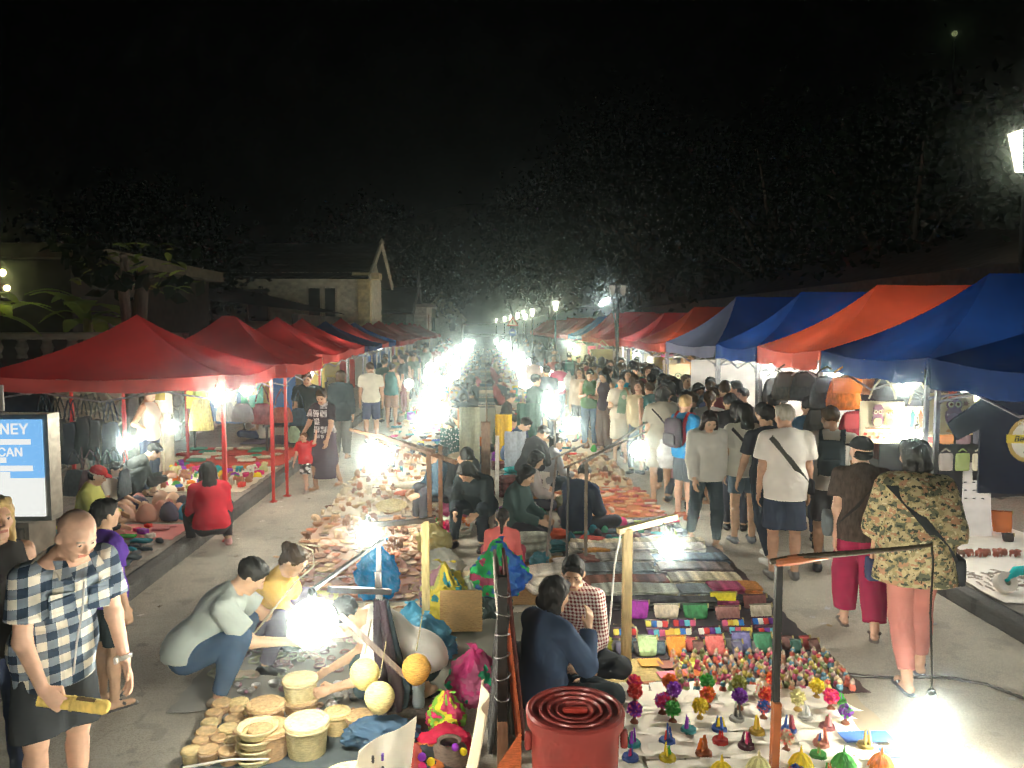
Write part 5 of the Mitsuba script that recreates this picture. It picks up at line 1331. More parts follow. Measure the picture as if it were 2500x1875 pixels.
sheet_mat('ground_sheet', 'dark sheet under the rows of cloth pouches', 0.75, 2.6, 5.7, 6.9, (0.06, 0.05, 0.055), seed=9)
A1 = [(1.30, 6.53, 0.2, 0.15, (0.3, 0.03, 0.32), 'magenta cloth pouch behind the pale lamp post'), (1.55, 6.52, 0.22, 0.12, (0.62, 0.56, 0.44), 'cream cloth pouch in the back row of pouches'), (1.80, 6.51, 0.22, 0.12, (0.05, 0.22, 0.09), 'green cloth pouch in the back row of pouches'), (2.06, 6.45, 0.22, 0.12, (0.28, 0.13, 0.12), 'dusty rose cloth pouch in the back row'), (2.36, 6.49, 0.2, 0.12, (0.42, 0.38, 0.3), 'beige cloth pouch by the black lamp post'),
      (1.61, 6.83, 0.2, 0.09, (0.28, 0.22, 0.13), 'khaki pouch behind the cream one'), (1.83, 6.82, 0.17, 0.09, (0.24, 0.19, 0.12), 'brown and grey pouch behind the green one'), (2.12, 6.77, 0.24, 0.13, (0.6, 0.52, 0.02), 'bright yellow pouch standing behind the rose one'), (2.39, 6.73, 0.22, 0.12, (0.18, 0.07, 0.07), 'maroon pouch behind the beige one')]
for i, (x, y, w, h, c, lab) in enumerate(A1): pouch(x, y - 0.02, w, h, c, lab, (i * 31) % 14 - 7, 18)
PT = [(0.6, 0.5, 0.1), (0.03, 0.15, 0.45), (0.6, 0.6, 0.55), (0.5, 0.05, 0.05), (0.1, 0.03, 0.2), (0.1, 0.4, 0.5), (0.5, 0.1, 0.2), (0.55, 0.35, 0.05)]
A2 = [(1.40, 6.20), (1.63, 6.21), (2.03, 6.20), (2.29, 6.23), (1.38, 6.01), (1.55, 6.03), (1.79, 6.04), (2.04, 6.04), (1.11, 6.04), (2.27, 6.02)]
for i, (x, y) in enumerate(A2): pouch(x, y, 0.19, 0.1, (0.12, 0.06, 0.1), ['patchwork pouch with coloured squares, %s' % q for q in ('behind the mint one', 'left of the red squares', 'behind the coral one', 'near the black post', 'just above the mint pouch', 'just above the orange pouch', 'right of the orange pouch', 'above the violet pouch', 'left of the pale lamp post', 'right of the green diamond one')][i], (i * 23) % 10 - 5, 35, patches=[PT[(i * 3 + q) % 8] for q in range(4)])
A3 = [(1.23, 5.77, (0.36, 0.5, 0.28), 'mint green cloth pouch in the front row'), (1.45, 5.76, (0.6, 0.22, 0.04), 'orange cloth pouch in the front row'), (1.75, 5.76, (0.55, 0.15, 0.13), 'coral cloth pouch in the front row'), (1.97, 5.82, (0.14, 0.15, 0.3), 'violet blue cloth pouch in the front row'), (2.13, 5.79, (0.06, 0.2, 0.11), 'green diamond shaped pouch tilted on its corner')]
for i, (x, y, c, lab) in enumerate(A3): pouch(x, y - 0.03, 0.15, 0.15, c, lab, (i * 41) % 12 - 6, 28)
for i in range(22):
    x = 0.98 + (i % 11) * 0.15 + 0.05 * (i // 11); y = 5.82 - 0.06 * (i // 11)
    c = [(0.1, 0.1, 0.1), (0.07, 0.12, 0.16), (0.05, 0.12, 0.1), (0.16, 0.08, 0.07), (0.4, 0.08, 0.08), (0.14, 0.14, 0.22)][i % 6]
    pouch(x, y, 0.09, 0.1, c, 'small dark velvet purse in the front rank before the dolls', (i * 17) % 30 - 15, 30, group='small dark velvet purses', name='coin_purse', cat='purse')
# misc flat goods between the seated women and the dolls
sheet_mat('ground_sheet', 'straw coloured mat in front of the seated women', 0.35, 1.25, 5.3, 6.4, (0.42, 0.33, 0.14), seed=12, mat='wicker')
MISC = [((1.22, 5.61), 0.17, 0.13, (0.6, 0.3, 0.08), 'orange greeting card'), ((1.36, 5.57), 0.17, 0.13, (0.3, 0.15, 0.12), 'framed brown print'), ((1.51, 5.58), 0.18, 0.13, (0.52, 0.6, 0.12), 'lime green card'), ((1.35, 5.41), 0.24, 0.1, (0.6, 0.2, 0.25), 'pink striped folded paper'), ((1.48, 5.42), 0.14, 0.1, (0.4, 0.12, 0.05), 'orange and purple booklet'), ((1.26, 5.24), 0.16, 0.12, (0.05, 0.06, 0.04), 'dark patterned booklet'), ((1.13, 5.28), 0.12, 0.04, (0.3, 0.12, 0.06), 'small brown comb'), ((0.84, 5.45), 0.26, 0.12, (0.6, 0.12, 0.12), 'red and white folded wrapping')]
for (p_, w, d, c, lab) in MISC:
    v, f = rbox(w, d, 0.01, 0.004); v = v + [0, 0, 1] * (0.02 * (v[:, :1] / w) ** 2)
    one('flat_goods', (v, f), c, 'paper', None, lab + ' lying by the pale lamp post', 'card', R=rot('z', w * 90 - 10), at=(p_[0], p_[1], 0.03))


def soft_bag(p, r, col, label, seed, mat='film', knot=True, name='plastic_bag', cat='bag', cols=None, squash=(1, 1, 1), group=None):
    """A crumpled knotted bag."""
    key = thing(name, label, cat, group)
    v, f = ball(1, 4)
    d = v.copy()
    rr = 1 + 0.3 * (meshkit.fbm(d * 1.9 + seed, 3, seed) - 0.5) * 2 + 0.16 * np.abs(meshkit.noise(d * 5.5 + seed, seed + 1) - 0.5) * 2 - 0.1 * np.abs(meshkit.noise(d * 11 + seed, seed + 2) - 0.5) * 2
    v = d * rr[:, None] * np.array(squash) * r
    v[:, 2] = np.maximum(v[:, 2], -0.75 * r * squash[2])
    if knot:
        tpz = np.clip((d[:, 2] - 0.72) / 0.28, 0, 1); v[:, 2] += r * 0.35 * tpz; v[:, :2] *= (1 - 0.65 * tpz)[:, None]
    v = v + np.array([p[0], p[1], p[2] + 0.75 * r * squash[2]])
    m = M()
    if cols:
        a = np.floor((0.6 * d[f].mean(1)[:, 0] + 0.5 * d[f].mean(1)[:, 1] * math.sin(seed) + 1) * 2.6 + 4.5 * meshkit.fbm(d[f].mean(1) * 2.3 + seed, 2, 3)).astype(int) % len(cols)
        m.cls(v, f, a, dict(enumerate(cols)))
    else: m.add((v, f), col)
    ent('body', m, mat, key)
    if knot:
        for s in (-1, 1):
            t = np.array([p[0], p[1], p[2] + 1.95 * r * squash[2]])
            vv, ff = grid(lambda u, q: (s * r * 0.5 * u + 0 * q, r * 0.22 * (q - 0.5) * (0.4 + u), r * 0.25 * np.sin(u * 2.2)), 6, 4)
            ent('handle', M().add((vv, ff), (cols[0] if cols else col), R=rot('z', seed * 40), at=t - [0, 0, r * 0.05]), mat, key)
    return key


# seated women's things, centre divide and what leans there
soft_bag((0.80, 5.81, 0), 0.13, (0.35, 0.36, 0.05), 'olive green plastic bag in front of the seated women', 3, squash=(1.25, 0.9, 0.8))
soft_bag((0.66, 5.5, 0.02), 0.075, (0.62, 0.6, 0.56), 'white printed plastic bag beside the pale lamp post', 5, squash=(1.4, 1, 0.7))
soft_bag((0.13, 6.35, 0.3), 0.2, BLUEP, 'big striped green, blue and pink bag on the centre line', 2, cols=[(0.03, 0.1, 0.4), (0.04, 0.4, 0.12), (0.45, 0.08, 0.16), (0.04, 0.4, 0.12), (0.05, 0.15, 0.4)], squash=(1.1, 0.9, 1.1))
soft_bag((0.57, 8.00, 0), 0.1, (0.04, 0.2, 0.25), 'teal tub shaped bag behind the checked shirt seller', 8, knot=False, mat='plastic')
soft_bag((-0.34, 6.57, 0), 0.2, YEL, 'bulging yellow and blue striped sack left of the centre line', 4, mat='cloth', cols=[(0.5, 0.42, 0.06), (0.03, 0.2, 0.22), (0.05, 0.12, 0.22), (0.2, 0.1, 0.15), (0.3, 0.32, 0.1)], squash=(1.0, 0.8, 1.25), name='woven_sack', cat='sack')
soft_bag((-0.12, 6.69, 0), 0.17, (0.26, 0.29, 0.22), 'grey green sack next to the yellow striped one', 6, mat='cloth', name='woven_sack', cat='sack')
soft_bag((0.07, 6.68, 0), 0.17, (0.03, 0.05, 0.05), 'black sack behind the centre pole', 7, mat='cloth', name='woven_sack', cat='sack')
soft_bag((-0.97, 7.06, 0.05), 0.19, (0.01, 0.22, 0.5), 'glossy blue plastic bag standing beside the bamboo post', 9, squash=(0.95, 0.8, 1.35))
soft_bag((-0.59, 6.29, 0), 0.13, (0.08, 0.33, 0.48), 'light blue plastic bag, upper one of two', 10)
soft_bag((-0.45, 5.83, 0), 0.19, (0.1, 0.3, 0.45), 'big light blue plastic bag beside the seller in white', 11, squash=(1.2, 1, 0.8))
soft_bag((-0.07, 5.02, 0.05), 0.17, (0.5, 0.05, 0.2), 'pink and green plastic bag near the centre pole', 12, cols=[(0.5, 0.06, 0.2), (0.45, 0.12, 0.22), (0.04, 0.4, 0.2), (0.4, 0.1, 0.18)])
soft_bag((-0.24, 4.73, 0), 0.12, (0.5, 0.42, 0.05), 'green and yellow cloth bundle below the pink bag', 13, mat='cloth', cols=[(0.2, 0.42, 0.06), (0.55, 0.5, 0.05), (0.5, 0.05, 0.12)])
soft_bag((-0.24, 4.46, 0), 0.13, (0.45, 0.02, 0.06), 'crimson cloth bundle under the folded bags', 14, mat='cloth', knot=False, squash=(1.2, 1, 0.7))
soft_bag((-0.38, 4.23, 0), 0.15, (0.04, 0.04, 0.05), 'black bag with an orange lining at the bottom edge', 15, mat='cloth', knot=False, squash=(1.6, 1.1, 0.6), cols=[(0.025, 0.03, 0.035)] * 5 + [(0.5, 0.14, 0.04)])
one('woven_mat', slab(grid(lambda u, v: (-0.36 + 0.34 * u, 6.2 + 0.03 * v, 0.05 + 0.33 * v + 0 * u), 12, 9), 0.012), (0.32, 0.21, 0.09), 'wicker', None, 'brown woven panel standing under the striped sack', 'mat')
k = thing('water_bottle', 'clear water bottle with a blue cap standing by the dark umbrella', 'bottle')
bx, by = -0.42, 4.85
ent('body', M().add(lathe([(0.0, 0.002), (0.036, 0.002), (0.04, 0.02), (0.037, 0.08), (0.04, 0.12), (0.038, 0.2), (0.03, 0.25), (0.014, 0.285), (0.014, 0.3)], 18, False), (0.6, 0.68, 0.72), at=(bx, by, 0.1)), 'clear_plastic', k)
ent('cap', M().add(lathe([(0, 0.3), (0.018, 0.3), (0.018, 0.325), (0, 0.327)], 14), (0.03, 0.1, 0.35), at=(bx, by, 0.1)), 'plastic', k)
one('crate', rbox(0.34, 0.25, 0.1, 0.01, (bx - 0.02, by, 0.05)), (0.07, 0.06, 0.05), 'wood', None, 'low dark crate under the water bottle', 'crate')
# the centre pole, rings and leaning panels
px, py = 0.1, 4.35
k = thing('display_pole', 'black pole wound with wire rings on the centre line', 'pole')
ent('post', M().add(box(0.055, 0.05, 0.84, (px, py, 0.68)), (0.015, 0.015, 0.015)), 'plastic', k)
ent('base', M().add(box(0.06, 0.055, 0.26, (px, py, 0.132)), (0.35, 0.2, 0.12)), 'wood', k)
for j in range(6):
    a = np.linspace(0, 2 * PI, 17)
    ent('ring', M().add(tube(np.stack([px + 0.043 * np.cos(a), py + 0.043 * np.sin(a), 0.4 + j * 0.12 + 0.012 * np.sin(a + j)], 1), 0.0035, 5, False), (0.45, 0.45, 0.45)), 'metal', k)
for j, (x, c, h, lab) in enumerate([(0.17, (0.28, 0.26, 0.22), 0.95, 'brown and cream beaded panel leaning on the centre pole'), (0.23, (0.09, 0.03, 0.025), 0.98, 'dark lacquered panel leaning behind the beaded one'), (0.205, (0.5, 0.12, 0.05), 0.85, 'orange carved panel leaning on the centre pole'), (0.03, (0.05, 0.05, 0.05), 0.85, 'black glossy panel leaning left of the centre pole')]):
    v, f = rbox(0.03, 0.75, h, 0.01); v[:, 2] += h / 2; v = v @ rot('y', -6 if x > 0.1 else 7).T
    kk = thing('leaning_panel', lab, 'panel')
    ent('board', M().add((v, f), c, 8, at=(x, 5.0 - 0.18 * j * 0.4, 0.02)), 'pattern', kk)
    for q in range(5): one('rib', (lambda b: (b[0] @ rot('y', -6 if x > 0.1 else 7).T, b[1]))(box(0.04, 0.012, h * 0.92, (0.0, -0.3 + 0.15 * q, h / 2))), [min(c_ * 1.8 + 0.02, 0.7) for c_ in c], 'wood', kk, at=(x, 5.0 - 0.072 * j, 0.02))
one('draped_cloth', slab(grid(lambda u, v: (0.0 - 0.1 * v - 0.02 * np.sin(u * 9), 3.7 + 0.4 * u, 0.62 - 0.55 * v ** 0.8), 16, 12), 0.006), (0.62, 0.56, 0.4), 'cloth', None, 'cream cloth draped below the centre pole', 'cloth')
one('orange_netting', slab(grid(lambda u, v: (0.06 + 0.12 * u, 3.75 + 0.02 * v, 0.12 + 0.2 * v + 0.18 * u * v), 8, 8), 0.01), (0.6, 0.16, 0.06), 'wicker', None, 'orange woven tray edge left of the red bin', 'tray')
k = thing('folded_umbrella', 'bundle of dark folded umbrellas tied to the grey lamp post', 'umbrella')
for j in range(5):
    a = j * 1.3
    ent('cover', M().add(tube([(-0.66 + 0.03 * math.cos(a), 4.9 + 0.03 * math.sin(a), 0.78), (-0.63 + 0.05 * math.cos(a), 4.88 + 0.05 * math.sin(a), 0.5), (-0.58 + 0.07 * math.cos(a), 4.85 + 0.06 * math.sin(a), 0.22), (-0.56 + 0.05 * math.cos(a), 4.84 + 0.05 * math.sin(a), 0.06)], [0.02, 0.035, 0.045, 0.012], 8), (0.02 + 0.01 * j, 0.035, 0.05)), 'cloth', k)
for j in range(3): ent('rod', M().add(tube([(-0.66 + 0.02 * j, 4.88, 0.02), (-0.69 + 0.015 * j, 4.92, 0.95)], 0.008, 6), (0.3, 0.3, 0.3)), 'metal', k)
k = thing('wooden_plank', 'slanting grey plank leaning across the grey lamp post', 'plank')
m = M(); bar(m, (-0.5, 4.75, 0.35), (-0.83, 4.5, 0.82), 0.06, 0.03, (0.22, 0.19, 0.16)); ent('board', m, 'wood', k)
k = thing('metal_bracket', 'dark bar sticking out from the grey lamp post towards the bulb', 'bracket')
m = M(); bar(m, (-0.6, 4.9, 0.83), (-0.92, 4.6, 0.95), 0.04, 0.035, (0.12, 0.12, 0.13)); ent('bar', m, 'metal', k)
one('white_rope', tube([(-1.12, 5.35, 1.0), (-1.2, 5.32, 1.02), (-1.28, 5.33, 1.03), (-1.17, 5.32, 0.98), (-1.16, 5.3, 0.88), (-1.3, 5.35, 0.75), (-1.62, 5.5, 0.35), (-1.9, 5.7, 0.02)], 0.007, 6), (0.55, 0.5, 0.38), 'cloth', None, 'knotted white rope running down to the road, left stalls', 'rope')

# red bin with ringed lid
k = thing('dustbin', 'red plastic bin with a ringed lid at the bottom centre', 'bin')
bx, by = 0.43, 3.62
RB = (0.27, 0.045, 0.035)
ent('bin_body', M().add(lathe([(0, 0.0), (0.18, 0.0), (0.19, 0.02), (0.213, 0.6), (0.227, 0.61), (0.227, 0.64), (0.21, 0.64)], 48), RB, at=(bx, by, 0.02)), 'plastic', k)
pr = [(0.27, 0.565), (0.274, 0.62), (0.262, 0.632), (0.245, 0.632), (0.238, 0.618), (0.205, 0.618), (0.2, 0.63), (0.19, 0.63), (0.184, 0.616), (0.156, 0.614), (0.152, 0.627), (0.142, 0.627), (0.136, 0.612), (0.11, 0.61), (0.106, 0.624), (0.097, 0.624), (0.09, 0.598), (0, 0.598)]
pr = [(q * 0.86, z_ + 0.04) for q, z_ in pr]
ent('lid', M().add(lathe(pr, 56), (0.27, 0.045, 0.035), at=(bx, by, 0.02)), 'plastic', k)
ent('lid_knob', M().add(rbox(0.12, 0.022, 0.035, 0.009, (bx, by, 0.676)), (0.33, 0.035, 0.025), R=None), 'plastic', k)
for j in (-1, 1): one('handle_clip', rbox(0.035, 0.03, 0.09, 0.01, (bx + j * 0.227, by - 0.05, 0.56)), RB, 'plastic', k)
one('sticker', lathe([(0, 0), (0.022, 0.0), (0.022, 0.004), (0, 0.005)], 14), (0.5, 0.3, 0.25), 'plastic', k, R=rot('x', 90), at=(bx - 0.09, by - 0.197, 0.46))


# ---------------------------------------------------------------- baskets, lower left
STRAW, STRAW2, STRAW3 = (0.5, 0.4, 0.2), (0.42, 0.28, 0.15), (0.58, 0.5, 0.28)


def basket(x, y, r, h, col, label, z=0.0, lid=True, flare=1.08, tilt=0, ang=0, group=None, rim=True):
    key = thing('bamboo_basket', label, 'basket', group)
    R = rot('z', ang) @ rot('x', tilt)
    n = 12
    pr = [(0, 0.0)] + [(r * (0.9 + (flare - 0.9) * t + 0.02 * (i % 2)), h * t) for i, t in enumerate(np.linspace(0, 1, n))]
    pr += [(r * flare * 0.93, h), (r * 0.85, h * 0.6)] if not lid else [(r * flare * 0.97, h)]
    ent('body', M().add(lathe(pr, 30, False), col, R=R, at=(x, y, z)), 'wicker', key)
    if lid:
        ent('lid', M().add(lathe([(r * flare * 1.05, h * 0.93), (r * flare * 1.05, h * 1.1), (r * flare * 1.0, h * 1.14), (r * flare * 0.8, h * 1.15), (r * flare * 0.78, h * 1.12), (0, h * 1.13)], 30), [c * 1.08 for c in col], R=R, at=(x, y, z)), 'wicker', key)
    if rim:
        a = np.linspace(0, 2 * PI, 31); rr = r * flare * 1.03
        ent('rim', M().add(tube(np.stack([rr * np.cos(a), rr * np.sin(a), 0 * a + h * 0.97], 1), 0.007, 6, False), [c * 0.8 for c in col], R=R, at=(x, y, z)), 'wicker', key)
    return key


sheet_mat('ground_sheet', 'dull blue sheet under the bamboo baskets', -1.72, -0.35, 3.7, 4.9, (0.06, 0.07, 0.08), seed=14)
BK = [(-1.04, 4.48, 0.115, 0.19, STRAW3, 'large pale lidded basket in the middle of the basket stall', 0.0), (-1.19, 4.97, 0.1, 0.13, STRAW3, 'round basket stacked behind the large pale one', 0.1), (-1.25, 4.46, 0.105, 0.17, STRAW2, 'reddish basket with a round lid left of the large pale one', 0), (-1.34, 4.71, 0.1, 0.15, STRAW2, 'reddish basket behind the front reddish one', 0.04),
      (-0.91, 4.72, 0.075, 0.13, STRAW, 'round straw pot right of the large pale basket', 0), (-0.76, 4.69, 0.08, 0.12, STRAW2, 'round tan pot near the umbrella bundle', 0)]
for x, y, r, h, c, lab, z in BK: basket(x, y, r, h, c, lab, z)
basket(-1.19, 4.97, 0.1, 0.1, STRAW2, 'brown base basket carrying the round stacked one', 0)
for i in range(24):
    x, y = -1.68 + 0.115 * (i % 4) + 0.02 * math.sin(i * 5), 4.4 + 0.115 * (i // 4) + 0.02 * math.sin(i * 3)
    basket(x, y, 0.047 + 0.008 * math.sin(i), 0.085, STRAW2 if i % 3 else STRAW, '%s straw box, %s of the small boxes, %s' % ('reddish' if i % 3 else 'yellowish', ROW[i // 4], ['road side', 'left of the middle', 'right of the middle', 'beside the big baskets'][i % 4]), 0.0, group='small straw boxes in rows')
for i in range(4): basket(*[(-1.32 + 0.005 * i), (4.42)], 0.1, 0.05, STRAW3, 'pale flat basket in the stack at the left front', 0.0 + 0.055 * i, lid=False, group='stacked pale flat baskets')
k = thing('cane_tray', 'grey white cane tray at the front of the baskets', 'tray')
ent('body', M().add(rbox(0.42, 0.34, 0.06, 0.02, (-1.45, 4.02, 0.05)), (0.5, 0.48, 0.4)), 'wicker', k)
for j in range(2): ent('strap', M().add(tube([(-1.65, 4.2 - 0.2 * j, 0.1), (-1.4, 4.22 - 0.2 * j, 0.13), (-1.2, 4.25 - 0.2 * j, 0.11)], 0.008, 5), (0.5, 0.48, 0.42)), 'cloth', k)
for i, (x, y, z, c) in enumerate([(-0.72, 4.62, 0.42, (0.6, 0.52, 0.2)), (-0.62, 4.52, 0.32, (0.62, 0.55, 0.26)), (-0.42, 4.72, 0.4, (0.58, 0.33, 0.07))]):
    k = thing('straw_hat', ['pale yellow straw dome hung left of the grey plank', 'cream straw dome hung below the first one', 'orange yellow straw dome right of the umbrella bundle'][i], 'hat')
    v, f = ball(0.09, 3, (1, 0.75, 1.1)); v = v.copy(); v[:, 0] *= 1 - 0.25 * np.clip(-v[:, 2] / 0.13, 0, 1)
    ent('dome', M().add((v, f), c, at=(x, y, z)), 'wicker', k)
    ent('string', M().add(tube([(x, y, z + 0.12), (x + 0.03, y + 0.1, z + 0.3)], 0.004, 5), (0.3, 0.25, 0.15)), 'cloth', k)
soft_bag((-0.62, 4.55, 0.02), 0.13, (0.05, 0.1, 0.17), 'blue grey cushion under the straw domes', 17, mat='cloth', knot=False, squash=(1.7, 0.9, 0.7), name='cushion', cat='cushion')
k = thing('printed_sheet', 'white cloth with small black marks at the bottom, left of the red gourd', 'cloth')
ent('cloth', M().add(slab(grid(lambda u, v: (-0.7 + 0.3 * u + 0.05 * v, 3.95 + 0.03 * np.sin(u * 6), 0.08 + 0.42 * v * (0.55 + 0.45 * u)), 14, 10), 0.004), (0.7, 0.67, 0.6)), 'cloth', k)
for j in range(6): ent('mark', M().add(box(0.012, 0.012, 0.035, (-0.58 + 0.05 * (j % 3), 3.945, 0.2 + 0.07 * (j // 3) + 0.012 * (j % 3))), (0.05, 0.05, 0.06) if j != 4 else (0.12, 0.05, 0.35)), 'paper', k)
basket(-0.7, 3.95, 0.15, 0.15, (0.62, 0.52, 0.28), 'cream round basket at the bottom edge beside the printed cloth', 0, lid=True)
for i, (x, y, c, lab) in enumerate([(-0.36, 3.98, (0.4, 0.06, 0.04), 'red clay gourd at the bottom edge'), (-0.2, 4.25, (0.12, 0.09, 0.07), 'dark round pot right of the red gourd'), (-0.46, 4.25, (0.14, 0.1, 0.07), 'dark pot behind the red gourd')]):
    k = thing('gourd', lab, 'gourd'); ent('body', M().add(lathe([(0, 0), (0.06, 0.0), (0.1, 0.06), (0.085, 0.13), (0.035, 0.2), (0.03, 0.27), (0.012, 0.31), (0, 0.312)] if i == 0 else [(0, 0), (0.07, 0), (0.11, 0.07), (0.1, 0.13), (0.06, 0.165), (0.07, 0.18), (0.05, 0.17)], 22, False), c, at=(x, y, 0.02)), 'plastic' if i == 0 else 'wicker', k)
    m = M()
    for q, cc in enumerate((YEL, PURP, PINK)): m.add(ball(0.022, 2), cc, at=(x + 0.03 * math.cos(q * 2.1) + 0.05, y - 0.05, 0.26 - 0.1 * (i > 0) + 0.03 * math.sin(q * 2.1)))
    if i < 2: ent('pompoms', m, 'cloth', k)
k = thing('white_crockery', 'white looped ribbon ornaments at the bottom edge of the basket stall', 'ornament')
for j in range(5):
    a = np.linspace(0.2, PI * 1.6, 14)
    ent('loop', M().add(tube(np.stack([-1.02 + 0.08 * j + 0.045 * np.cos(a + j), 0 * a + 3.95 + 0.02 * j, 0.1 + 0.05 * np.sin(a + j)], 1), 0.012, 6), (0.68, 0.66, 0.62)), 'plastic', k)
# yellow trays, silver ware and trinkets behind the baskets
for i, (x, y, w) in enumerate([(-1.73, 6.33, 0.36), (-1.58, 6.68, 0.3), (-1.46, 6.85, 0.28)]):
    k = thing('yellow_tray', ['yellow tray nearest the road behind the crouching man', 'yellow tray behind the first one', 'third yellow tray, half hidden by the glare'][i], 'tray')
    YC = (0.5, 0.43, 0.1)
    ent('base', M().add(rbox(w, 0.24, 0.012, 0.004, (x, y, 0.09)), YC), 'plastic', k)
    for (sx, sy, cx, cy) in ((w, 0.015, 0, 0.12), (w, 0.015, 0, -0.12), (0.015, 0.24, w / 2, 0), (0.015, 0.24, -w / 2, 0)): one('side', box(sx, sy, 0.1, (x + cx, y + cy, 0.09)), [c * 0.95 for c in YC], 'plastic', k)
    for q in range(5): one('trinket', rbox(0.05, 0.05, 0.04, 0.015, (x - w * 0.36 + q * w * 0.18, y + 0.03 * (-1) ** q, 0.12)), (0.3, 0.2, 0.1), 'plastic', k)
sheet_mat('ground_sheet', 'grey cloth under the silver ware and trinkets, left stalls', -2.05, -0.5, 5.0, 6.1, (0.2, 0.2, 0.19), seed=16)
rng = np.random.default_rng(8)
for i in range(90):
    x, y = rng.uniform(-1.75, -0.85), rng.uniform(4.75, 5.35)
    c = [(0.5, 0.5, 0.5), (0.25, 0.16, 0.2), (0.12, 0.2, 0.16), (0.4, 0.4, 0.42), (0.3, 0.18, 0.1)][int(rng.integers(5))]
    r = rng.uniform(0.014, 0.03)
    if i % 3: one('trinket', ball(r, 1, (1, 1, 0.7)), c, 'metal' if c[0] > 0.35 else 'plastic', None, 'tiny trinket or bead scattered in front of the crouching man', 'trinket', 'trinkets before the crouching man', at=(x, y, 0.03 + r * 0.5))
    else: one('metal_bowl', lathe([(0.0, 0), (r, 0.0), (r * 1.7, r * 1.2), (r * 1.6, r * 1.2), (r * 0.9, 0.01)], 12, False), (0.45, 0.45, 0.45), 'metal', None, 'small silvery bowl on the grey cloth before the crouching man', 'bowl', 'small silvery bowls', at=(x, y, 0.022))
for i in range(70):
    x, y = rng.uniform(-1.95, -1.0), rng.uniform(5.45, 6.15)
    c = [(0.22, 0.14, 0.14), (0.3, 0.24, 0.2), (0.14, 0.1, 0.12), (0.25, 0.28, 0.2)][int(rng.integers(4))]
    a = np.linspace(0, 2 * PI, 10); r = rng.uniform(0.025, 0.04)
    one('bracelet', tube(np.stack([r * np.cos(a), r * np.sin(a), 0 * a], 1), 0.008, 5, False), c, 'plastic', None, 'dark bead bracelet laid out behind the knotted rope', 'bracelet', 'bead bracelets', at=(x, y, 0.034))


# ---------------------------------------------------------------- wooden wares and other rows of the left stalls
def elephant():
    F = Field().el((0, 0, 0.5), (0.22, 0.36, 0.24)).el((0, 0.42, 0.62), (0.16, 0.17, 0.18)).rc((0, 0.55, 0.55), (0, 0.66, 0.3), 0.07, 0.05).rc((0, 0.66, 0.3), (0, 0.72, 0.16), 0.05, 0.035)
    for sx in (-1, 1):
        F.rc((sx * 0.13, 0.22, 0.4), (sx * 0.13, 0.22, 0.06), 0.085, 0.08); F.rc((sx * 0.13, -0.22, 0.4), (sx * 0.13, -0.22, 0.06), 0.09, 0.08); F.el((sx * 0.2, 0.36, 0.62), (0.05, 0.12, 0.15))
    return F.mesh(0.05)


ELE = elephant()


def spoon(L):
    v, f = tube([(0, 0, 0), (0, L * 0.5, 0.006), (0, L * 0.75, 0.002)], [0.008, 0.006, 0.009], 6); b, g = ball(1, 1, (L * 0.11, L * 0.17, L * 0.04))
    return np.vstack([v, b + [0, L * 0.86, 0]]), np.vstack([f, g + len(v)])


def ware(kind, x, y, z, s, c, rg, label, cat, group, name):
    a = rg.uniform(0, 360)
    if kind == 'bowl': g, mt = lathe([(0, 0), (s * 0.5, 0.0), (s, s * 0.55), (s * 0.93, s * 0.56), (s * 0.45, s * 0.1), (0, s * 0.08)], 14, False), 'wood'
    elif kind == 'spoon': g, mt = spoon(s * 3), 'wood'
    elif kind == 'elephant': g, mt = (ELE[0] * s * 2.2, ELE[1]), 'wood'
    elif kind == 'box': g, mt = rbox(s * 1.6, s * 1.1, s * 0.8, s * 0.12, (0, 0, s * 0.4)), 'wood'
    elif kind == 'jar': g, mt = lathe([(0, 0), (s * 0.6, 0), (s * 0.75, s * 0.6), (s * 0.5, s * 1.2), (s * 0.3, s * 1.35), (s * 0.38, s * 1.5), (0, s * 1.52)], 12, False), 'plastic'
    elif kind == 'tray': g, mt = lathe([(0, 0), (s * 1.1, 0), (s * 1.35, s * 0.25), (s * 1.28, s * 0.26), (s * 1.0, s * 0.06), (0, s * 0.05)], 18, False), 'wood'
    elif kind == 'scarf': g, mt = rbox(s * 3, s * 1.5, s * 0.5, s * 0.2, (0, 0, s * 0.25)), 'cloth'; a = rg.uniform(-12, 12)
    elif kind == 'purse':
        v, f = ball(1, 2); v = v * np.array([1, 0.55, 0.9]) * s; v[:, 2] = np.maximum(v[:, 2], -0.6 * s) + 0.6 * s; v[:, 0] *= 1 - 0.4 * np.clip(v[:, 2] / (1.5 * s), 0, 1); g, mt = (v, f), 'cloth'; a = rg.uniform(-30, 30)
    elif kind == 'slipper':
        v, f = ball(1, 2); v = v * np.array([0.42, 1.15, 0.42]) * s; v[:, 2] = np.maximum(v[:, 2], -0.1 * s) + 0.1 * s; g, mt = (v, f), 'cloth'
    else: g, mt = jag_disc(s, 16, 0.15, int(rg.integers(50))), 'paper'; a = 0
    one(name, g, c, mt, None, label, cat, group, R=rot('z', a), at=(x, y, z))


WOODC = [(0.42, 0.22, 0.12), (0.5, 0.34, 0.2), (0.3, 0.16, 0.09), (0.58, 0.45, 0.3), (0.18, 0.09, 0.06), (0.42, 0.17, 0.1)]
BRIGHT = [PINK, ORG, PURP, GREEN, REDD, YEL, TEAL, BLUEP, PALE, (0.6, 0.58, 0.5)]
DARKS = [(0.05, 0.05, 0.06), (0.08, 0.12, 0.15), (0.03, 0.16, 0.2), (0.14, 0.06, 0.06), (0.2, 0.2, 0.2), (0.4, 0.35, 0.3)]


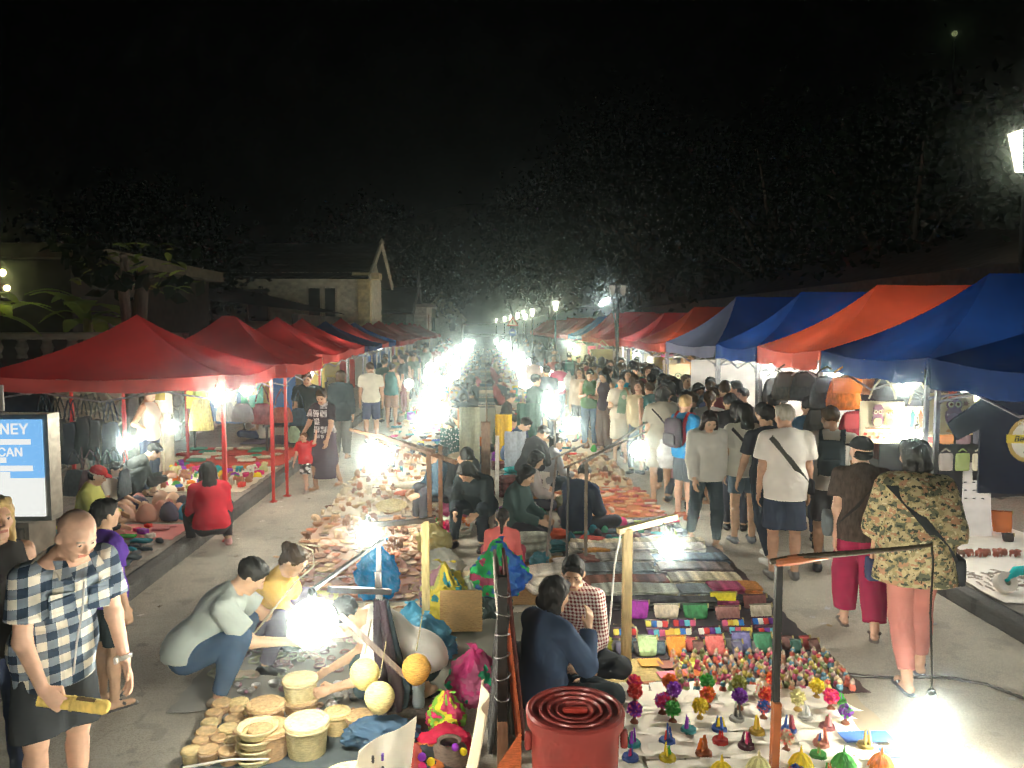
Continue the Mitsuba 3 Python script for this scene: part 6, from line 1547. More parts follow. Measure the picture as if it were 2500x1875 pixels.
NOUN = {'bowl': ('wooden_bowl', 'bowl'), 'spoon': ('wooden_spoon', 'spoon'), 'elephant': ('carved_elephant', 'carving'), 'box': ('small_box', 'box'), 'jar': ('small_jar', 'jar'), 'tray': ('wooden_tray', 'tray'), 'scarf': ('folded_cloth', 'cloth'), 'purse': ('cloth_purse', 'purse'), 'slipper': ('slipper', 'slipper'), 'disc': ('paper_ornament', 'ornament')}


def stall(x0, x1, y0, y1, sheet, slab_col, kinds, cols, dx, dy, s, words, seed, z=0.02, margin=0.05):
    """One seller's patch: a sheet and its wares in loose rows. words: (..., ..., ..., group)."""
    sheet_mat('ground_sheet', sheet, x0, x1, y0, y1, slab_col, seed=seed, z=z - 0.008)
    rg = np.random.default_rng(seed)
    nx, ny = int((x1 - x0 - 2 * margin) / dx), int((y1 - y0 - 2 * margin) / dy)
    for j in range(ny + 1):
        for i in range(nx + 1):
            if rg.uniform() < 0.08: continue
            x = x0 + margin + (i + 0.25 * (j % 2)) * dx + rg.uniform(-.2, .2) * dx; y = y0 + margin + j * dy + rg.uniform(-.2, .2) * dy
            if x > x1 - margin * 0.5: continue
            q = int(rg.integers(len(kinds))); ss = s * rg.uniform(0.75, 1.25)
            c = np.clip(np.array(cols[int(rg.integers(len(cols)))]) * rg.uniform(0.75, 1.25), 0, 0.75)
            nm, ct = NOUN[kinds[q]]; t = i / max(nx, 1)
            side = 'left end' if t < 0.2 else 'left part' if t < 0.4 else 'middle' if t < 0.6 else 'right part' if t < 0.8 else 'right end'
            ware(kinds[q], x, y, z + 0.008, ss, c, rg, ' '.join(('%s %s, %s, %s of the %s' % (cname(c), nm.replace('_', ' '), ROW[min(j, 11)], side, words[3])).split()[:16]), ct, words[3], nm)


stall(-2.05, -0.55, 6.2, 7.0, 'cream sheet under small carvings, left stalls', (0.6, 0.54, 0.4), ['spoon', 'box', 'bowl', 'elephant'], WOODC + [(0.6, 0.55, 0.4)] * 3, 0.16, 0.15, 0.04, ('small_carving', 'carving', 'small pale or brown carving on the cream sheet by the bamboo post', 'small carvings by the bamboo post'), 21)
stall(-2.12, -0.5, 7.05, 8.3, 'reddish sheet under the wooden spoons and bowls', (0.3, 0.17, 0.13), ['spoon', 'bowl', 'spoon', 'tray'], WOODC, 0.125, 0.115, 0.05, ('wooden_ware', 'wooden ware', 'reddish brown wooden spoon or bowl heaped left of the timber frame', 'wooden spoons and bowls'), 22)
stall(-2.15, -0.5, 8.35, 10.2, 'pinkish sheet under the larger wooden bowls', (0.45, 0.3, 0.22), ['bowl', 'tray', 'spoon', 'elephant'], WOODC, 0.165, 0.15, 0.06, ('wooden_ware', 'wooden ware', 'larger wooden bowl or platter near the big glare, left stalls', 'larger wooden bowls and platters'), 23)
one('round_tray', lathe([(0, 0), (0.2, 0), (0.21, 0.02), (0.19, 0.012), (0, 0.01)], 28), (0.6, 0.5, 0.28), 'wicker', None, 'round pale bamboo tray among the wooden bowls', 'tray', at=(-1.25, 10.47, 0.1), R=rot('x', 12))
one('wooden_boat', (ball(1, 3, (0.3, 0.1, 0.06))[0] * [1, 1, 1] + [0, 0, 0.02], ball(1, 3)[1]), (0.66, 0.62, 0.52), 'wood', None, 'white and red boat shaped platter above the wooden bowls', 'platter', at=(-1.06, 11.79, 0.1), R=rot('z', 8))
one('wooden_boat', (ball(1, 3, (0.32, 0.11, 0.05))[0], ball(1, 3)[1]), (0.5, 0.1, 0.05), 'wood', None, 'red rim under the white boat shaped platter', 'platter', at=(-1.01, 11.47, 0.07), R=rot('z', 8))
stall(-0.5, 0.0, 6.75, 7.9, 'pale paper sheets by the seated pair in black', (0.6, 0.5, 0.32), ['disc', 'elephant', 'box'], [PINK, PURP, ORG, YEL, GREEN, REDD, (0.04, 0.04, 0.04), (0.5, 0.35, 0.2)], 0.15, 0.16, 0.06, ('paper_ornament', 'ornament', 'bright paper ornament in front of the seated pair in black', 'paper ornaments before the seated pair'), 24)
for i, (x, y, c, lab) in enumerate([(-0.66, 9.18, YEL, 'yellow and red paper sunburst left of the pink one'), (-0.56, 9.32, GREEN, 'green and red paper ball behind the yellow sunburst'), (-0.45, 9.17, PINK, 'hot pink paper pom-pom before the seated pair'), (-0.38, 9.48, PURP, 'deep purple paper pom-pom before the seated pair'), (-0.27, 9.31, ORG, 'orange paper pom-pom right of the purple one')]):
    popup(x, y, c, lab, 'tree', 0.08, REDD if i < 2 else None, zb=0.02)
stall(-2.15, -0.4, 10.3, 13.0, 'white sheet under pale carved goods in the glare', (0.62, 0.56, 0.44), ['bowl', 'box', 'elephant', 'spoon', 'jar'], WOODC + [(0.6, 0.52, 0.38)] * 4, 0.17, 0.17, 0.055, ('carved_goods', 'carving', 'pale carved item in the glare of the left stalls', 'pale carved goods in the glare'), 25)
stall(-2.15, -0.4, 13.1, 16.5, 'cream sheet with dark small goods beyond the glare, left', (0.6, 0.54, 0.4), ['elephant', 'jar', 'box'], DARKS + WOODC, 0.21, 0.21, 0.06, ('small_goods', 'souvenir', 'small dark souvenir beyond the glare of the left stalls', 'small souvenirs beyond the glare'), 26)
stall(-2.15, -0.4, 16.6, 21, 'grey sheet with scarves and boxes, far left stalls', (0.45, 0.4, 0.32), ['scarf', 'box', 'bowl'], DARKS + WOODC + BRIGHT, 0.36, 0.34, 0.08, ('small_goods', 'souvenir', 'far souvenir laid out on the left centre stalls', 'far souvenirs of the left stalls'), 27)
# right centre stalls: folded textiles in long stacks
TX = [(0.05, 0.05, 0.055), (0.3, 0.28, 0.25), (0.16, 0.18, 0.2), (0.36, 0.06, 0.14), (0.5, 0.2, 0.05), (0.6, 0.52, 0.36), (0.22, 0.08, 0.06), (0.1, 0.14, 0.2), (0.4, 0.42, 0.36), (0.62, 0.58, 0.5), (0.2, 0.16, 0.14)]
sheet_mat('ground_sheet', 'dark sheet under the folded textiles', 0.85, 2.62, 6.85, 8.7, (0.07, 0.06, 0.06), seed=31)
def textile(x, y, w, d, h, c, label, ang=0, pat=5, group=None, z=0.025, fringe=False):
    key = thing('folded_textile', label, 'textile', group)
    n = 3
    for q in range(n):
        v, f = rbox(w * (1 - 0.015 * q), d * (1 - 0.03 * q), h / n * 0.96, h / n * 0.42, (0.006 * q, 0.005 * q, h / n * (q + 0.5)))
        v[:, 2] += 0.006 * np.sin(v[:, 0] * 9 + q)
        ent('layer', M().add((v, f), np.array(c) * (1 - 0.07 * q) + 0.0, pat, R=rot('z', ang), at=(x, y, z)), 'pattern' if pat else 'cloth', key)
    if fringe:
        m = M()
        for q in range(26): m.add(box(0.008, 0.05, 0.006, (-w / 2 + w * (q + 0.5) / 26, -d / 2 - 0.025, h * 0.6)), np.array(c) * 0.9, R=rot('z', ang), at=(x, y, z))
        ent('fringe', m, 'cloth', key, kind='stuff')
TXL = [(1.35, 6.95, 0.8, 0.26, 0.13, 8, 'cream and grey striped textile stack behind the pouches'), (1.95, 6.98, 0.4, 0.26, 0.1, 2, 'slate blue folded textile right of the striped one'), (2.2, 7.0, 0.32, 0.24, 0.12, 3, 'magenta folded textile between the slate and the orange ones'), (2.42, 7.02, 0.22, 0.24, 0.11, 4, 'orange folded textile beside the magenta one'), (2.3, 6.86, 0.55, 0.2, 0.06, 0, 'black folded textile at the right corner'), (1.5, 6.75, 1.1, 0.16, 0.09, 0, 'long black textile roll under the striped one'), (2.0, 6.78, 0.5, 0.14, 0.06, 3, 'dark crimson textile edge under the magenta one'),
       (1.3, 7.3, 0.9, 0.28, 0.09, 6, 'brown textile with an orange stripe'), (2.1, 7.33, 0.7, 0.28, 0.1, 5, 'beige fringed textile lit by the bulb'), (1.25, 7.66, 0.85, 0.28, 0.1, 2, 'blue grey striped textile under the bulb'), (2.1, 7.7, 0.75, 0.28, 0.09, 10, 'brown grey textile at the road side'), (1.3, 8.02, 0.9, 0.26, 0.1, 1, 'grey textile with a white edge'), (2.15, 8.05, 0.8, 0.26, 0.08, 7, 'dark blue striped textile at the road side'), (1.65, 8.38, 1.5, 0.24, 0.11, 9, 'long white edged textile stack, back of the textiles'), (1.7, 8.62, 1.55, 0.18, 0.1, 5, 'yellowish patterned textile roll at the very back')]
for i, (x, y, w, d, h, c, lab) in enumerate(TXL): textile(x, y, w, d, h, TX[c], lab, (i * 7) % 5 - 2, fringe=i in (8, 12, 13))
for i, (x, y, c, lab) in enumerate([(0.74, 8.55, (0.03, 0.13, 0.15), 'dark teal folded cloth by the grey lamp stick'), (1.20, 8.72, (0.5, 0.07, 0.05), 'red folded cloth left of the black post'), (1.19, 8.28, (0.55, 0.25, 0.05), 'orange folded cloth by the black post'), (1.06, 7.99, (0.22, 0.08, 0.07), 'maroon folded cloth below the orange one'), (0.84, 7.89, (0.6, 0.55, 0.5), 'small white cloth near the checked shirt seller')]):
    textile(x, y, 0.28, 0.2, 0.1, c, lab, 20 * (-1) ** i, pat=8)
lamp_stand('lamp_stand', 'black metal stick standing left of the textiles', (0.78, 7.35, 0), (0.8, 7.4, 1.18), (1.85, 8.9, 1.3), DK, (0.12, 0.09, 0.06), w=0.022)
lamp_stand('lamp_stand', 'grey slanting stick behind the dark jacketed seller', (0.62, 7.9, 0), (0.78, 8.4, 1.1), (1.1, 8.6, 1.2), (0.22, 0.2, 0.18), w=0.025)
stall(0.95, 2.45, 8.9, 10.0, 'dark sheet with rows of pouches, right stalls', (0.08, 0.06, 0.07), ['purse', 'scarf'], DARKS + [PINK, (0.05, 0.25, 0.15), OLIVE, (0.2, 0.1, 0.1)], 0.15, 0.17, 0.06, ('small_purse', 'purse', 'small purse in the dark rows behind the textiles', 'small purses behind the textiles'), 33)
stall(1.0, 2.4, 10.1, 12.0, 'orange patterned sheet beside the dark jacketed seller', (0.5, 0.2, 0.08), ['scarf', 'box', 'tray'], [(0.5, 0.16, 0.08), (0.55, 0.3, 0.15), (0.4, 0.1, 0.08), (0.5, 0.4, 0.3)], 0.16, 0.16, 0.05, ('small_goods', 'souvenir', 'orange or red item on the orange sheet, right stalls', 'goods on the orange sheet'), 34)
stall(0.95, 2.35, 12.1, 15.0, 'cream sheet with brown goods, right stalls', (0.5, 0.4, 0.26), ['bowl', 'elephant', 'box', 'jar'], WOODC + [(0.5, 0.4, 0.28)] * 2, 0.18, 0.19, 0.06, ('small_goods', 'souvenir', 'brown carved item by the ponytail seller, right stalls', 'brown carved goods of the right stalls'), 35)
stall(0.95, 2.35, 15.1, 21, 'pale sheet in the glare, right stalls', (0.55, 0.48, 0.36), ['scarf', 'jar', 'box'], DARKS + BRIGHT + WOODC, 0.36, 0.36, 0.08, ('small_goods', 'souvenir', 'far souvenir laid out on the right centre stalls', 'far souvenirs of the right stalls'), 36)
# far wares beyond the two rows, uncountable
rg = np.random.default_rng(44)
m = M()
for i in range(1500):
    y = 21.2 + 60 * rg.uniform() ** 1.5; sd = rg.choice([-1, 1]); x = sd * rg.uniform(0.5, 2.1) + 0.05
    c = (DARKS + WOODC + BRIGHT + [(0.6, 0.56, 0.46)] * 8)[int(rg.integers(30))]
    m.add(rbox(rg.uniform(.1, .3), rg.uniform(.1, .3), rg.uniform(.05, .3), 0.03, n=1), c, at=(x, y, 0.1))
ent('far_wares', m, 'cloth', None, 'wares of the far centre stalls that melt into one band', 'wares', kind='stuff')
for sd in (-1, 1): one('ground_sheet', box(1.9, 62, 0.02, (sd * 1.25 + 0.05, 52.2, 0.014)), (0.58, 0.53, 0.42), 'cloth', None, 'long run of pale ground sheets of the far %s stalls' % ('left' if sd < 0 else 'right'), 'ground cloth')


# ---------------------------------------------------------------- pavement stalls, left
Zp = 0.13
stall(-5.2, -3.5, 7.55, 8.75, 'grey sheet with dark teal slippers, left pavement', (0.25, 0.22, 0.2), ['slipper', 'scarf', 'slipper'], [(0.03, 0.1, 0.11), (0.05, 0.06, 0.07), (0.02, 0.2, 0.25), (0.3, 0.3, 0.28), (0.08, 0.13, 0.12)], 0.15, 0.15, 0.07, ('slipper', 'slipper', 'dark teal slipper at the near edge of the left pavement stall', 'dark slippers on the left pavement'), 51, z=Zp)
stall(-5.0, -3.5, 8.8, 9.5, 'pink sheet with small coloured cloths, left pavement', (0.5, 0.2, 0.18), ['scarf', 'box'], BRIGHT + [(0.5, 0.2, 0.2)] * 4, 0.24, 0.16, 0.06, ('folded_cloth', 'cloth', 'small coloured folded cloth on the pink sheet, left pavement', 'small cloths on the pink sheet'), 52, z=Zp)
stall(-4.9, -3.45, 9.6, 10.6, 'brown sheet with a row of rounded purses, left pavement', (0.3, 0.2, 0.14), ['purse'], [(0.45, 0.25, 0.18), (0.12, 0.08, 0.3), (0.05, 0.05, 0.08), (0.5, 0.35, 0.25), (0.4, 0.2, 0.16), (0.02, 0.25, 0.4)], 0.24, 0.26, 0.13, ('purse', 'purse', 'rounded cloth purse in the row on the left pavement', 'rounded purses on the left pavement'), 53, z=Zp)
stall(-5.4, -3.5, 11.4, 13.4, 'white sheet with paper lanterns and figures, left pavement', (0.62, 0.58, 0.44), ['disc', 'elephant', 'purse', 'box'], BRIGHT + [(0.3, 0.14, 0.08)] * 3, 0.19, 0.2, 0.075, ('paper_lantern', 'ornament', 'small bright ornament on the white sheet under the red tents', 'small ornaments on the white sheet'), 54, z=Zp)
stall(-5.6, -3.5, 13.5, 15.6, 'red sheet with cream papers, left pavement', (0.5, 0.08, 0.06), ['scarf', 'tray'], [(0.62, 0.58, 0.44), (0.1, 0.3, 0.2), (0.6, 0.55, 0.4), (0.4, 0.06, 0.05)], 0.4, 0.34, 0.1, ('folded_cloth', 'cloth', 'pale folded cloth on the red sheet, left pavement', 'pale cloths on the red sheet'), 55, z=Zp)
one('sitting_mat', rbox(1.5, 1.2, 0.02, 0.006, (-4.2, 16.6, 0.14)), (0.12, 0.12, 0.16), 'cloth', None, 'dark mat under the third red tent', 'mat')


def hanging_bag(x, y, z, w, h, col, label, pat=8, strap=0.3, ang=0, group=None, name='hanging_bag', mat=None, depth=0.08):
    key = thing(name, label, 'bag', group)
    v, f = rbox(w, depth, h, min(0.07, depth * 0.45), (0, 0, -strap - h / 2))
    tq = np.clip((v[:, 2] + strap + h) / h, 0, 1)
    if depth > 0.06: v[:, 0] *= 1.05 - 0.42 * tq ** 2; v[:, 1] *= 1.15 - 0.6 * tq
    v = v + 0.018 * (meshkit.fbm(v * 8 + x * 5, 2, 3)[:, None] - 0.5)
    ent('body', M().add((v, f), col, pat, R=rot('z', ang), at=(x, y, z)), mat or ('pattern' if pat else 'cloth'), key)
    for s in (-1, 1):
        ent('strap', M().add(tube([(s * w * 0.3, 0, -strap + 0.02), (s * w * 0.22, 0.0, -strap * 0.5), (0.0, 0, 0.0)], 0.009, 6), np.array(col) * 0.7, R=rot('z', ang), at=(x, y, z)), 'cloth', key)
    return key


for i, (x, y, z, w, h, c, lab) in enumerate([(-3.75, 12.3, 1.62, 0.34, 0.3, (0.12, 0.1, 0.09), 'long strapped dark bag hanging left of the corner pole'), (-3.5, 12.5, 1.6, 0.34, 0.34, (0.2, 0.06, 0.06), 'red and black woven bag hanging left of the corner pole'), (-4.1, 12.6, 1.62, 0.3, 0.32, (0.35, 0.33, 0.3), 'striped grey bag hanging beside the standing woman'), (-3.3, 12.9, 1.5, 0.36, 0.26, (0.28, 0.08, 0.06), 'brick red bag right of the corner pole'), (-3.1, 13.2, 1.45, 0.3, 0.3, (0.04, 0.07, 0.1), 'round dark blue bag right of the brick red one'), (-4.35, 12.2, 1.7, 0.36, 0.5, (0.6, 0.55, 0.2), 'pale yellow printed cloth bag high under the tent')]): hanging_bag(x, y, z, w, h, c, lab)
for i in range(12): hanging_bag(-5.8 + 0.17 * (i % 6), 10.5 + 0.12 * (i // 6), 1.62 - 0.04 * (i % 3), 0.22, 0.55, [(0.03, 0.04, 0.04), (0.05, 0.06, 0.05), (0.02, 0.03, 0.05)][i % 3], 'black shiny bag in the cluster hanging right of the light box', 0, 0.3, group='black bags hanging by the light box', mat='plastic')
for i in range(7): hanging_bag(-5.1 + 0.2 * (i % 4), 9.9 + 0.18 * (i // 4), 0.98, 0.3, 0.34, [(0.06, 0.07, 0.08), (0.08, 0.04, 0.05), (0.03, 0.08, 0.08)][i % 3], 'dark bag in the bunch carried behind the bending seller', 8, 0.25, ang=i * 30, group='dark bags behind the bending seller')
for i, (x, z, c, lab) in enumerate([(-5.3, 1.9, (0.6, 0.56, 0.42), 'cream printed cloth hung on the stone wall'), (-4.75, 1.95, (0.55, 0.5, 0.1), 'yellow printed cloth hung behind the standing woman'), (-4.35, 1.95, (0.62, 0.6, 0.5), 'white printed cloth hung behind the standing woman'), (-3.95, 1.95, (0.1, 0.4, 0.25), 'green printed cloth high under the second tent')]):
    key = thing('hung_cloth', lab, 'cloth')
    ent('cloth', M().add(slab(grid(lambda u, v: (x + 0.36 * u, 12.6 + 0.02 * np.sin(u * 9) + 0.1 * i, z - 0.75 * v), 9, 9), 0.004), c), 'cloth', key)
    ent('print', M().add(slab(grid(lambda u, v: (x + 0.1 + 0.16 * u, 12.58 + 0.02 * np.sin((0.28 + 0.44 * u) * 9) + 0.1 * i, z - 0.35 - 0.2 * v), 5, 5), 0.003), np.array([(0.35, 0.25, 0.05), (0.3, 0.4, 0.1), (0.35, 0.3, 0.2), (0.6, 0.5, 0.1)][i])), 'cloth', key)
rg = np.random.default_rng(61)
for i in range(46):     # clothes and bags hung along the back and fronts of the left tents
    y = 14.2 + i * 0.62; x = -4.6 + rg.uniform(-0.9, 0.8)
    c = [(0.6, 0.56, 0.45), (0.5, 0.4, 0.1), (0.1, 0.1, 0.1), (0.3, 0.06, 0.05), (0.6, 0.58, 0.5), (0.06, 0.12, 0.25), (0.3, 0.25, 0.2)][int(rg.integers(7))]
    hanging_bag(x, y, 1.72, rg.uniform(.3, .5), rg.uniform(.5, .9), c, '%s garment hanging under the left tents, place %s down the row' % (cname(c), ['near', 'nearer middle', 'middle', 'farther middle', 'far'][min(i // 10, 4)]), 0, 0.12, group='garments hanging under the left tents', name='hanging_garment', depth=0.03)
k = thing('low_table', 'long low table with dark striped goods under the third red tent', 'table')
one('top', box(0.9, 2.4, 0.04, (-3.75, 16.2, 0.62)), (0.06, 0.06, 0.06), 'wood', k)
for sx in (-1, 1):
    for sy in (-1, 1): one('leg', box(0.04, 0.04, 0.48, (-3.75 + sx * 0.4, 16.2 + sy * 1.1, 0.36)), (0.1, 0.1, 0.1), 'metal', k)
for i in range(22): one('striped_goods', rbox(0.3, 0.14, 0.05, 0.02, (-3.95 + 0.4 * (i % 2), 15.15 + 0.19 * (i // 2), 0.67)), (0.6, 0.58, 0.52) if i % 2 else (0.05, 0.05, 0.06), 'cloth', None, 'folded black or white cloth on the long low table', 'cloth', 'folded cloths on the low table')

# ---------------------------------------------------------------- right tents: hung goods and the near pavement stall
def tote(x, y, z, w, h, col, label, ang, motif):
    key = hanging_bag(x, y, z, w, h, col, label, 0, 0.24, ang, name='cotton_bag', depth=0.03)
    R = rot('z', ang)
    zc = z - 0.24 - h / 2
    def put(name, poly, c, dx=0.0, dz=0.0, t=0.004, s=1.0, up=0.0):
        v, f = prism([(a * s, b * s) for a, b in poly], t)
        v = np.stack([v[:, 0] + dx, -0.026 - up - v[:, 2], v[:, 1] + dz], 1)
        ent(name, M().add((v, f), c, R=R, at=(x, y, zc)), 'paper', key)
    circ = lambda r, q=1.0, n=16: [(r * math.cos(a), r * q * math.sin(a)) for a in np.arange(n) * 2 * PI / n]
    star = lambda r, n=8: [((r if i % 2 == 0 else r * 0.5) * math.cos(i * PI / n), (r if i % 2 == 0 else r * 0.5) * math.sin(i * PI / n)) for i in range(2 * n)]
    def bird(dx, dz, s, c, belly):
        put('motif', circ(0.07, 1.2), c, dx, dz, s=s); put('motif', circ(0.05, 1.0), belly, dx, dz - 0.02 * s, s=s, up=0.004)
        put('motif', circ(0.062, 0.8), c, dx, dz + 0.095 * s, s=s, up=0.002)
        for q in (-1, 1): put('motif', circ(0.024), (0.66, 0.62, 0.45), dx + q * 0.028 * s, dz + 0.1 * s, s=s, up=0.006); put('motif', circ(0.012), (0.12, 0.04, 0.02), dx + q * 0.026 * s, dz + 0.1 * s, s=s, up=0.01)
    if motif == 'pair':
        bird(-0.05, 0.02, 0.8, (0.2, 0.1, 0.14), (0.55, 0.45, 0.2)); bird(0.065, 0.015, 0.75, (0.6, 0.4, 0.18), (0.6, 0.15, 0.1))
        put('motif', [(-0.055, 0), (0.055, 0), (0.04, 0.02), (0.03, 0.045), (-0.03, 0.045), (-0.04, 0.02)], (0.2, 0.1, 0.14), -0.05, 0.125, up=0.006)
        put('motif', [(-0.16, 0.0), (0.16, -0.012), (0.16, 0.0), (-0.16, 0.012)], (0.25, 0.15, 0.08), 0, -0.06)
        for q in range(9): put('motif', circ(0.016), [(0.5, 0.08, 0.06), (0.3, 0.14, 0.08), (0.5, 0.3, 0.12)][q % 3], -0.16 + 0.04 * q, -0.11 - 0.035 * (q % 2))
    elif motif == 'owl':
        bird(0.02, -0.02, 1.1, (0.2, 0.12, 0.2), (0.26, 0.18, 0.3))
        put('motif', star(0.06), (0.55, 0.1, 0.06), 0.0, 0.17); put('motif', circ(0.02), (0.6, 0.3, 0.2), 0.0, 0.17, up=0.005)
        for q in range(5): put('motif', star(0.03), (0.25, 0.13, 0.08), 0.13 - 0.012 * q, 0.18 - 0.08 * q)
        put('motif', [(-0.14, -0.16), (-0.12, -0.16), (-0.12, 0.05), (-0.03, 0.16), (-0.045, 0.165), (-0.14, 0.06)], (0.26, 0.15, 0.08), -0.01, 0); put('motif', circ(0.06, 0.3), (0.55, 0.3, 0.1), 0.02, -0.15)
    elif motif == 'fish':
        for q in range(3): put('motif', [(0, 0.1), (0.022, 0.05), (0.016, -0.03), (0.03, -0.08), (-0.03, -0.08), (-0.016, -0.03), (-0.022, 0.05)], [(0.06, 0.2, 0.2), (0.45, 0.12, 0.06), (0.5, 0.25, 0.08)][q], -0.08 + 0.08 * q, 0.08)
        for q in range(4): put('motif', [(-0.03, -0.03), (0.03, -0.03), (0.03, 0.03), (-0.03, 0.03)], [(0.1, 0.25, 0.4), (0.6, 0.5, 0.1), (0.4, 0.4, 0.4), (0.5, 0.1, 0.1)][q], -0.1 + 0.066 * q, -0.12)
    else:
        put('motif', circ(0.07), (0.12, 0.16, 0.1), 0, 0); put('motif', circ(0.05), (0.5, 0.5, 0.3), 0, 0, up=0.005); put('motif', circ(0.03), (0.2, 0.15, 0.1), 0.0, 0.0, up=0.01)
    return key


tote(3.77, 7.30, 2.04, 0.42, 0.40, (0.68, 0.62, 0.46), 'cream cotton bag printed with two birds on a branch', -4, 'pair')
tote(4.19, 6.90, 2.15, 0.40, 0.38, (0.64, 0.54, 0.3), 'yellowish cotton bag printed with a purple owl and flowers', -8, 'owl')
tote(4.30, 7.60, 1.96, 0.36, 0.42, (0.66, 0.6, 0.45), 'cotton bag printed with fishes, between the bird bags', 0, 'fish')
tote(3.97, 16.00, 1.99, 0.5, 0.5, (0.6, 0.52, 0.3), 'yellowish cotton bag hanging under the slate tent', 0, 'ring')
tote(3.17, 21.00, 2.15, 0.55, 0.6, (0.58, 0.54, 0.3), 'yellowish printed cotton bag left of the lamp post', 0, 'ring')
for i, (u, c, lab) in enumerate([((3.72, 8.00, 2.10), (0.6, 0.17, 0.03), 'bright orange backpack hung under the blue tent'), ((3.67, 8.30, 2.08), (0.06, 0.05, 0.05), 'black backpack left of the orange one'), ((3.85, 9.30, 2.07), (0.04, 0.04, 0.04), 'black rucksack under the orange tent, right one'), ((3.74, 9.60, 2.05), (0.09, 0.07, 0.05), 'dark brown rucksack under the orange tent, left one'), ((4.13, 8.20, 2.24), (0.55, 0.3, 0.2), 'orange and beige shoulder bag high behind the bird bag'), ((4.21, 8.00, 2.20), (0.04, 0.05, 0.06), 'dark bag high behind the bird bag'), ((3.65, 8.40, 1.73), (0.05, 0.05, 0.05), 'dark lower bag with tassels under the blue tent'), ((3.94, 8.20, 1.71), (0.4, 0.06, 0.08), 'red bag low between the shoppers'), ((3.94, 10.50, 1.92), (0.05, 0.05, 0.05), 'dark garment bag beside the white sheet')]):
    k = hanging_bag(*u, 0.36, 0.36, c, lab, 8, 0.1, depth=0.14)
    ent('flap', M().add(rbox(0.3, 0.03, 0.16, 0.012, (u[0], u[1] - 0.08, u[2] - 0.2)), np.array(c) * 1.3, 0), 'cloth', k)
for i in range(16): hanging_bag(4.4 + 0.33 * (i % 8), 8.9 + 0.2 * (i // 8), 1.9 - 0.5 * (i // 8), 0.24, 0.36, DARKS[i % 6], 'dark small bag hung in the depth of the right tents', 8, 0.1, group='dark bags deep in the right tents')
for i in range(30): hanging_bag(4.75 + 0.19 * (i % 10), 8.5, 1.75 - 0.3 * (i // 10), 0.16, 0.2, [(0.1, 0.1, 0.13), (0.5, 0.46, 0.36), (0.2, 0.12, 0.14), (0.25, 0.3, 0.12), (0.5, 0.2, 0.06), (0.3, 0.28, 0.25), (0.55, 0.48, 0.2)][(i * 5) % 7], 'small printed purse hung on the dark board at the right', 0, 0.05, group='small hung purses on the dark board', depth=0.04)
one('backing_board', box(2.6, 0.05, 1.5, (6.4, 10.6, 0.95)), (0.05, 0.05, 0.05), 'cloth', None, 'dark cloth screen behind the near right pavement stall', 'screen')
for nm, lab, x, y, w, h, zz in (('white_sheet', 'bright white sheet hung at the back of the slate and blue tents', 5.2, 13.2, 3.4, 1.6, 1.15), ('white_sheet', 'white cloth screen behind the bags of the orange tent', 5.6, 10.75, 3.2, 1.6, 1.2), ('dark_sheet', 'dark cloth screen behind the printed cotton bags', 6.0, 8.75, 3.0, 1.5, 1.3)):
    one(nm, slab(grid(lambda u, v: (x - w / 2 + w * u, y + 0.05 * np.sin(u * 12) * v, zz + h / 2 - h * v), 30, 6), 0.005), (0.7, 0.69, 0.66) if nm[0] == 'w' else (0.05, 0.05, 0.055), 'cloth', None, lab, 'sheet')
for i in range(26):
    y = 16.6 + i * 0.9; x = 4.5 + rg.uniform(-0.4, 1.2)
    c = [(0.6, 0.56, 0.45), (0.5, 0.25, 0.1), (0.1, 0.1, 0.1), (0.5, 0.1, 0.2), (0.6, 0.58, 0.5), (0.5, 0.42, 0.1), (0.3, 0.25, 0.2)][int(rg.integers(7))]
    hanging_bag(x, y, 1.85, rg.uniform(.3, .5), rg.uniform(.4, .8), c, '%s garment hanging under the right tents, place %s down the row' % (cname(c), ['near', 'nearer middle', 'middle', 'farther middle', 'far'][min(i // 6, 4)]), 0, 0.12, group='garments hanging under the right tents', name='hanging_garment', depth=0.03)
# dark printed T-shirt hung at the right edge
tx, ty, tz = 4.41, 6.32, 1.54
k = thing('hung_shirt', 'dark navy T-shirt with a round beer label hung at the right edge', 'T-shirt')
sh = [(-0.3, -0.42), (0.3, -0.42), (0.3, 0.12), (0.48, 0.02), (0.56, 0.16), (0.3, 0.36), (0.1, 0.4), (0.0, 0.34), (-0.1, 0.4), (-0.3, 0.36), (-0.56, 0.16), (-0.48, 0.02), (-0.3, 0.12)]
v, f = prism(sh, 0.025); v = np.stack([v[:, 0], -v[:, 2], v[:, 1]], 1)
AR = rot('z', -8)
ent('cloth', M().add((v, f), (0.02, 0.025, 0.05), R=AR, at=(tx, ty, tz)), 'cloth', k)
def disc(r, q, c, up, name='label_print', dz=0.03, dx=0.07):
    v, f = prism([(r * math.cos(a), r * q * math.sin(a)) for a in np.arange(28) * 2 * PI / 28], 0.003)
    ent(name, M().add((np.stack([v[:, 0] + dx, -0.026 - up - v[:, 2], v[:, 1] + dz], 1), f), c, R=AR, at=(tx, ty, tz)), 'paper', k)
disc(0.16, 1.15, (0.5, 0.36, 0.12), 0); disc(0.13, 1.15, (0.66, 0.64, 0.55), 0.003); disc(0.04, 0.8, (0.45, 0.35, 0.28), 0.006, dz=0.1); disc(0.035, 0.35, (0.2, 0.18, 0.14), 0.006, dz=-0.07)
ent('yellow_band', M().add(box(0.34, 0.004, 0.07, (0.07, -0.035, 0.04)), (0.62, 0.48, 0.05), R=AR, at=(tx, ty, tz)), 'paper', k)
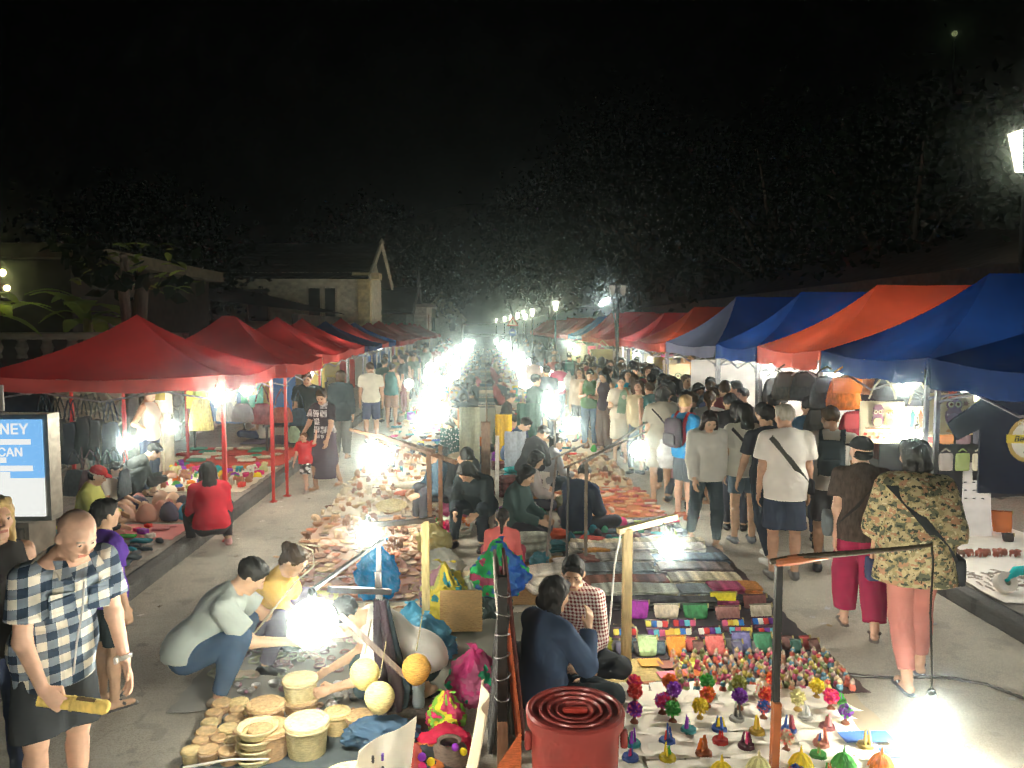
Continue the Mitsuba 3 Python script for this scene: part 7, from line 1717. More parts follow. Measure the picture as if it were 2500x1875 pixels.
def shirt_text(t, h, dz, c, dx=0.07, up=0.038, sl=0.2):
    m_ = meshkit.text_mesh(t, h, 0.002, bold=True); v = np.array(m_.vertices); v[:, 0] -= v[:, 0].mean(); v[:, 0] += sl * v[:, 1]
    ent('lettering', M().add((np.stack([v[:, 0] + dx, -up - v[:, 2], v[:, 1] + dz], 1), np.array(m_.faces)), c, R=AR, at=(tx, ty, tz)), 'paper', k)
shirt_text('Beerlao', 0.045, 0.02, (0.04, 0.04, 0.04))
for q in range(5):      # the arc of round script signs above the band
    a = PI / 2 + (2 - q) * 0.26
    t_ = np.linspace(0.4, 2 * PI - 0.2 - 0.3 * (q % 2), 12)
    cx, cz = 0.07 + 0.135 * math.cos(a), 0.03 + 0.155 * math.sin(a)
    ent('lettering', M().add(tube(np.stack([cx + 0.015 * np.cos(t_ + q), 0 * t_ - 0.034, cz + 0.017 * np.sin(t_ + q)], 1), 0.0035, 5), (0.66, 0.64, 0.55), R=AR, at=(tx, ty, tz)), 'paper', k)
# near right pavement stall
sheet_mat('ground_sheet', 'white cloth under carved animals on the right pavement', 4.46, 6.2, 6.45, 9.2, (0.7, 0.68, 0.62), z=0.135, seed=71)
rg = np.random.default_rng(72)
for i in range(14): ware('elephant', 4.7 + 0.06 * i, 7.75 + 0.02 * (i % 3), 0.15, 0.045, np.array([(0.12, 0.07, 0.05), (0.26, 0.08, 0.06)][i > 3]), rg, 'dark red carved elephant in the line on the white cloth, right', 'carving', 'line of carved elephants', 'carved_elephant')
for i in range(44): ware('spoon', 4.55 + 0.07 * (i % 11), 6.85 + 0.13 * (i // 11), 0.15, 0.04, np.array((0.3, 0.27, 0.24)), rg, 'small grey spoon in the rows on the white cloth, right', 'spoon', 'small grey spoons', 'small_spoon')
for i in range(10): ware('spoon', 4.8 + 0.09 * i, 8.65 + 0.05 * (i % 2), 0.15, 0.07, np.array((0.62, 0.52, 0.3)), rg, 'pale fan shaped spoon behind the white cloth, right', 'spoon', 'pale fan shaped spoons', 'fan_spoon')
for i in range(16): ware(['purse', 'scarf'][i % 2], 4.75 + 0.1 * (i % 6), 6.1 + 0.14 * (i // 6), 0.15, 0.06, np.array([(0.22, 0.1, 0.08), (0.3, 0.14, 0.1), (0.2, 0.12, 0.12)][i % 3]), rg, 'brown bag in the heap at the lower right corner', 'bag', 'brown bags at the lower right', 'brown_bag')
for i in range(40): ware(['purse', 'box', 'jar'][i % 3], 4.7 + 0.2 * (i % 8), 9.25 + 0.16 * (i // 8), 0.16 + 0.09 * (i // 8), 0.07, np.array(([(0.5, 0.14, 0.06), (0.06, 0.12, 0.12), (0.3, 0.08, 0.06), (0.55, 0.4, 0.3), (0.05, 0.07, 0.07)])[i % 5]), rg, 'small orange or dark trinket banked up behind the white cloth, right', 'trinket', 'trinkets banked up at the right', 'small_trinket')
k = thing('price_stand', 'tall white paper board with small marks standing on the white cloth', 'paper board')
bx, by = 5.51, 8.50
v, f = prism([(-0.16, 0), (0.17, 0), (0.17, 0.62), (-0.02, 0.62), (-0.02, 0.82), (-0.11, 0.82)], 0.012); v = np.stack([v[:, 0], v[:, 2], v[:, 1]], 1)
ent('board', M().add((v, f), (0.7, 0.69, 0.68), R=rot('z', -8) @ rot('x', -8), at=(bx, by, 0.16)), 'paper', k)
for j in range(9): ent('mark', M().add(box(0.03, 0.004, 0.014, (-0.1 + 0.09 * (j % 3), -0.004, 0.42 + 0.09 * (j // 3))), (0.1, 0.1, 0.12), R=rot('z', -8) @ rot('x', -8), at=(bx, by, 0.16)), 'paper', k)
pouch(5.94, 8.69, 0.22, 0.24, (0.58, 0.17, 0.05), 'orange leather purse standing right of the white paper board', -20, 15, 0, z=0.15)
pouch(5.75, 8.30, 0.12, 0.09, (0.04, 0.035, 0.035), 'black wallet in front of the orange purse', -20, 30, 0, z=0.15)
k = thing('ribbon_roll', 'turquoise and white ribbon roll at the right edge', 'ribbon')
rx_, ry_ = 4.62, 6.68
ent('roll', M().add(lathe([(0.03, -0.05), (0.09, -0.05), (0.09, 0.03), (0.03, 0.03)], 22), (0.66, 0.64, 0.56), R=rot('x', 60), at=(rx_, ry_, 0.24)), 'cloth', k)
ent('band', M().add(tube([(rx_, ry_, 0.26), (rx_ + 0.12, ry_ + 0.04, 0.33), (rx_ + 0.25, ry_, 0.36)], [0.02, 0.045, 0.04], 8), (0.02, 0.45, 0.45)), 'cloth', k)
# benches and cables
k = thing('trestle', 'black folding table legs behind the shoppers on the right', 'trestle')
tx0, ty0 = 3.73, 8.63
one('leg', box(0.04, 0.04, 0.62, (tx0, ty0, 0.31)), (0.03, 0.03, 0.03), 'metal', k); one('leg', box(0.04, 0.04, 0.62, (tx0 + 0.06, ty0 + 0.9, 0.31)), (0.03, 0.03, 0.03), 'metal', k); one('top', rbox(0.7, 1.3, 0.03, 0.01, (tx0 + 0.3, ty0 + 0.45, 0.635)), (0.04, 0.045, 0.05), 'wood', k)
pts = [(2.49, 5.45), (2.69, 5.37), (2.90, 5.34), (3.14, 5.34), (3.32, 5.31), (3.50, 5.21), (3.62, 5.00), (3.68, 4.70)]
one('ground_cable', tube([(x, y, 0.012) for x, y in pts], 0.011, 7), (0.05, 0.05, 0.04), 'plastic', None, 'dark cable curving over the road at the lower right', 'cable')
# things along the centre line farther off
for i, (x, y, w, h, c, lab) in enumerate([(0.02, 10.2, 0.12, 1.25, (0.25, 0.17, 0.12), 'brown framed board standing on the centre line'), (0.16, 9.6, 0.05, 1.15, (0.6, 0.6, 0.55), 'thin white stick leaning on the brown board'), (-0.22, 11.6, 0.3, 1.3, (0.42, 0.45, 0.33), 'pale green cloth curtain hanging on the centre line'), (-0.5, 11.9, 0.34, 0.95, (0.03, 0.1, 0.1), 'dark green hanging cloth with white dots on the centre line'), (0.35, 14.2, 0.3, 0.9, (0.62, 0.4, 0.03), 'orange yellow cloth hung up behind the sellers'), (0.75, 13.2, 0.4, 1.2, (0.05, 0.12, 0.09), 'dark green garment hung on the right of the centre line'), (0.5, 12.6, 0.35, 0.8, (0.4, 0.44, 0.5), 'pale blue cloth hanging beside the seller in dark blue')]):
    one('hung_board' if i < 2 else 'hung_cloth', slab(grid(lambda u, v: (x - w / 2 + w * u, y + (0.0 if i < 2 else 0.03 * np.sin(u * 14)) + (0.35 * v if i < 2 else 0), h + 0.02 - h * v), 12, 6), 0.02 if i < 2 else 0.006), c, 'wood' if i < 2 else 'pattern', None, lab, 'board' if i < 2 else 'cloth', pat=6 if i == 3 else 0)
for j in range(14):
    y = 15.5 + j * 2.2
    k = thing('clothes_rack', 'low rack of pale cloths on the centre line far off', 'rack', 'far racks on the centre line')
    one('rail', tube([(0.05, y, 0.9), (0.05, y + 1.4, 0.9)], 0.015, 6), (0.2, 0.15, 0.1), 'wood', k)
    for q in range(5): one('cloth', box(0.35, 0.05, 0.6, (0.05, y + 0.1 + 0.27 * q, 0.6)), np.array([(0.4, 0.42, 0.36), (0.1, 0.13, 0.13), (0.5, 0.45, 0.35), (0.06, 0.1, 0.15)][(j + q) % 4]), 'cloth', k)
    for q in (0, 1.4): one('post', box(0.03, 0.03, 0.9, (0.05, y + q, 0.45)), (0.2, 0.15, 0.1), 'wood', k)
soft_bag((0.55, 9.4, 0.05), 0.2, (0.5, 0.55, 0.5), 'pale plastic bag with green stripes right of the centre line', 21, cols=[(0.5, 0.52, 0.48), (0.03, 0.3, 0.14), (0.55, 0.55, 0.55), (0.06, 0.12, 0.3)], squash=(1.1, 1, 0.8))
soft_bag((0.8, 9.1, 0.02), 0.11, (0.55, 0.1, 0.04), 'orange red cloth bundle before the ponytail seller', 22, mat='cloth', knot=False, squash=(1.7, 0.9, 0.6))
k = thing('paper_bag', 'white paper bag with a brown folder in front of the ponytail seller', 'bag')
gx, gy = 0.72, 11.41
one('bag_body', rbox(0.34, 0.14, 0.36, 0.02, (gx + 0.08, gy + 0.1, 0.19)), (0.62, 0.6, 0.56), 'paper', k); one('folder', rbox(0.27, 0.04, 0.27, 0.01, (gx, gy - 0.02, 0.145)), (0.1, 0.07, 0.08), 'plastic', k)
for q in range(2): one('mark', box(0.04, 0.006, 0.07, (gx - 0.06 + 0.08 * q, gy - 0.044, 0.17)), (0.6, 0.6, 0.6), 'paper', k)
soft_bag((0.97, 10.94, 0), 0.13, (0.3, 0.3, 0.28), 'heap of silvery trinkets on a black cloth, right of the centre line', 23, mat='cloth', knot=False, squash=(1.7, 1.2, 0.45), cols=[(0.05, 0.05, 0.05), (0.4, 0.4, 0.38), (0.15, 0.15, 0.15)])
soft_bag((1.08, 10.52, 0), 0.13, (0.12, 0.12, 0.07), 'olive patterned cushion leaning by the dark jacketed seller', 24, mat='cloth', knot=False)
sheet_mat('ground_sheet', 'brown straw mat behind the girl in coral pink', 0.25, 0.95, 6.9, 8.4, (0.3, 0.19, 0.07), seed=81, mat='wicker')
sheet_mat('ground_sheet', 'grey ground cloth along the centre line', -0.5, 0.4, 5.2, 6.7, (0.13, 0.13, 0.11), seed=82)

# small litter on the road
rg = np.random.default_rng(111)
for i in range(26):
    x, y = (rg.uniform(2.7, 4.2), rg.uniform(4.4, 9.5)) if i % 2 else (rg.uniform(-3.1, -2.3), rg.uniform(5.5, 13))
    v, f = grid(lambda u, q: (0.07 * (u - 0.5) + 0.01 * np.sin(q * 9 + i), 0.05 * (q - 0.5), 0.008 + 0.012 * np.abs(np.sin(u * 5 + q * 3 + i))), 4, 4)
    c = [(0.55, 0.53, 0.48), (0.3, 0.22, 0.12), (0.12, 0.1, 0.07), (0.4, 0.4, 0.42)][i % 4]
    one('litter_scrap', (v * rg.uniform(0.4, 1.0), f), c, 'paper', None, '%s scrap of litter on the %s aisle floor' % (cname(c), 'right' if i % 2 else 'left'), 'litter', 'litter scraps on the %s aisle floor' % ('right' if i % 2 else 'left'), R=rot('z', rg.uniform(0, 360)), at=(x, y, 0.002))
PLACE = ['%s on the %s in the %s' % (a, b, q) for q in ('near part', 'nearer middle', 'middle', 'farther middle', 'far part', 'very end') for a in ('first', 'next', 'last') for b in ('right', 'left')]
# bundles, bags and folded stock kept between the two rows of stalls
for i in range(34):
    y = 7.4 + 0.4 * i + rg.uniform(-.15, .15); x = 0.05 + (-1) ** i * rg.uniform(0.22, 0.62)
    if i % 3 == 0: c = BRIGHT[int(rg.integers(10))]
    else: c = (DARKS + TX)[int(rg.integers(17))]
    if i % 2: soft_bag((x, y, 0.0), rg.uniform(0.12, 0.2), c, '%s %s, %s of the line' % (cname(c), ['cloth bundle', 'plastic bag'][i % 3 == 0], PLACE[i]), 200 + i, mat='film' if i % 3 == 0 else 'cloth', knot=i % 3 == 0, name='plastic_bag' if i % 3 == 0 else 'cloth_bundle', cat='bag' if i % 3 == 0 else 'bundle', squash=(1.2, 1, rg.uniform(0.6, 1.1)))
    else: textile(x, y, 0.4, 0.26, rg.uniform(0.1, 0.3), c, '%s folded stock pile, %s of the line' % (cname(c), PLACE[i]), rg.uniform(-30, 30))


# ---------------------------------------------------------------- the people
def top(col, sleeve='short', pat=0, hem=-0.07, loose=0.0, **k): return dict(col=col, sleeve=sleeve, pat=pat, hem=hem, loose=loose, **k)
def bot(kind, col, **k): return dict(kind=kind, col=col, **k)


SH, DK_, BR = ('short', DARKHAIR), BLACK, ('short', BROWNHAIR)
# left foreground
bald = person((-2.12, 3.85), 122, 1.69, 'stand', 'fair', ('bald', GREYHAIR), top((0.6, 0.6, 0.55), pat=2, loose=0.012, hem=-0.16, neck=0.475), bot('shorts', (0.035, 0.04, 0.05), wide=0.03), ('shoe', (0.2, 0.2, 0.2)),
              label='bald man in a blue and white checked shirt holding a yellow bamboo flute, lower left', head=(22, 0), lean=17, fat=0.0,
              la=((-0.05, 0.22, -1), (-0.02, 0.3, -1)), ra=((0.12, 0.05, -1), (-0.05, 0.55, -0.85)), rcurl=62, rh=(-0.3, 0.7, -0.6), rn=(0.75, 0.25, 0.5), res=0.0058)
W_ = bald['W']; J = bald['J']
def bl(p): return W_(np.asarray(p, float))
hb = J['Wr'] + J['Hr'] @ np.array([0, 0.085, -0.028])
dv = unit(np.array([-0.6, 0.78, -0.2]))
k = thing('bamboo_flute', 'thick yellow bamboo tube with a dark slot in the hand of the bald man', 'bamboo tube')
ent('tube', M().add(tube([bl(hb - dv * 0.09), bl(hb + dv * 0.2), bl(hb + dv * 0.215)], [0.031, 0.033, 0.024], 18), (0.6, 0.45, 0.12)), 'wood', k)
ent('slot', M().add(tube([bl(hb + dv * 0.07 + np.array([0.0, 0.012, 0.025])), bl(hb + dv * 0.15 + np.array([0, 0.012, 0.025]))], 0.012, 8), (0.12, 0.08, 0.04)), 'wood', k)
ent('knot', M().add(tube([bl(hb + dv * 0.052), bl(hb + dv * 0.06)], 0.0355, 18), (0.5, 0.36, 0.1)), 'wood', k)
wr = J['Wl'] + 0.1 * (J['El'] - J['Wl'])
k = thing('wrist_watch', 'silver wrist watch on the left wrist of the bald man', 'watch')
fa = unit(J['Wl'] - J['El']); s1 = unit(np.cross(fa, [0, 1, 0])); s2 = np.cross(fa, s1)
an = np.linspace(0, 2 * PI, 25)
ent('band', M().add(ribbon(np.array([bl(wr + 0.036 * (math.cos(a) * s1 + math.sin(a) * s2)) for a in an]), 0.024, 0.005, fa @ np.eye(3)), (0.6, 0.6, 0.58)), 'metal', k)
ent('case', M().add(rbox(0.02, 0.038, 0.036, 0.006), (0.65, 0.65, 0.62), at=bl(wr + 0.04 * s1)), 'metal', k)
bk = bald['key']
for sg in (-1, 1):      # shirt collar, pocket flap and placket
    a = bald['tp'](sg * 0.055, 0.09, 0.5); q = [a + [0, 0, 0.035], a + [sg * 0.045, -0.03, 0.04], a + [sg * 0.06, 0.045, -0.04], a + [0.0, 0.06, -0.05]]
    ent('collar', M().add(slab((np.array([bl(x) for x in q]), np.array([[0, 1, 2], [0, 2, 3]])), 0.006), (0.6, 0.6, 0.55), 2), 'pattern', bk)
    c = bald['tp'](sg * 0.095, 0.158, 0.33)
    ent('pocket', M().add(rbox(0.11, 0.012, 0.11, 0.004), (0.6, 0.6, 0.55), 2, R=rot('z', -128) @ rot('x', -12) @ rot('y', sg * 8), at=bl(c)), 'pattern', bk)
    ent('pocket_flap', M().add(prism([(-0.06, 0.025), (0.06, 0.025), (0.06, -0.01), (0, -0.035), (-0.06, -0.01)], 0.004), (0.62, 0.6, 0.54), 2, R=rot('z', -128) @ rot('x', 78) @ rot('z', sg * 5), at=bl(c + [0, 0.008, 0.05])), 'pattern', bk)
ent('placket', M().add(tube([bl(bald['tp'](0.0, 0.155, 0.44)), bl(bald['tp'](0, 0.175, 0.3)), bl(bald['tp'](0, 0.17, 0.12)), bl((0, 0.16, -0.1))], 0.005, 6), (0.4, 0.4, 0.4)), 'cloth', bk)
wo = person((-2.52, 4.06), 120, 1.64, 'stand', 'tan', ('long', BLOND), top((0.03, 0.03, 0.03), 'none'), bot('trousers', NAVY), label='blonde woman cut off by the left edge, seen in profile', female=True)
pu = person((-2.48, 5.15), 40, 1.38, 'stand', 'asian', ('pony', DARKHAIR), top((0.1, 0.04, 0.32)), bot('shorts', (0.03, 0.05, 0.06)), ('flip', (0.1, 0.1, 0.1)), True, 'woman in a purple top and dark shorts behind the bald man')
p_ = person((-2.0, 5.25), 82, 1.70, 'squat', 'asian', ('short', DARKHAIR), top((0.36, 0.42, 0.4), loose=0.012, hem=0.0), bot('trousers', (0.05, 0.09, 0.16)), ('shoe', (0.3, 0.25, 0.2)), label='crouching man in a grey T-shirt reaching over the trinkets', lean=38, head=(25, 8), ra=((0.05, 0.6, -0.8), (-0.1, 1, -0.1)), la=((-0.1, 0.7, -0.7), (0.1, 1, -0.1)))
p_ = person((-1.75, 5.8), 100, 1.60, 'squat', 'asian', ('bun', BROWNHAIR), top((0.6, 0.4, 0.1), 'long'), bot('trousers', (0.08, 0.06, 0.1)), ('shoe', BLACK), True, 'woman with glasses crouching behind the man in grey, camera in hand', lean=35, head=(20, 0), ra=((0.1, 0.6, -0.7), (-0.1, 0.9, 0.25)))
for q in (0,):
    c = p_['J']['hc']; Rh = p_['J']['Rh']
    k = thing('eyeglasses', 'dark rimmed glasses on the crouching woman', 'glasses')
    for sg in (-1, 1):
        a = np.linspace(0, 2 * PI, 13)
        ent('rim', M().add(tube(np.array([p_['W'](c + Rh @ np.array([sg * 0.034 + 0.026 * math.cos(t), 0.103, 0.002 + 0.02 * math.sin(t)])) for t in a]), 0.003, 5), BLACK), 'plastic', k)
    hc_ = p_['J']['Wr'] + p_['J']['Hr'] @ np.array([0, 0.09, -0.03])
    k = thing('photo_camera', 'small dark camera held by the crouching woman', 'camera')
    v, f = rbox(0.12, 0.05, 0.075, 0.012); ent('body', M().add((p_['W'](v + hc_), f), (0.03, 0.03, 0.04)), 'plastic', k)
    ent('lens', M().add(tube([p_['W'](hc_ + [0, 0.02, 0]), p_['W'](hc_ + [0, 0.07, 0])], 0.028, 14), (0.04, 0.04, 0.05)), 'plastic', k)
# left pavement
person((-4.59, 9.06), 80, 1.55, 'cross', 'asian', ('cap', (0.4, 0.03, 0.03)), top((0.45, 0.46, 0.12), 'long'), bot('trousers', (0.03, 0.04, 0.05)), ('bare',), label='seller in a yellow green jacket and red cap sitting on the left pavement', z0=0.13)
person((-4.77, 9.97), 95, 1.35, 'cross', 'asian', SH, top((0.62, 0.6, 0.5)), bot('trousers', (0.05, 0.06, 0.07)), ('bare',), label='child in a white shirt sitting beside the yellow green jacket', z0=0.13)
person((-4.96, 10.63), 60, 1.62, 'squat', 'asian', SH, top((0.03, 0.035, 0.035), 'long', hem=0.0), bot('trousers', (0.025, 0.03, 0.03)), label='person in black bending over the dark bags on the left pavement', z0=0.13, lean=55)
person((-4.72, 11.2), 100, 1.55, 'hips', 'asian', ('pony', DARKHAIR), top((0.62, 0.58, 0.48), 'none'), bot('trousers', NAVY), ('flip', BLACK), True, 'woman with a ponytail and white top standing under the left tent', z0=0.13)
person((-3.04, 8.76), 335, 1.60, 'squat', 'asian', ('long', DARKHAIR), top((0.5, 0.03, 0.05), 'long', loose=0.02, hem=0.0), bot('trousers', (0.04, 0.04, 0.05)), ('shoe', (0.5, 0.25, 0.25)), True, 'woman in a shiny red jacket crouching on the left kerb', lean=20)
person((-4.64, 16.65), 300, 1.60, 'cross', 'asian', SH, top((0.6, 0.56, 0.46)), bot('trousers', (0.04, 0.06, 0.12)), ('bare',), label='seller in white lounging under the second red tent', z0=0.14, lean=-12)
# left aisle
bt = person((-3.10, 13.93), 175, 1.74, 'stand', 'tan', BR, top((0.03, 0.045, 0.045)), bot('shorts', (0.03, 0.04, 0.04), len=1.0), label='man in a black T-shirt facing the camera behind the toddler', head=(20, 0))
soft_bag(tuple(bt['W'](bt['J']['Wr'] + np.array([0.0, 0.03, -0.38]))), 0.13, (0.4, 0.5, 0.36), 'pale green bag carried by the man in the black T-shirt', 31, squash=(0.8, 0.6, 1.2))
wp = person((-2.46, 12.15), 205, 1.60, 'walk', 'tan', ('bun', BROWNHAIR), top((0.1, 0.1, 0.1), 'short', pat=4, hem=-0.05), bot('skirt', (0.07, 0.05, 0.07), len=0.72, wide=0.02), ('flip', (0.4, 0.3, 0.22)), True, 'woman in a printed top and long dark skirt leading the toddler', head=(25, 20), ra=((0.3, 0.2, -1), (0.15, 0.6, -0.8)))
td = person((-2.71, 11.92), 200, 0.92, 'walk2', 'fair', ('short', (0.2, 0.1, 0.05)), top((0.55, 0.04, 0.05), hem=-0.1, loose=0.02), bot('shorts', (0.5, 0.5, 0.5), pat=7, wide=0.02), ('shoe', (0.4, 0.35, 0.3)), label='toddler in a red T-shirt and black and white shorts', la=((-0.5, 0.3, 0.2), (-0.35, 0.3, 0.9)))
person((-2.72, 15.01), 10, 1.68, 'stand', 'tan', ('bob', BROWNHAIR), top((0.03, 0.045, 0.05), 'long', loose=0.025, hem=-0.2), bot('trousers', (0.16, 0.16, 0.14), wide=0.02), ('flip', (0.2, 0.15, 0.1)), True, 'woman in a dark jacket and wide grey trousers seen from behind')
person((-2.45, 17.12), 355, 1.74, 'stand', 'tan', BR, top((0.62, 0.6, 0.52)), bot('shorts', (0.05, 0.06, 0.12), len=1.0), ('shoe', (0.1, 0.1, 0.1)), label='man in a white T-shirt and navy shorts walking away, left aisle', head=(10, 25))
person((-2.30, 19.57), 15, 1.62, 'shop', 'tan', ('bun', DARKHAIR), top((0.04, 0.13, 0.13), 'none'), bot('shorts', (0.3, 0.18, 0.13)), ('flip', (0.2, 0.15, 0.1)), True, 'woman in a teal vest and brown shorts, left aisle')
person((-2.61, 20.73), 20, 1.68, 'stand', 'tan', SH, top((0.04, 0.09, 0.07)), bot('trousers', (0.05, 0.05, 0.05)), label='man in dark green beside the teal vest, left aisle')
person((-2.32, 22.84), 185, 1.64, 'phone', 'tan', ('long', DARKHAIR), top((0.02, 0.025, 0.04), 'none'), bot('shorts', (0.6, 0.56, 0.46), len=0.6), ('shoe', (0.1, 0.1, 0.1)), True, 'woman in a black vest and white shorts lifting her phone')
person((-2.67, 30.57), 180, 1.60, 'shop', 'asian', SH, top((0.05, 0.05, 0.1)), bot('skirt', (0.1, 0.06, 0.14), len=0.75), ('flip', (0.3, 0.2, 0.1)), True, 'woman in a purple sarong, far left aisle')
person((-2.53, 33.71), 190, 1.60, 'stand', 'asian', ('long', DARKHAIR), top((0.62, 0.6, 0.52), 'none', hem=-0.3, flare=0.02), bot('skirt', (0.62, 0.6, 0.52), len=0.4), ('shoe', (0.3, 0.3, 0.3)), True, 'woman in a white dress, far left aisle')
# centre sellers
p_ = person((-0.42, 5.2), 255, 1.64, 'kneel', 'asian', SH, top((0.66, 0.65, 0.6), loose=0.015, hem=0.0), bot('trousers', (0.05, 0.08, 0.1)), ('flip', BLACK), label='seller in a white T-shirt bending down behind the glaring bulb', lean=48, head=(45, 0), z0=0.02)
p_ = person((0.36, 4.9), 55, 1.62, 'cross', 'asian', ('bob', DARKHAIR), top((0.05, 0.085, 0.15), 'long', loose=0.018, hem=-0.12), bot('trousers', (0.025, 0.035, 0.04)), ('bare',), True, 'seller in a denim jacket sitting behind the red bin, eating', ra=((0.2, 0.5, -0.8), (-0.4, 0.45, 0.85)), z0=0.05, head=(10, 0), lean=8)
p_ = person((0.66, 5.55), 200, 1.62, 'cross', 'asian', ('pony', DARKHAIR), top((0.4, 0.3, 0.28), 'long', pat=1, loose=0.014, hem=-0.12), bot('trousers', (0.025, 0.03, 0.035), len=0.35), ('bare',), True, 'seller in a red checked shirt sitting with her hand at her mouth', ra=((0.2, 0.5, -0.8), (-0.45, 0.35, 0.9)), z0=0.05, head=(15, 8), lean=8, res=0.006)
p_ = person((0.16, 7.25), 5, 1.25, 'squat', 'asian', ('pony', DARKHAIR), top((0.58, 0.13, 0.12), 'long', hem=0.0), bot('trousers', (0.3, 0.05, 0.08)), ('flip', PINK), True, 'girl in coral pink with a braid, seen from behind on the centre line', lean=15, head=(5, 0))
p_ = person((-0.43, 10.06), 150, 1.70, 'stool', 'asian', SH, top((0.03, 0.035, 0.04), 'long', loose=0.02, hem=0.0), bot('trousers', (0.03, 0.035, 0.045)), label='seated person in black with a beige hood, left of the pair', lean=35, head=(40, 0))
hp_ = p_['J']; g = Field().rc(p_['tp'](-0.1, -0.07, 0.49), p_['tp'](0.1, -0.07, 0.49), 0.07, 0.07, 0.03).rc(p_['tp'](0, -0.09, 0.47), p_['tp'](0, -0.1, 0.38), 0.08, 0.06, 0.03); v, f = g.mesh(0.014)
ent('hood', M().add((p_['W'](v), f), (0.3, 0.25, 0.19)), 'cloth', p_['key'])
p_ = person((-0.04, 9.15), 200, 1.62, 'stool', 'asian', ('long', DARKHAIR), top((0.02, 0.03, 0.035), 'long', loose=0.02, hem=0.0), bot('trousers', (0.02, 0.03, 0.04)), female=True, label='seated person in black with long hair, right of the pair', lean=32, head=(40, -20))
for (x, y, lab) in (((-0.37, 10.18), 0, 'low dark stool under the hooded sitter'), ((-0.01, 9.69), 0, 'low dark stool under the long haired sitter')):
    pass
p_ = person((0.93, 11.62), 75, 1.58, 'kneel', 'asian', ('pony', DARKHAIR), top((0.24, 0.25, 0.27), 'long'), bot('trousers', (0.03, 0.04, 0.06)), ('bare',), True, 'seller with a long ponytail in a grey cardigan facing the right stalls')
p_ = person((1.12, 9.43), 40, 1.64, 'cross', 'asian', SH, top((0.015, 0.025, 0.05), 'long', loose=0.02, hem=-0.1), bot('trousers', (0.03, 0.03, 0.04)), ('bare',), label='seller in a dark navy jacket seen from behind, right of the centre line', head=(35, 10))
person((0.42, 13.0), 120, 1.6, 'stool', 'asian', SH, top((0.05, 0.08, 0.14), 'long'), bot('trousers', (0.1, 0.13, 0.2)), label='seller in a blue jacket bending before the yellow cloth')
person((-0.43, 21.38), 250, 1.6, 'stool', 'asian', ('bob', DARKHAIR), top((0.05, 0.07, 0.1), 'long'), bot('trousers', DK_), female=True, label='seller in dark blue sitting left of the centre line, farther off')
person((-0.16, 22.88), 180, 1.58, 'stool', 'asian', ('cap', (0.5, 0.16, 0.2)), top((0.06, 0.07, 0.08), 'long'), bot('trousers', DK_), label='seller in a pink cap on the centre line')
person((0.95, 14.6), 60, 1.62, 'stand', 'asian', SH, top((0.05, 0.09, 0.08), 'long'), bot('trousers', NAVY), label='seller in dark green standing among the right centre stalls')
rg = np.random.default_rng(23)
for i, (x, y, yw, ps, c, lab) in enumerate([(-0.42, 9.9, 250, 'stool', (0.05, 0.09, 0.13), 'seller in dark blue crouched left of the brown board'), (0.55, 10.6, 80, 'cross', (0.3, 0.28, 0.25), 'seller in grey sitting right of the brown board'), (-0.5, 11.2, 280, 'cross', (0.25, 0.05, 0.06), 'seller in dark red by the pale green curtain'), (0.62, 11.6, 60, 'stool', (0.05, 0.05, 0.06), 'seller in black bowed over the right stalls'), (-0.35, 13.2, 240, 'stool', (0.1, 0.16, 0.12), 'seller in green on the left of the centre line'), (-0.3, 14.6, 260, 'kneel', (0.4, 0.36, 0.28), 'seller in beige kneeling left of the centre line'), (0.4, 15.0, 100, 'cross', (0.4, 0.12, 0.16), 'seller in rose pink right of the centre line'), (0.3, 9.0, 110, 'kneel', (0.06, 0.1, 0.1), 'seller in dark teal behind the pale striped bag')]):
    person((x, y), yw, 1.6, ps, 'asian', (['short', 'bob', 'pony'][i % 3], DARKHAIR), top(c, 'long', loose=0.015, hem=0.0), bot('trousers', (0.04, 0.045, 0.06)), None, i % 3 > 0, lab)
# right aisle, near
camo = person((3.02, 5.33), 12, 1.74, 'walk', 'tan', ('bob', DARKHAIR), top((0.2, 0.2, 0.12), 'half', pat=3, loose=0.045, hem=-0.2, flare=0.03), bot('trousers', (0.36, 0.14, 0.12), len=0.86), ('flip', (0.03, 0.035, 0.05)), True, 'woman in a leafy camouflage blouse and salmon trousers walking away', head=(0, 18), fat=0.02)
shoulder_bag(camo, 'black shoulder bag across the back of the leafy blouse', 1, (0.03, 0.035, 0.045), (0.02, 0.025, 0.03), hip=-0.02, w=0.06, bagpos=(0.27, 0.05, -0.12))
v, f = rbox(0.09, 0.13, 0.16, 0.02); k = thing('purse', 'dark blue purse in the left hand of the woman in the leafy blouse', 'purse'); ent('body', M().add((camo['W'](v + camo['J']['Wl'] + np.array([0, 0.03, -0.15])), f), (0.03, 0.04, 0.1)), 'cloth', k)
mar = person((3.08, 6.24), 20, 1.62, 'walk2', 'fair', ('cap', (0.02, 0.022, 0.025)), top((0.07, 0.06, 0.05), 'short', pat=8, loose=0.02, hem=-0.1), bot('trousers', (0.3, 0.025, 0.07), wide=0.035, len=0.84), ('flip', (0.1, 0.08, 0.07)), True, 'woman in a dark cap and wide maroon trousers, right aisle', head=(0, 30))
shoulder_bag(mar, 'grey bag on the left side of the woman in maroon trousers', -1, (0.12, 0.15, 0.16), (0.05, 0.05, 0.05), bagpos=(-0.27, 0.0, 0.02))
wm = person((2.97, 7.59), 5, 1.74, 'stand', 'tan', ('short', GREYHAIR), top((0.7, 0.69, 0.64), loose=0.022, hem=-0.14), bot('shorts', (0.04, 0.06, 0.09), len=0.98, wide=0.02), ('shoe', (0.1, 0.1, 0.1)), label='grey haired man in a white T-shirt with a diagonal black strap', head=(5, 20))
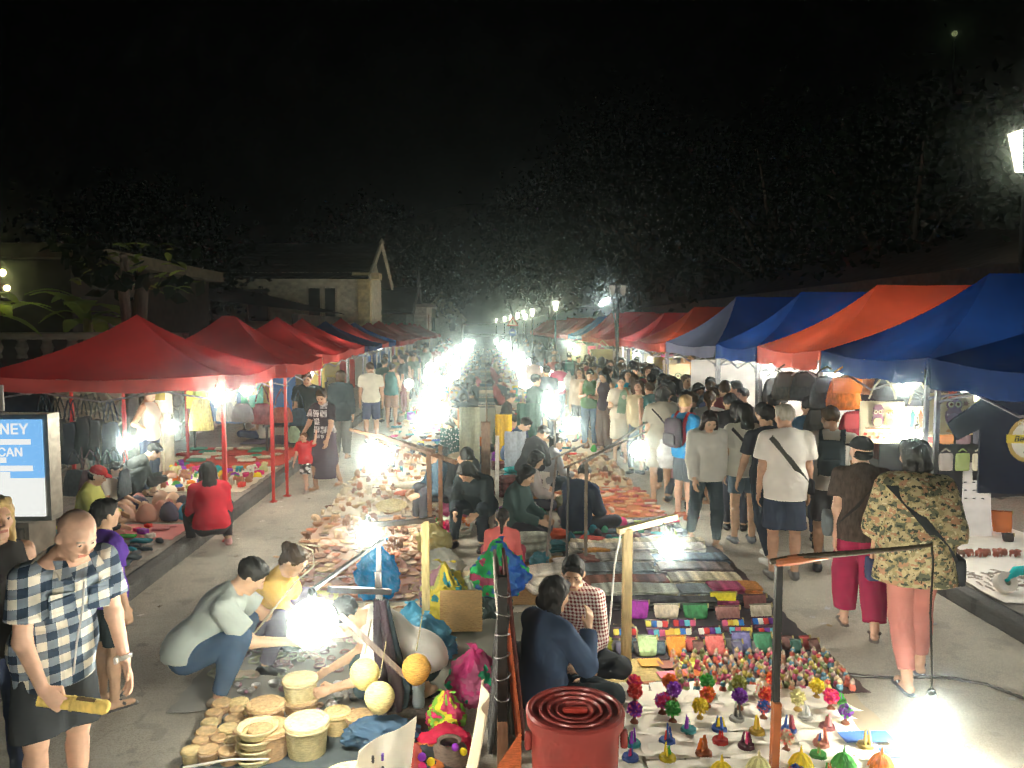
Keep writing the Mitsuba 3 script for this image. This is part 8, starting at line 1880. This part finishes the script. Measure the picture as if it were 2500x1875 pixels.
shoulder_bag(wm, 'black sling bag of the grey haired man in white', 1, BLACK, (0.06, 0.06, 0.05), size=(0.2, 0.07, 0.15), w=0.05)
k2 = person((3.01, 8.18), 350, 1.70, 'walk', 'asian', SH, top((0.03, 0.035, 0.05)), bot('trousers', (0.025, 0.035, 0.06)), ('shoe', (0.65, 0.65, 0.62)), label='person in dark clothes and white shoes half hidden by the man in white')
cu = person((3.52, 7.79), 25, 1.70, 'stand', 'brown', BR, top((0.4, 0.38, 0.35)), bot('shorts', (0.05, 0.05, 0.06)), label='curly haired man in a pale T-shirt with a black backpack strap', head=(10, 30))
backpack(cu, 'slim black backpack on the curly haired man', (0.02, 0.03, 0.035), size=(0.26, 0.1, 0.36))
person((3.78, 9.02), 30, 1.70, 'shop', 'asian', SH, top((0.05, 0.12, 0.2), pat=8), bot('trousers', (0.04, 0.05, 0.08)), label='man in a blue patterned shirt looking at the hanging bags')
hd = person((2.53, 8.81), 178, 1.60, 'walk2', 'asian', ('long', (0.02, 0.014, 0.012)), top((0.6, 0.6, 0.55), 'long', loose=0.032, hem=-0.1), bot('trousers', (0.025, 0.045, 0.06)), ('flip', (0.4, 0.3, 0.22)), True, 'girl with long dark hair in a grey hoodie walking towards the camera', head=(28, 0), lean=2, res=0.0075)
wt = person((3.00, 8.91), 0, 1.62, 'stand', 'asian', ('long', DARKHAIR), top((0.66, 0.65, 0.58), loose=0.04, hem=-0.1), bot('shorts', (0.1, 0.14, 0.19), len=0.7), ('shoe', (0.12, 0.15, 0.17)), True, 'girl in a loose white top and denim shorts with a small brown bag')
shoulder_bag(wt, 'small brown bag of the girl in denim shorts', 1, (0.1, 0.05, 0.03), (0.04, 0.04, 0.04), size=(0.18, 0.06, 0.15), bagpos=(0.2, -0.05, 0.12))
bkp = person((3.04, 9.58), 15, 1.70, 'shop', 'asian', SH, top((0.02, 0.02, 0.025), loose=0.025), bot('trousers', (0.02, 0.022, 0.025), wide=0.01, len=0.7), ('flip', (0.3, 0.2, 0.15)), label='person all in black with a pink bag strap, right aisle')
shoulder_bag(bkp, 'pink strapped bag on the person in black', -1, (0.03, 0.03, 0.035), (0.4, 0.04, 0.2), w=0.04)
bo = person((2.61, 10.07), 60, 1.62, 'stand', 'fair', ('short', (0.4, 0.28, 0.12)), top((0.02, 0.2, 0.42), 'long'), bot('shorts', (0.08, 0.1, 0.12)), ('shoe', (0.4, 0.12, 0.06)), label='blond boy in a bright blue top with a red backpack', head=(0, 25))
backpack(bo, 'red strapped dark backpack on the blond boy', (0.04, 0.03, 0.04), (0.45, 0.03, 0.04), size=(0.28, 0.14, 0.4))
soft_bag(tuple(bo['W'](np.array([-0.32, 0.0, -0.28]))), 0.19, (0.62, 0.64, 0.62), 'white shopping bag hanging beside the blond boy', 33, squash=(0.8, 0.5, 1.25), mat='film')
bg = person((2.51, 11.04), 350, 1.66, 'shop', 'asian', ('bob', DARKHAIR), top((0.42, 0.4, 0.33), 'short', loose=0.03, hem=-0.1), bot('shorts', (0.44, 0.41, 0.33), wide=0.03), ('flip', (0.3, 0.22, 0.15)), True, 'woman in a beige blouse and beige shorts with a black shoulder bag', head=(10, -35))
shoulder_bag(bg, 'black shoulder bag of the woman in beige', 1, BLACK, BLACK, w=0.02, size=(0.22, 0.07, 0.15), hip=-0.02)
wk = person((2.52, 14.41), 200, 1.60, 'stand', 'asian', ('bun', DARKHAIR), top((0.62, 0.57, 0.48), 'short', loose=0.015), bot('skirt', (0.64, 0.6, 0.5), len=0.45), ('flip', (0.3, 0.2, 0.15)), True, 'woman in a cream polo and white skirt with a green towel, phone at her ear', la=((-0.25, 0.3, -0.9), (0.25, 0.2, 1.0)), ra=ARM_FWD, head=(5, 15))
k = thing('towel', 'pale green towel over the shoulder of the woman in white', 'towel')
ent('cloth', M().add(ribbon(np.array([wk['W'](np.array(q)) for q in ((-0.1, -0.13, 0.25), (-0.11, -0.12, 0.4), (-0.11, 0.0, 0.54), (-0.09, 0.12, 0.42), (-0.06, 0.17, 0.25), (-0.04, 0.17, 0.05))]), 0.15, 0.02, [1, 0, 0]), (0.28, 0.42, 0.3)), 'cloth', k)
tq = person((2.80, 15.08), 195, 1.68, 'stand', 'asian', SH, top((0.01, 0.3, 0.42), loose=0.02), bot('shorts', (0.5, 0.45, 0.34), len=1.0), label='man with glasses in a turquoise T-shirt with a white oval print', head=(0, -10))
v, f = ball(1, 2, (0.085, 0.02, 0.11)); ent('oval_print', M().add((tq['W'](v + np.array([0.0, 0.135, 0.3])), f), (0.6, 0.58, 0.45)).add((tq['W'](ball(1, 2, (0.05, 0.016, 0.06))[0] + np.array([0, 0.147, 0.29])), f), (0.6, 0.45, 0.08)), 'cloth', tq['key'])
person((2.44, 15.67), 230, 1.66, 'shop', 'asian', ('long', DARKHAIR), top((0.05, 0.03, 0.05), 'none'), bot('trousers', (0.12, 0.07, 0.06), wide=0.05), ('flip', (0.2, 0.12, 0.08)), True, 'woman in a dark vest and wide brown trousers, arms folded')
person((2.18, 16.10), 190, 1.66, 'shop', 'asian', ('bun', DARKHAIR), top((0.06, 0.13, 0.05), 'none'), bot('trousers', (0.06, 0.1, 0.16)), ('shoe', (0.1, 0.1, 0.1)), True, 'woman in an olive green vest and jeans at the edge of the group')
person((2.08, 16.96), 200, 1.62, 'stand', 'asian', ('long', BROWNHAIR), top((0.5, 0.42, 0.32), 'long'), bot('shorts', (0.03, 0.03, 0.03)), ('shoe', (0.1, 0.1, 0.1)), True, 'long haired woman in a beige cardigan left of the olive vest')
BACK = [(1314, 790, 1.72, 40, (0.5, 0.48, 0.44), 'man with thick black hair behind the olive vest', SH), (1346, 797, 1.66, 30, (0.04, 0.05, 0.05), 'person in dark clothes behind the turquoise shirt', SH), (1376, 768, 1.80, 10, (0.42, 0.34, 0.27), 'tall man in a beige T-shirt standing above the group', SH), (1383, 818, 1.62, 210, (0.55, 0.48, 0.33), 'woman in a cream dress left of the beige blouse', ('long', BROWNHAIR)),
        (1416, 797, 1.66, 60, (0.5, 0.45, 0.35), 'blonde woman beside the bulb in the crowd', ('long', BLOND)), (1432, 806, 1.66, 20, (0.35, 0.35, 0.33), 'person in grey behind the beige blouse', ('bob', DARKHAIR)), (1449, 826, 1.60, 15, (0.05, 0.05, 0.06), 'dark haired person in black behind the beige blouse', ('bob', DARKHAIR)), (1467, 816, 1.64, 330, (0.1, 0.04, 0.05), 'person in a dark red top behind the blond boy', ('long', DARKHAIR)),
        (1535, 815, 1.70, 30, (0.03, 0.035, 0.04), 'black haired man before the white sheet, left one', SH), (1560, 820, 1.70, 60, (0.06, 0.05, 0.06), 'black haired man before the white sheet, right one', SH), (1590, 823, 1.70, 280, (0.1, 0.1, 0.1), 'man with his face turned left before the white sheet', SH), (1610, 835, 1.62, 250, (0.12, 0.08, 0.07), 'shorter person turned left before the white sheet', SH), (1594, 866, 1.60, 20, (0.03, 0.03, 0.035), 'dark haired person bowed over behind the pink strap', ('bob', DARKHAIR)),
        (1650, 868, 1.64, 10, (0.05, 0.06, 0.08), 'dark haired person just left of the man in white', SH), (1672, 850, 1.66, 30, (0.04, 0.05, 0.06), 'person in the shade under the orange tent', SH), (1478, 840, 1.62, 40, (0.25, 0.26, 0.25), 'person in a grey print shirt behind the blond boy', ('bob', DARKHAIR)),
        (1230, 762, 1.70, 5, (0.02, 0.05, 0.06), 'person in dark teal with a green backpack walking away', SH), (1207, 782, 1.62, 0, (0.4, 0.06, 0.12), 'person in pink and red with a white bag', ('bob', DARKHAIR)), (1181, 790, 1.68, 10, (0.07, 0.09, 0.11), 'person in dark grey walking away in the glare', SH), (1196, 764, 1.62, 180, (0.4, 0.07, 0.06), 'woman in red and cream facing the camera, far right aisle', ('long', DARKHAIR)), (1251, 787, 1.64, 150, (0.45, 0.4, 0.3), 'person with a green bag behind the olive vest', ('long', BROWNHAIR)), (1275, 780, 1.68, 60, (0.5, 0.3, 0.18), 'person with a dark cap behind the olive vest', SH), (1152, 770, 1.66, 340, (0.55, 0.4, 0.35), 'person in pink far up the right aisle', ('bob', DARKHAIR))]
BP = [2.51, 15.82, 2.79, 15.71, 3.76, 19.26, 2.66, 13.34, 3.44, 15.69, 3.26, 14.26, 3.04, 12.71, 3.31, 13.25, 3.61, 12.42, 3.63, 11.87, 3.74, 11.55, 3.87, 11.51, 3.10, 9.48, 3.22, 8.93, 3.67, 9.82, 2.85, 11.11, 2.66, 24.47, 1.88, 19.79, 1.33, 16.68, 2.30, 26.00, 2.20, 18.12, 2.56, 18.92, 1.41, 22.49]
for i, (u, v_, h, hd_, c, lab, hr) in enumerate(BACK):
    q = person((BP[2 * i], BP[2 * i + 1]), hd_, h, ['stand', 'shop', 'stand', 'walk'][i % 4], ['asian', 'tan'][i % 2], hr, top(c, ['short', 'long'][i % 2]), bot(['trousers', 'shorts', 'trousers'][i % 3], [(0.04, 0.05, 0.07), (0.1, 0.09, 0.08), (0.06, 0.08, 0.12)][i % 3]), female=hr[0] != 'short', label=lab)
    if i == 16: backpack(q, 'teal green backpack far up the right aisle', (0.02, 0.14, 0.13))
    if i == 17: soft_bag(tuple(q['W'](np.array([0.25, -0.1, 0.05]))), 0.17, (0.6, 0.6, 0.57), 'white shopping bag far up the right aisle', 41, squash=(0.7, 0.5, 1.3))
# more of the crowd packed into the right aisle
rg = np.random.default_rng(17)
CR = [('black', (0.03, 0.035, 0.04)), ('white', (0.6, 0.58, 0.52)), ('navy', (0.04, 0.06, 0.11)), ('grey', (0.3, 0.3, 0.29)), ('maroon', (0.2, 0.05, 0.06)), ('beige', (0.48, 0.4, 0.28)), ('teal', (0.04, 0.14, 0.15)), ('pink', (0.5, 0.16, 0.2))]
for i in range(54):
    y = (10.6 + 0.36 * i if i < 34 else 11.0 + 0.5 * (i - 34)) + rg.uniform(-.2, .2); x = ([3.25, 2.75, 3.6][i % 3] if i < 34 else [3.0, 3.45][i % 2]) + rg.uniform(-.2, .2)
    cn, c = CR[int(rg.integers(8))]; fm = rg.uniform() < 0.5
    hs = ['long', 'bob', 'pony', 'bun'][int(rg.integers(4))] if fm else 'short'
    kd = ['trousers', 'shorts', 'skirt'][int(rg.integers(3))] if fm else ['trousers', 'shorts'][int(rg.integers(2))]
    person((x, y), rg.choice([5, 20, 340, 175, 190, 160, 205, 70, 300]), rg.uniform(1.56, 1.76), ['stand', 'walk', 'shop', 'walk2'][int(rg.integers(4))], ['asian', 'tan', 'fair'][int(rg.integers(3))], (hs, [DARKHAIR, BROWNHAIR][int(rg.integers(2))]), top(c, ['short', 'long', 'none'][int(rg.integers(3))], loose=rg.uniform(0, 0.025)),
           bot(kd, CR[int(rg.integers(8))][1]), ('shoe', BLACK) if i % 2 else None, fm, 'shopper in the packed right aisle in a %s top and %s' % (cn, kd), 'shoppers in %s packed into the right aisle' % cn)
# the farther crowd in both aisles
rg = np.random.default_rng(91)
TOPS = [(0.03, 0.04, 0.05), (0.5, 0.48, 0.42), (0.05, 0.09, 0.14), (0.3, 0.07, 0.07), (0.08, 0.12, 0.08), (0.25, 0.25, 0.25), (0.4, 0.3, 0.12), (0.05, 0.05, 0.05)]
TN = ['black', 'white', 'navy blue', 'dark red', 'dark green', 'grey', 'ochre', 'black']
for i in range(56):
    sd = -1 if i % 2 == 0 else 1
    y = 22.5 + 44 * (i / 56) ** 1.25 + rg.uniform(-.5, .5); x = rg.uniform(-3.1, -2.2) if sd < 0 else rg.uniform(2.4, 4.0)
    c = int(rg.integers(8)); fm = rg.uniform() < 0.5
    person((x, y), rg.choice([0, 180, 20, 160, 90 * sd]), rg.uniform(1.55, 1.75), ['stand', 'walk', 'shop', 'walk2'][int(rg.integers(4))], ['asian', 'tan', 'fair'][int(rg.integers(3))], (['long', 'bob', 'bun'][int(rg.integers(3))], DARKHAIR) if fm else SH, top(TOPS[c], ['short', 'long'][i % 2]),
           bot(['trousers', 'shorts', 'skirt'][int(rg.integers(3))] if fm else 'trousers', TOPS[(c + 3) % 8]), None, fm, 'distant visitor in a %s top in the %s aisle' % (TN[c], 'left' if sd < 0 else 'right'), 'distant visitors in %s, %s aisle' % (TN[c], 'left' if sd < 0 else 'right'))
for i in range(26):
    y = 15.5 + i * 1.7; sd = -1 if i % 2 else 1
    c = int(rg.integers(8))
    person((0.06 + sd * 0.4, y), rg.uniform(0, 360), 1.6, ['cross', 'stool', 'kneel'][i % 3], 'asian', (['short', 'bob', 'pony'][i % 3], DARKHAIR), top(TOPS[c], 'long'), bot('trousers', (0.03, 0.04, 0.05)), None, i % 3 > 0, 'distant seated seller in a %s top along the centre line' % TN[c], 'distant sellers in %s along the centre line' % TN[c])
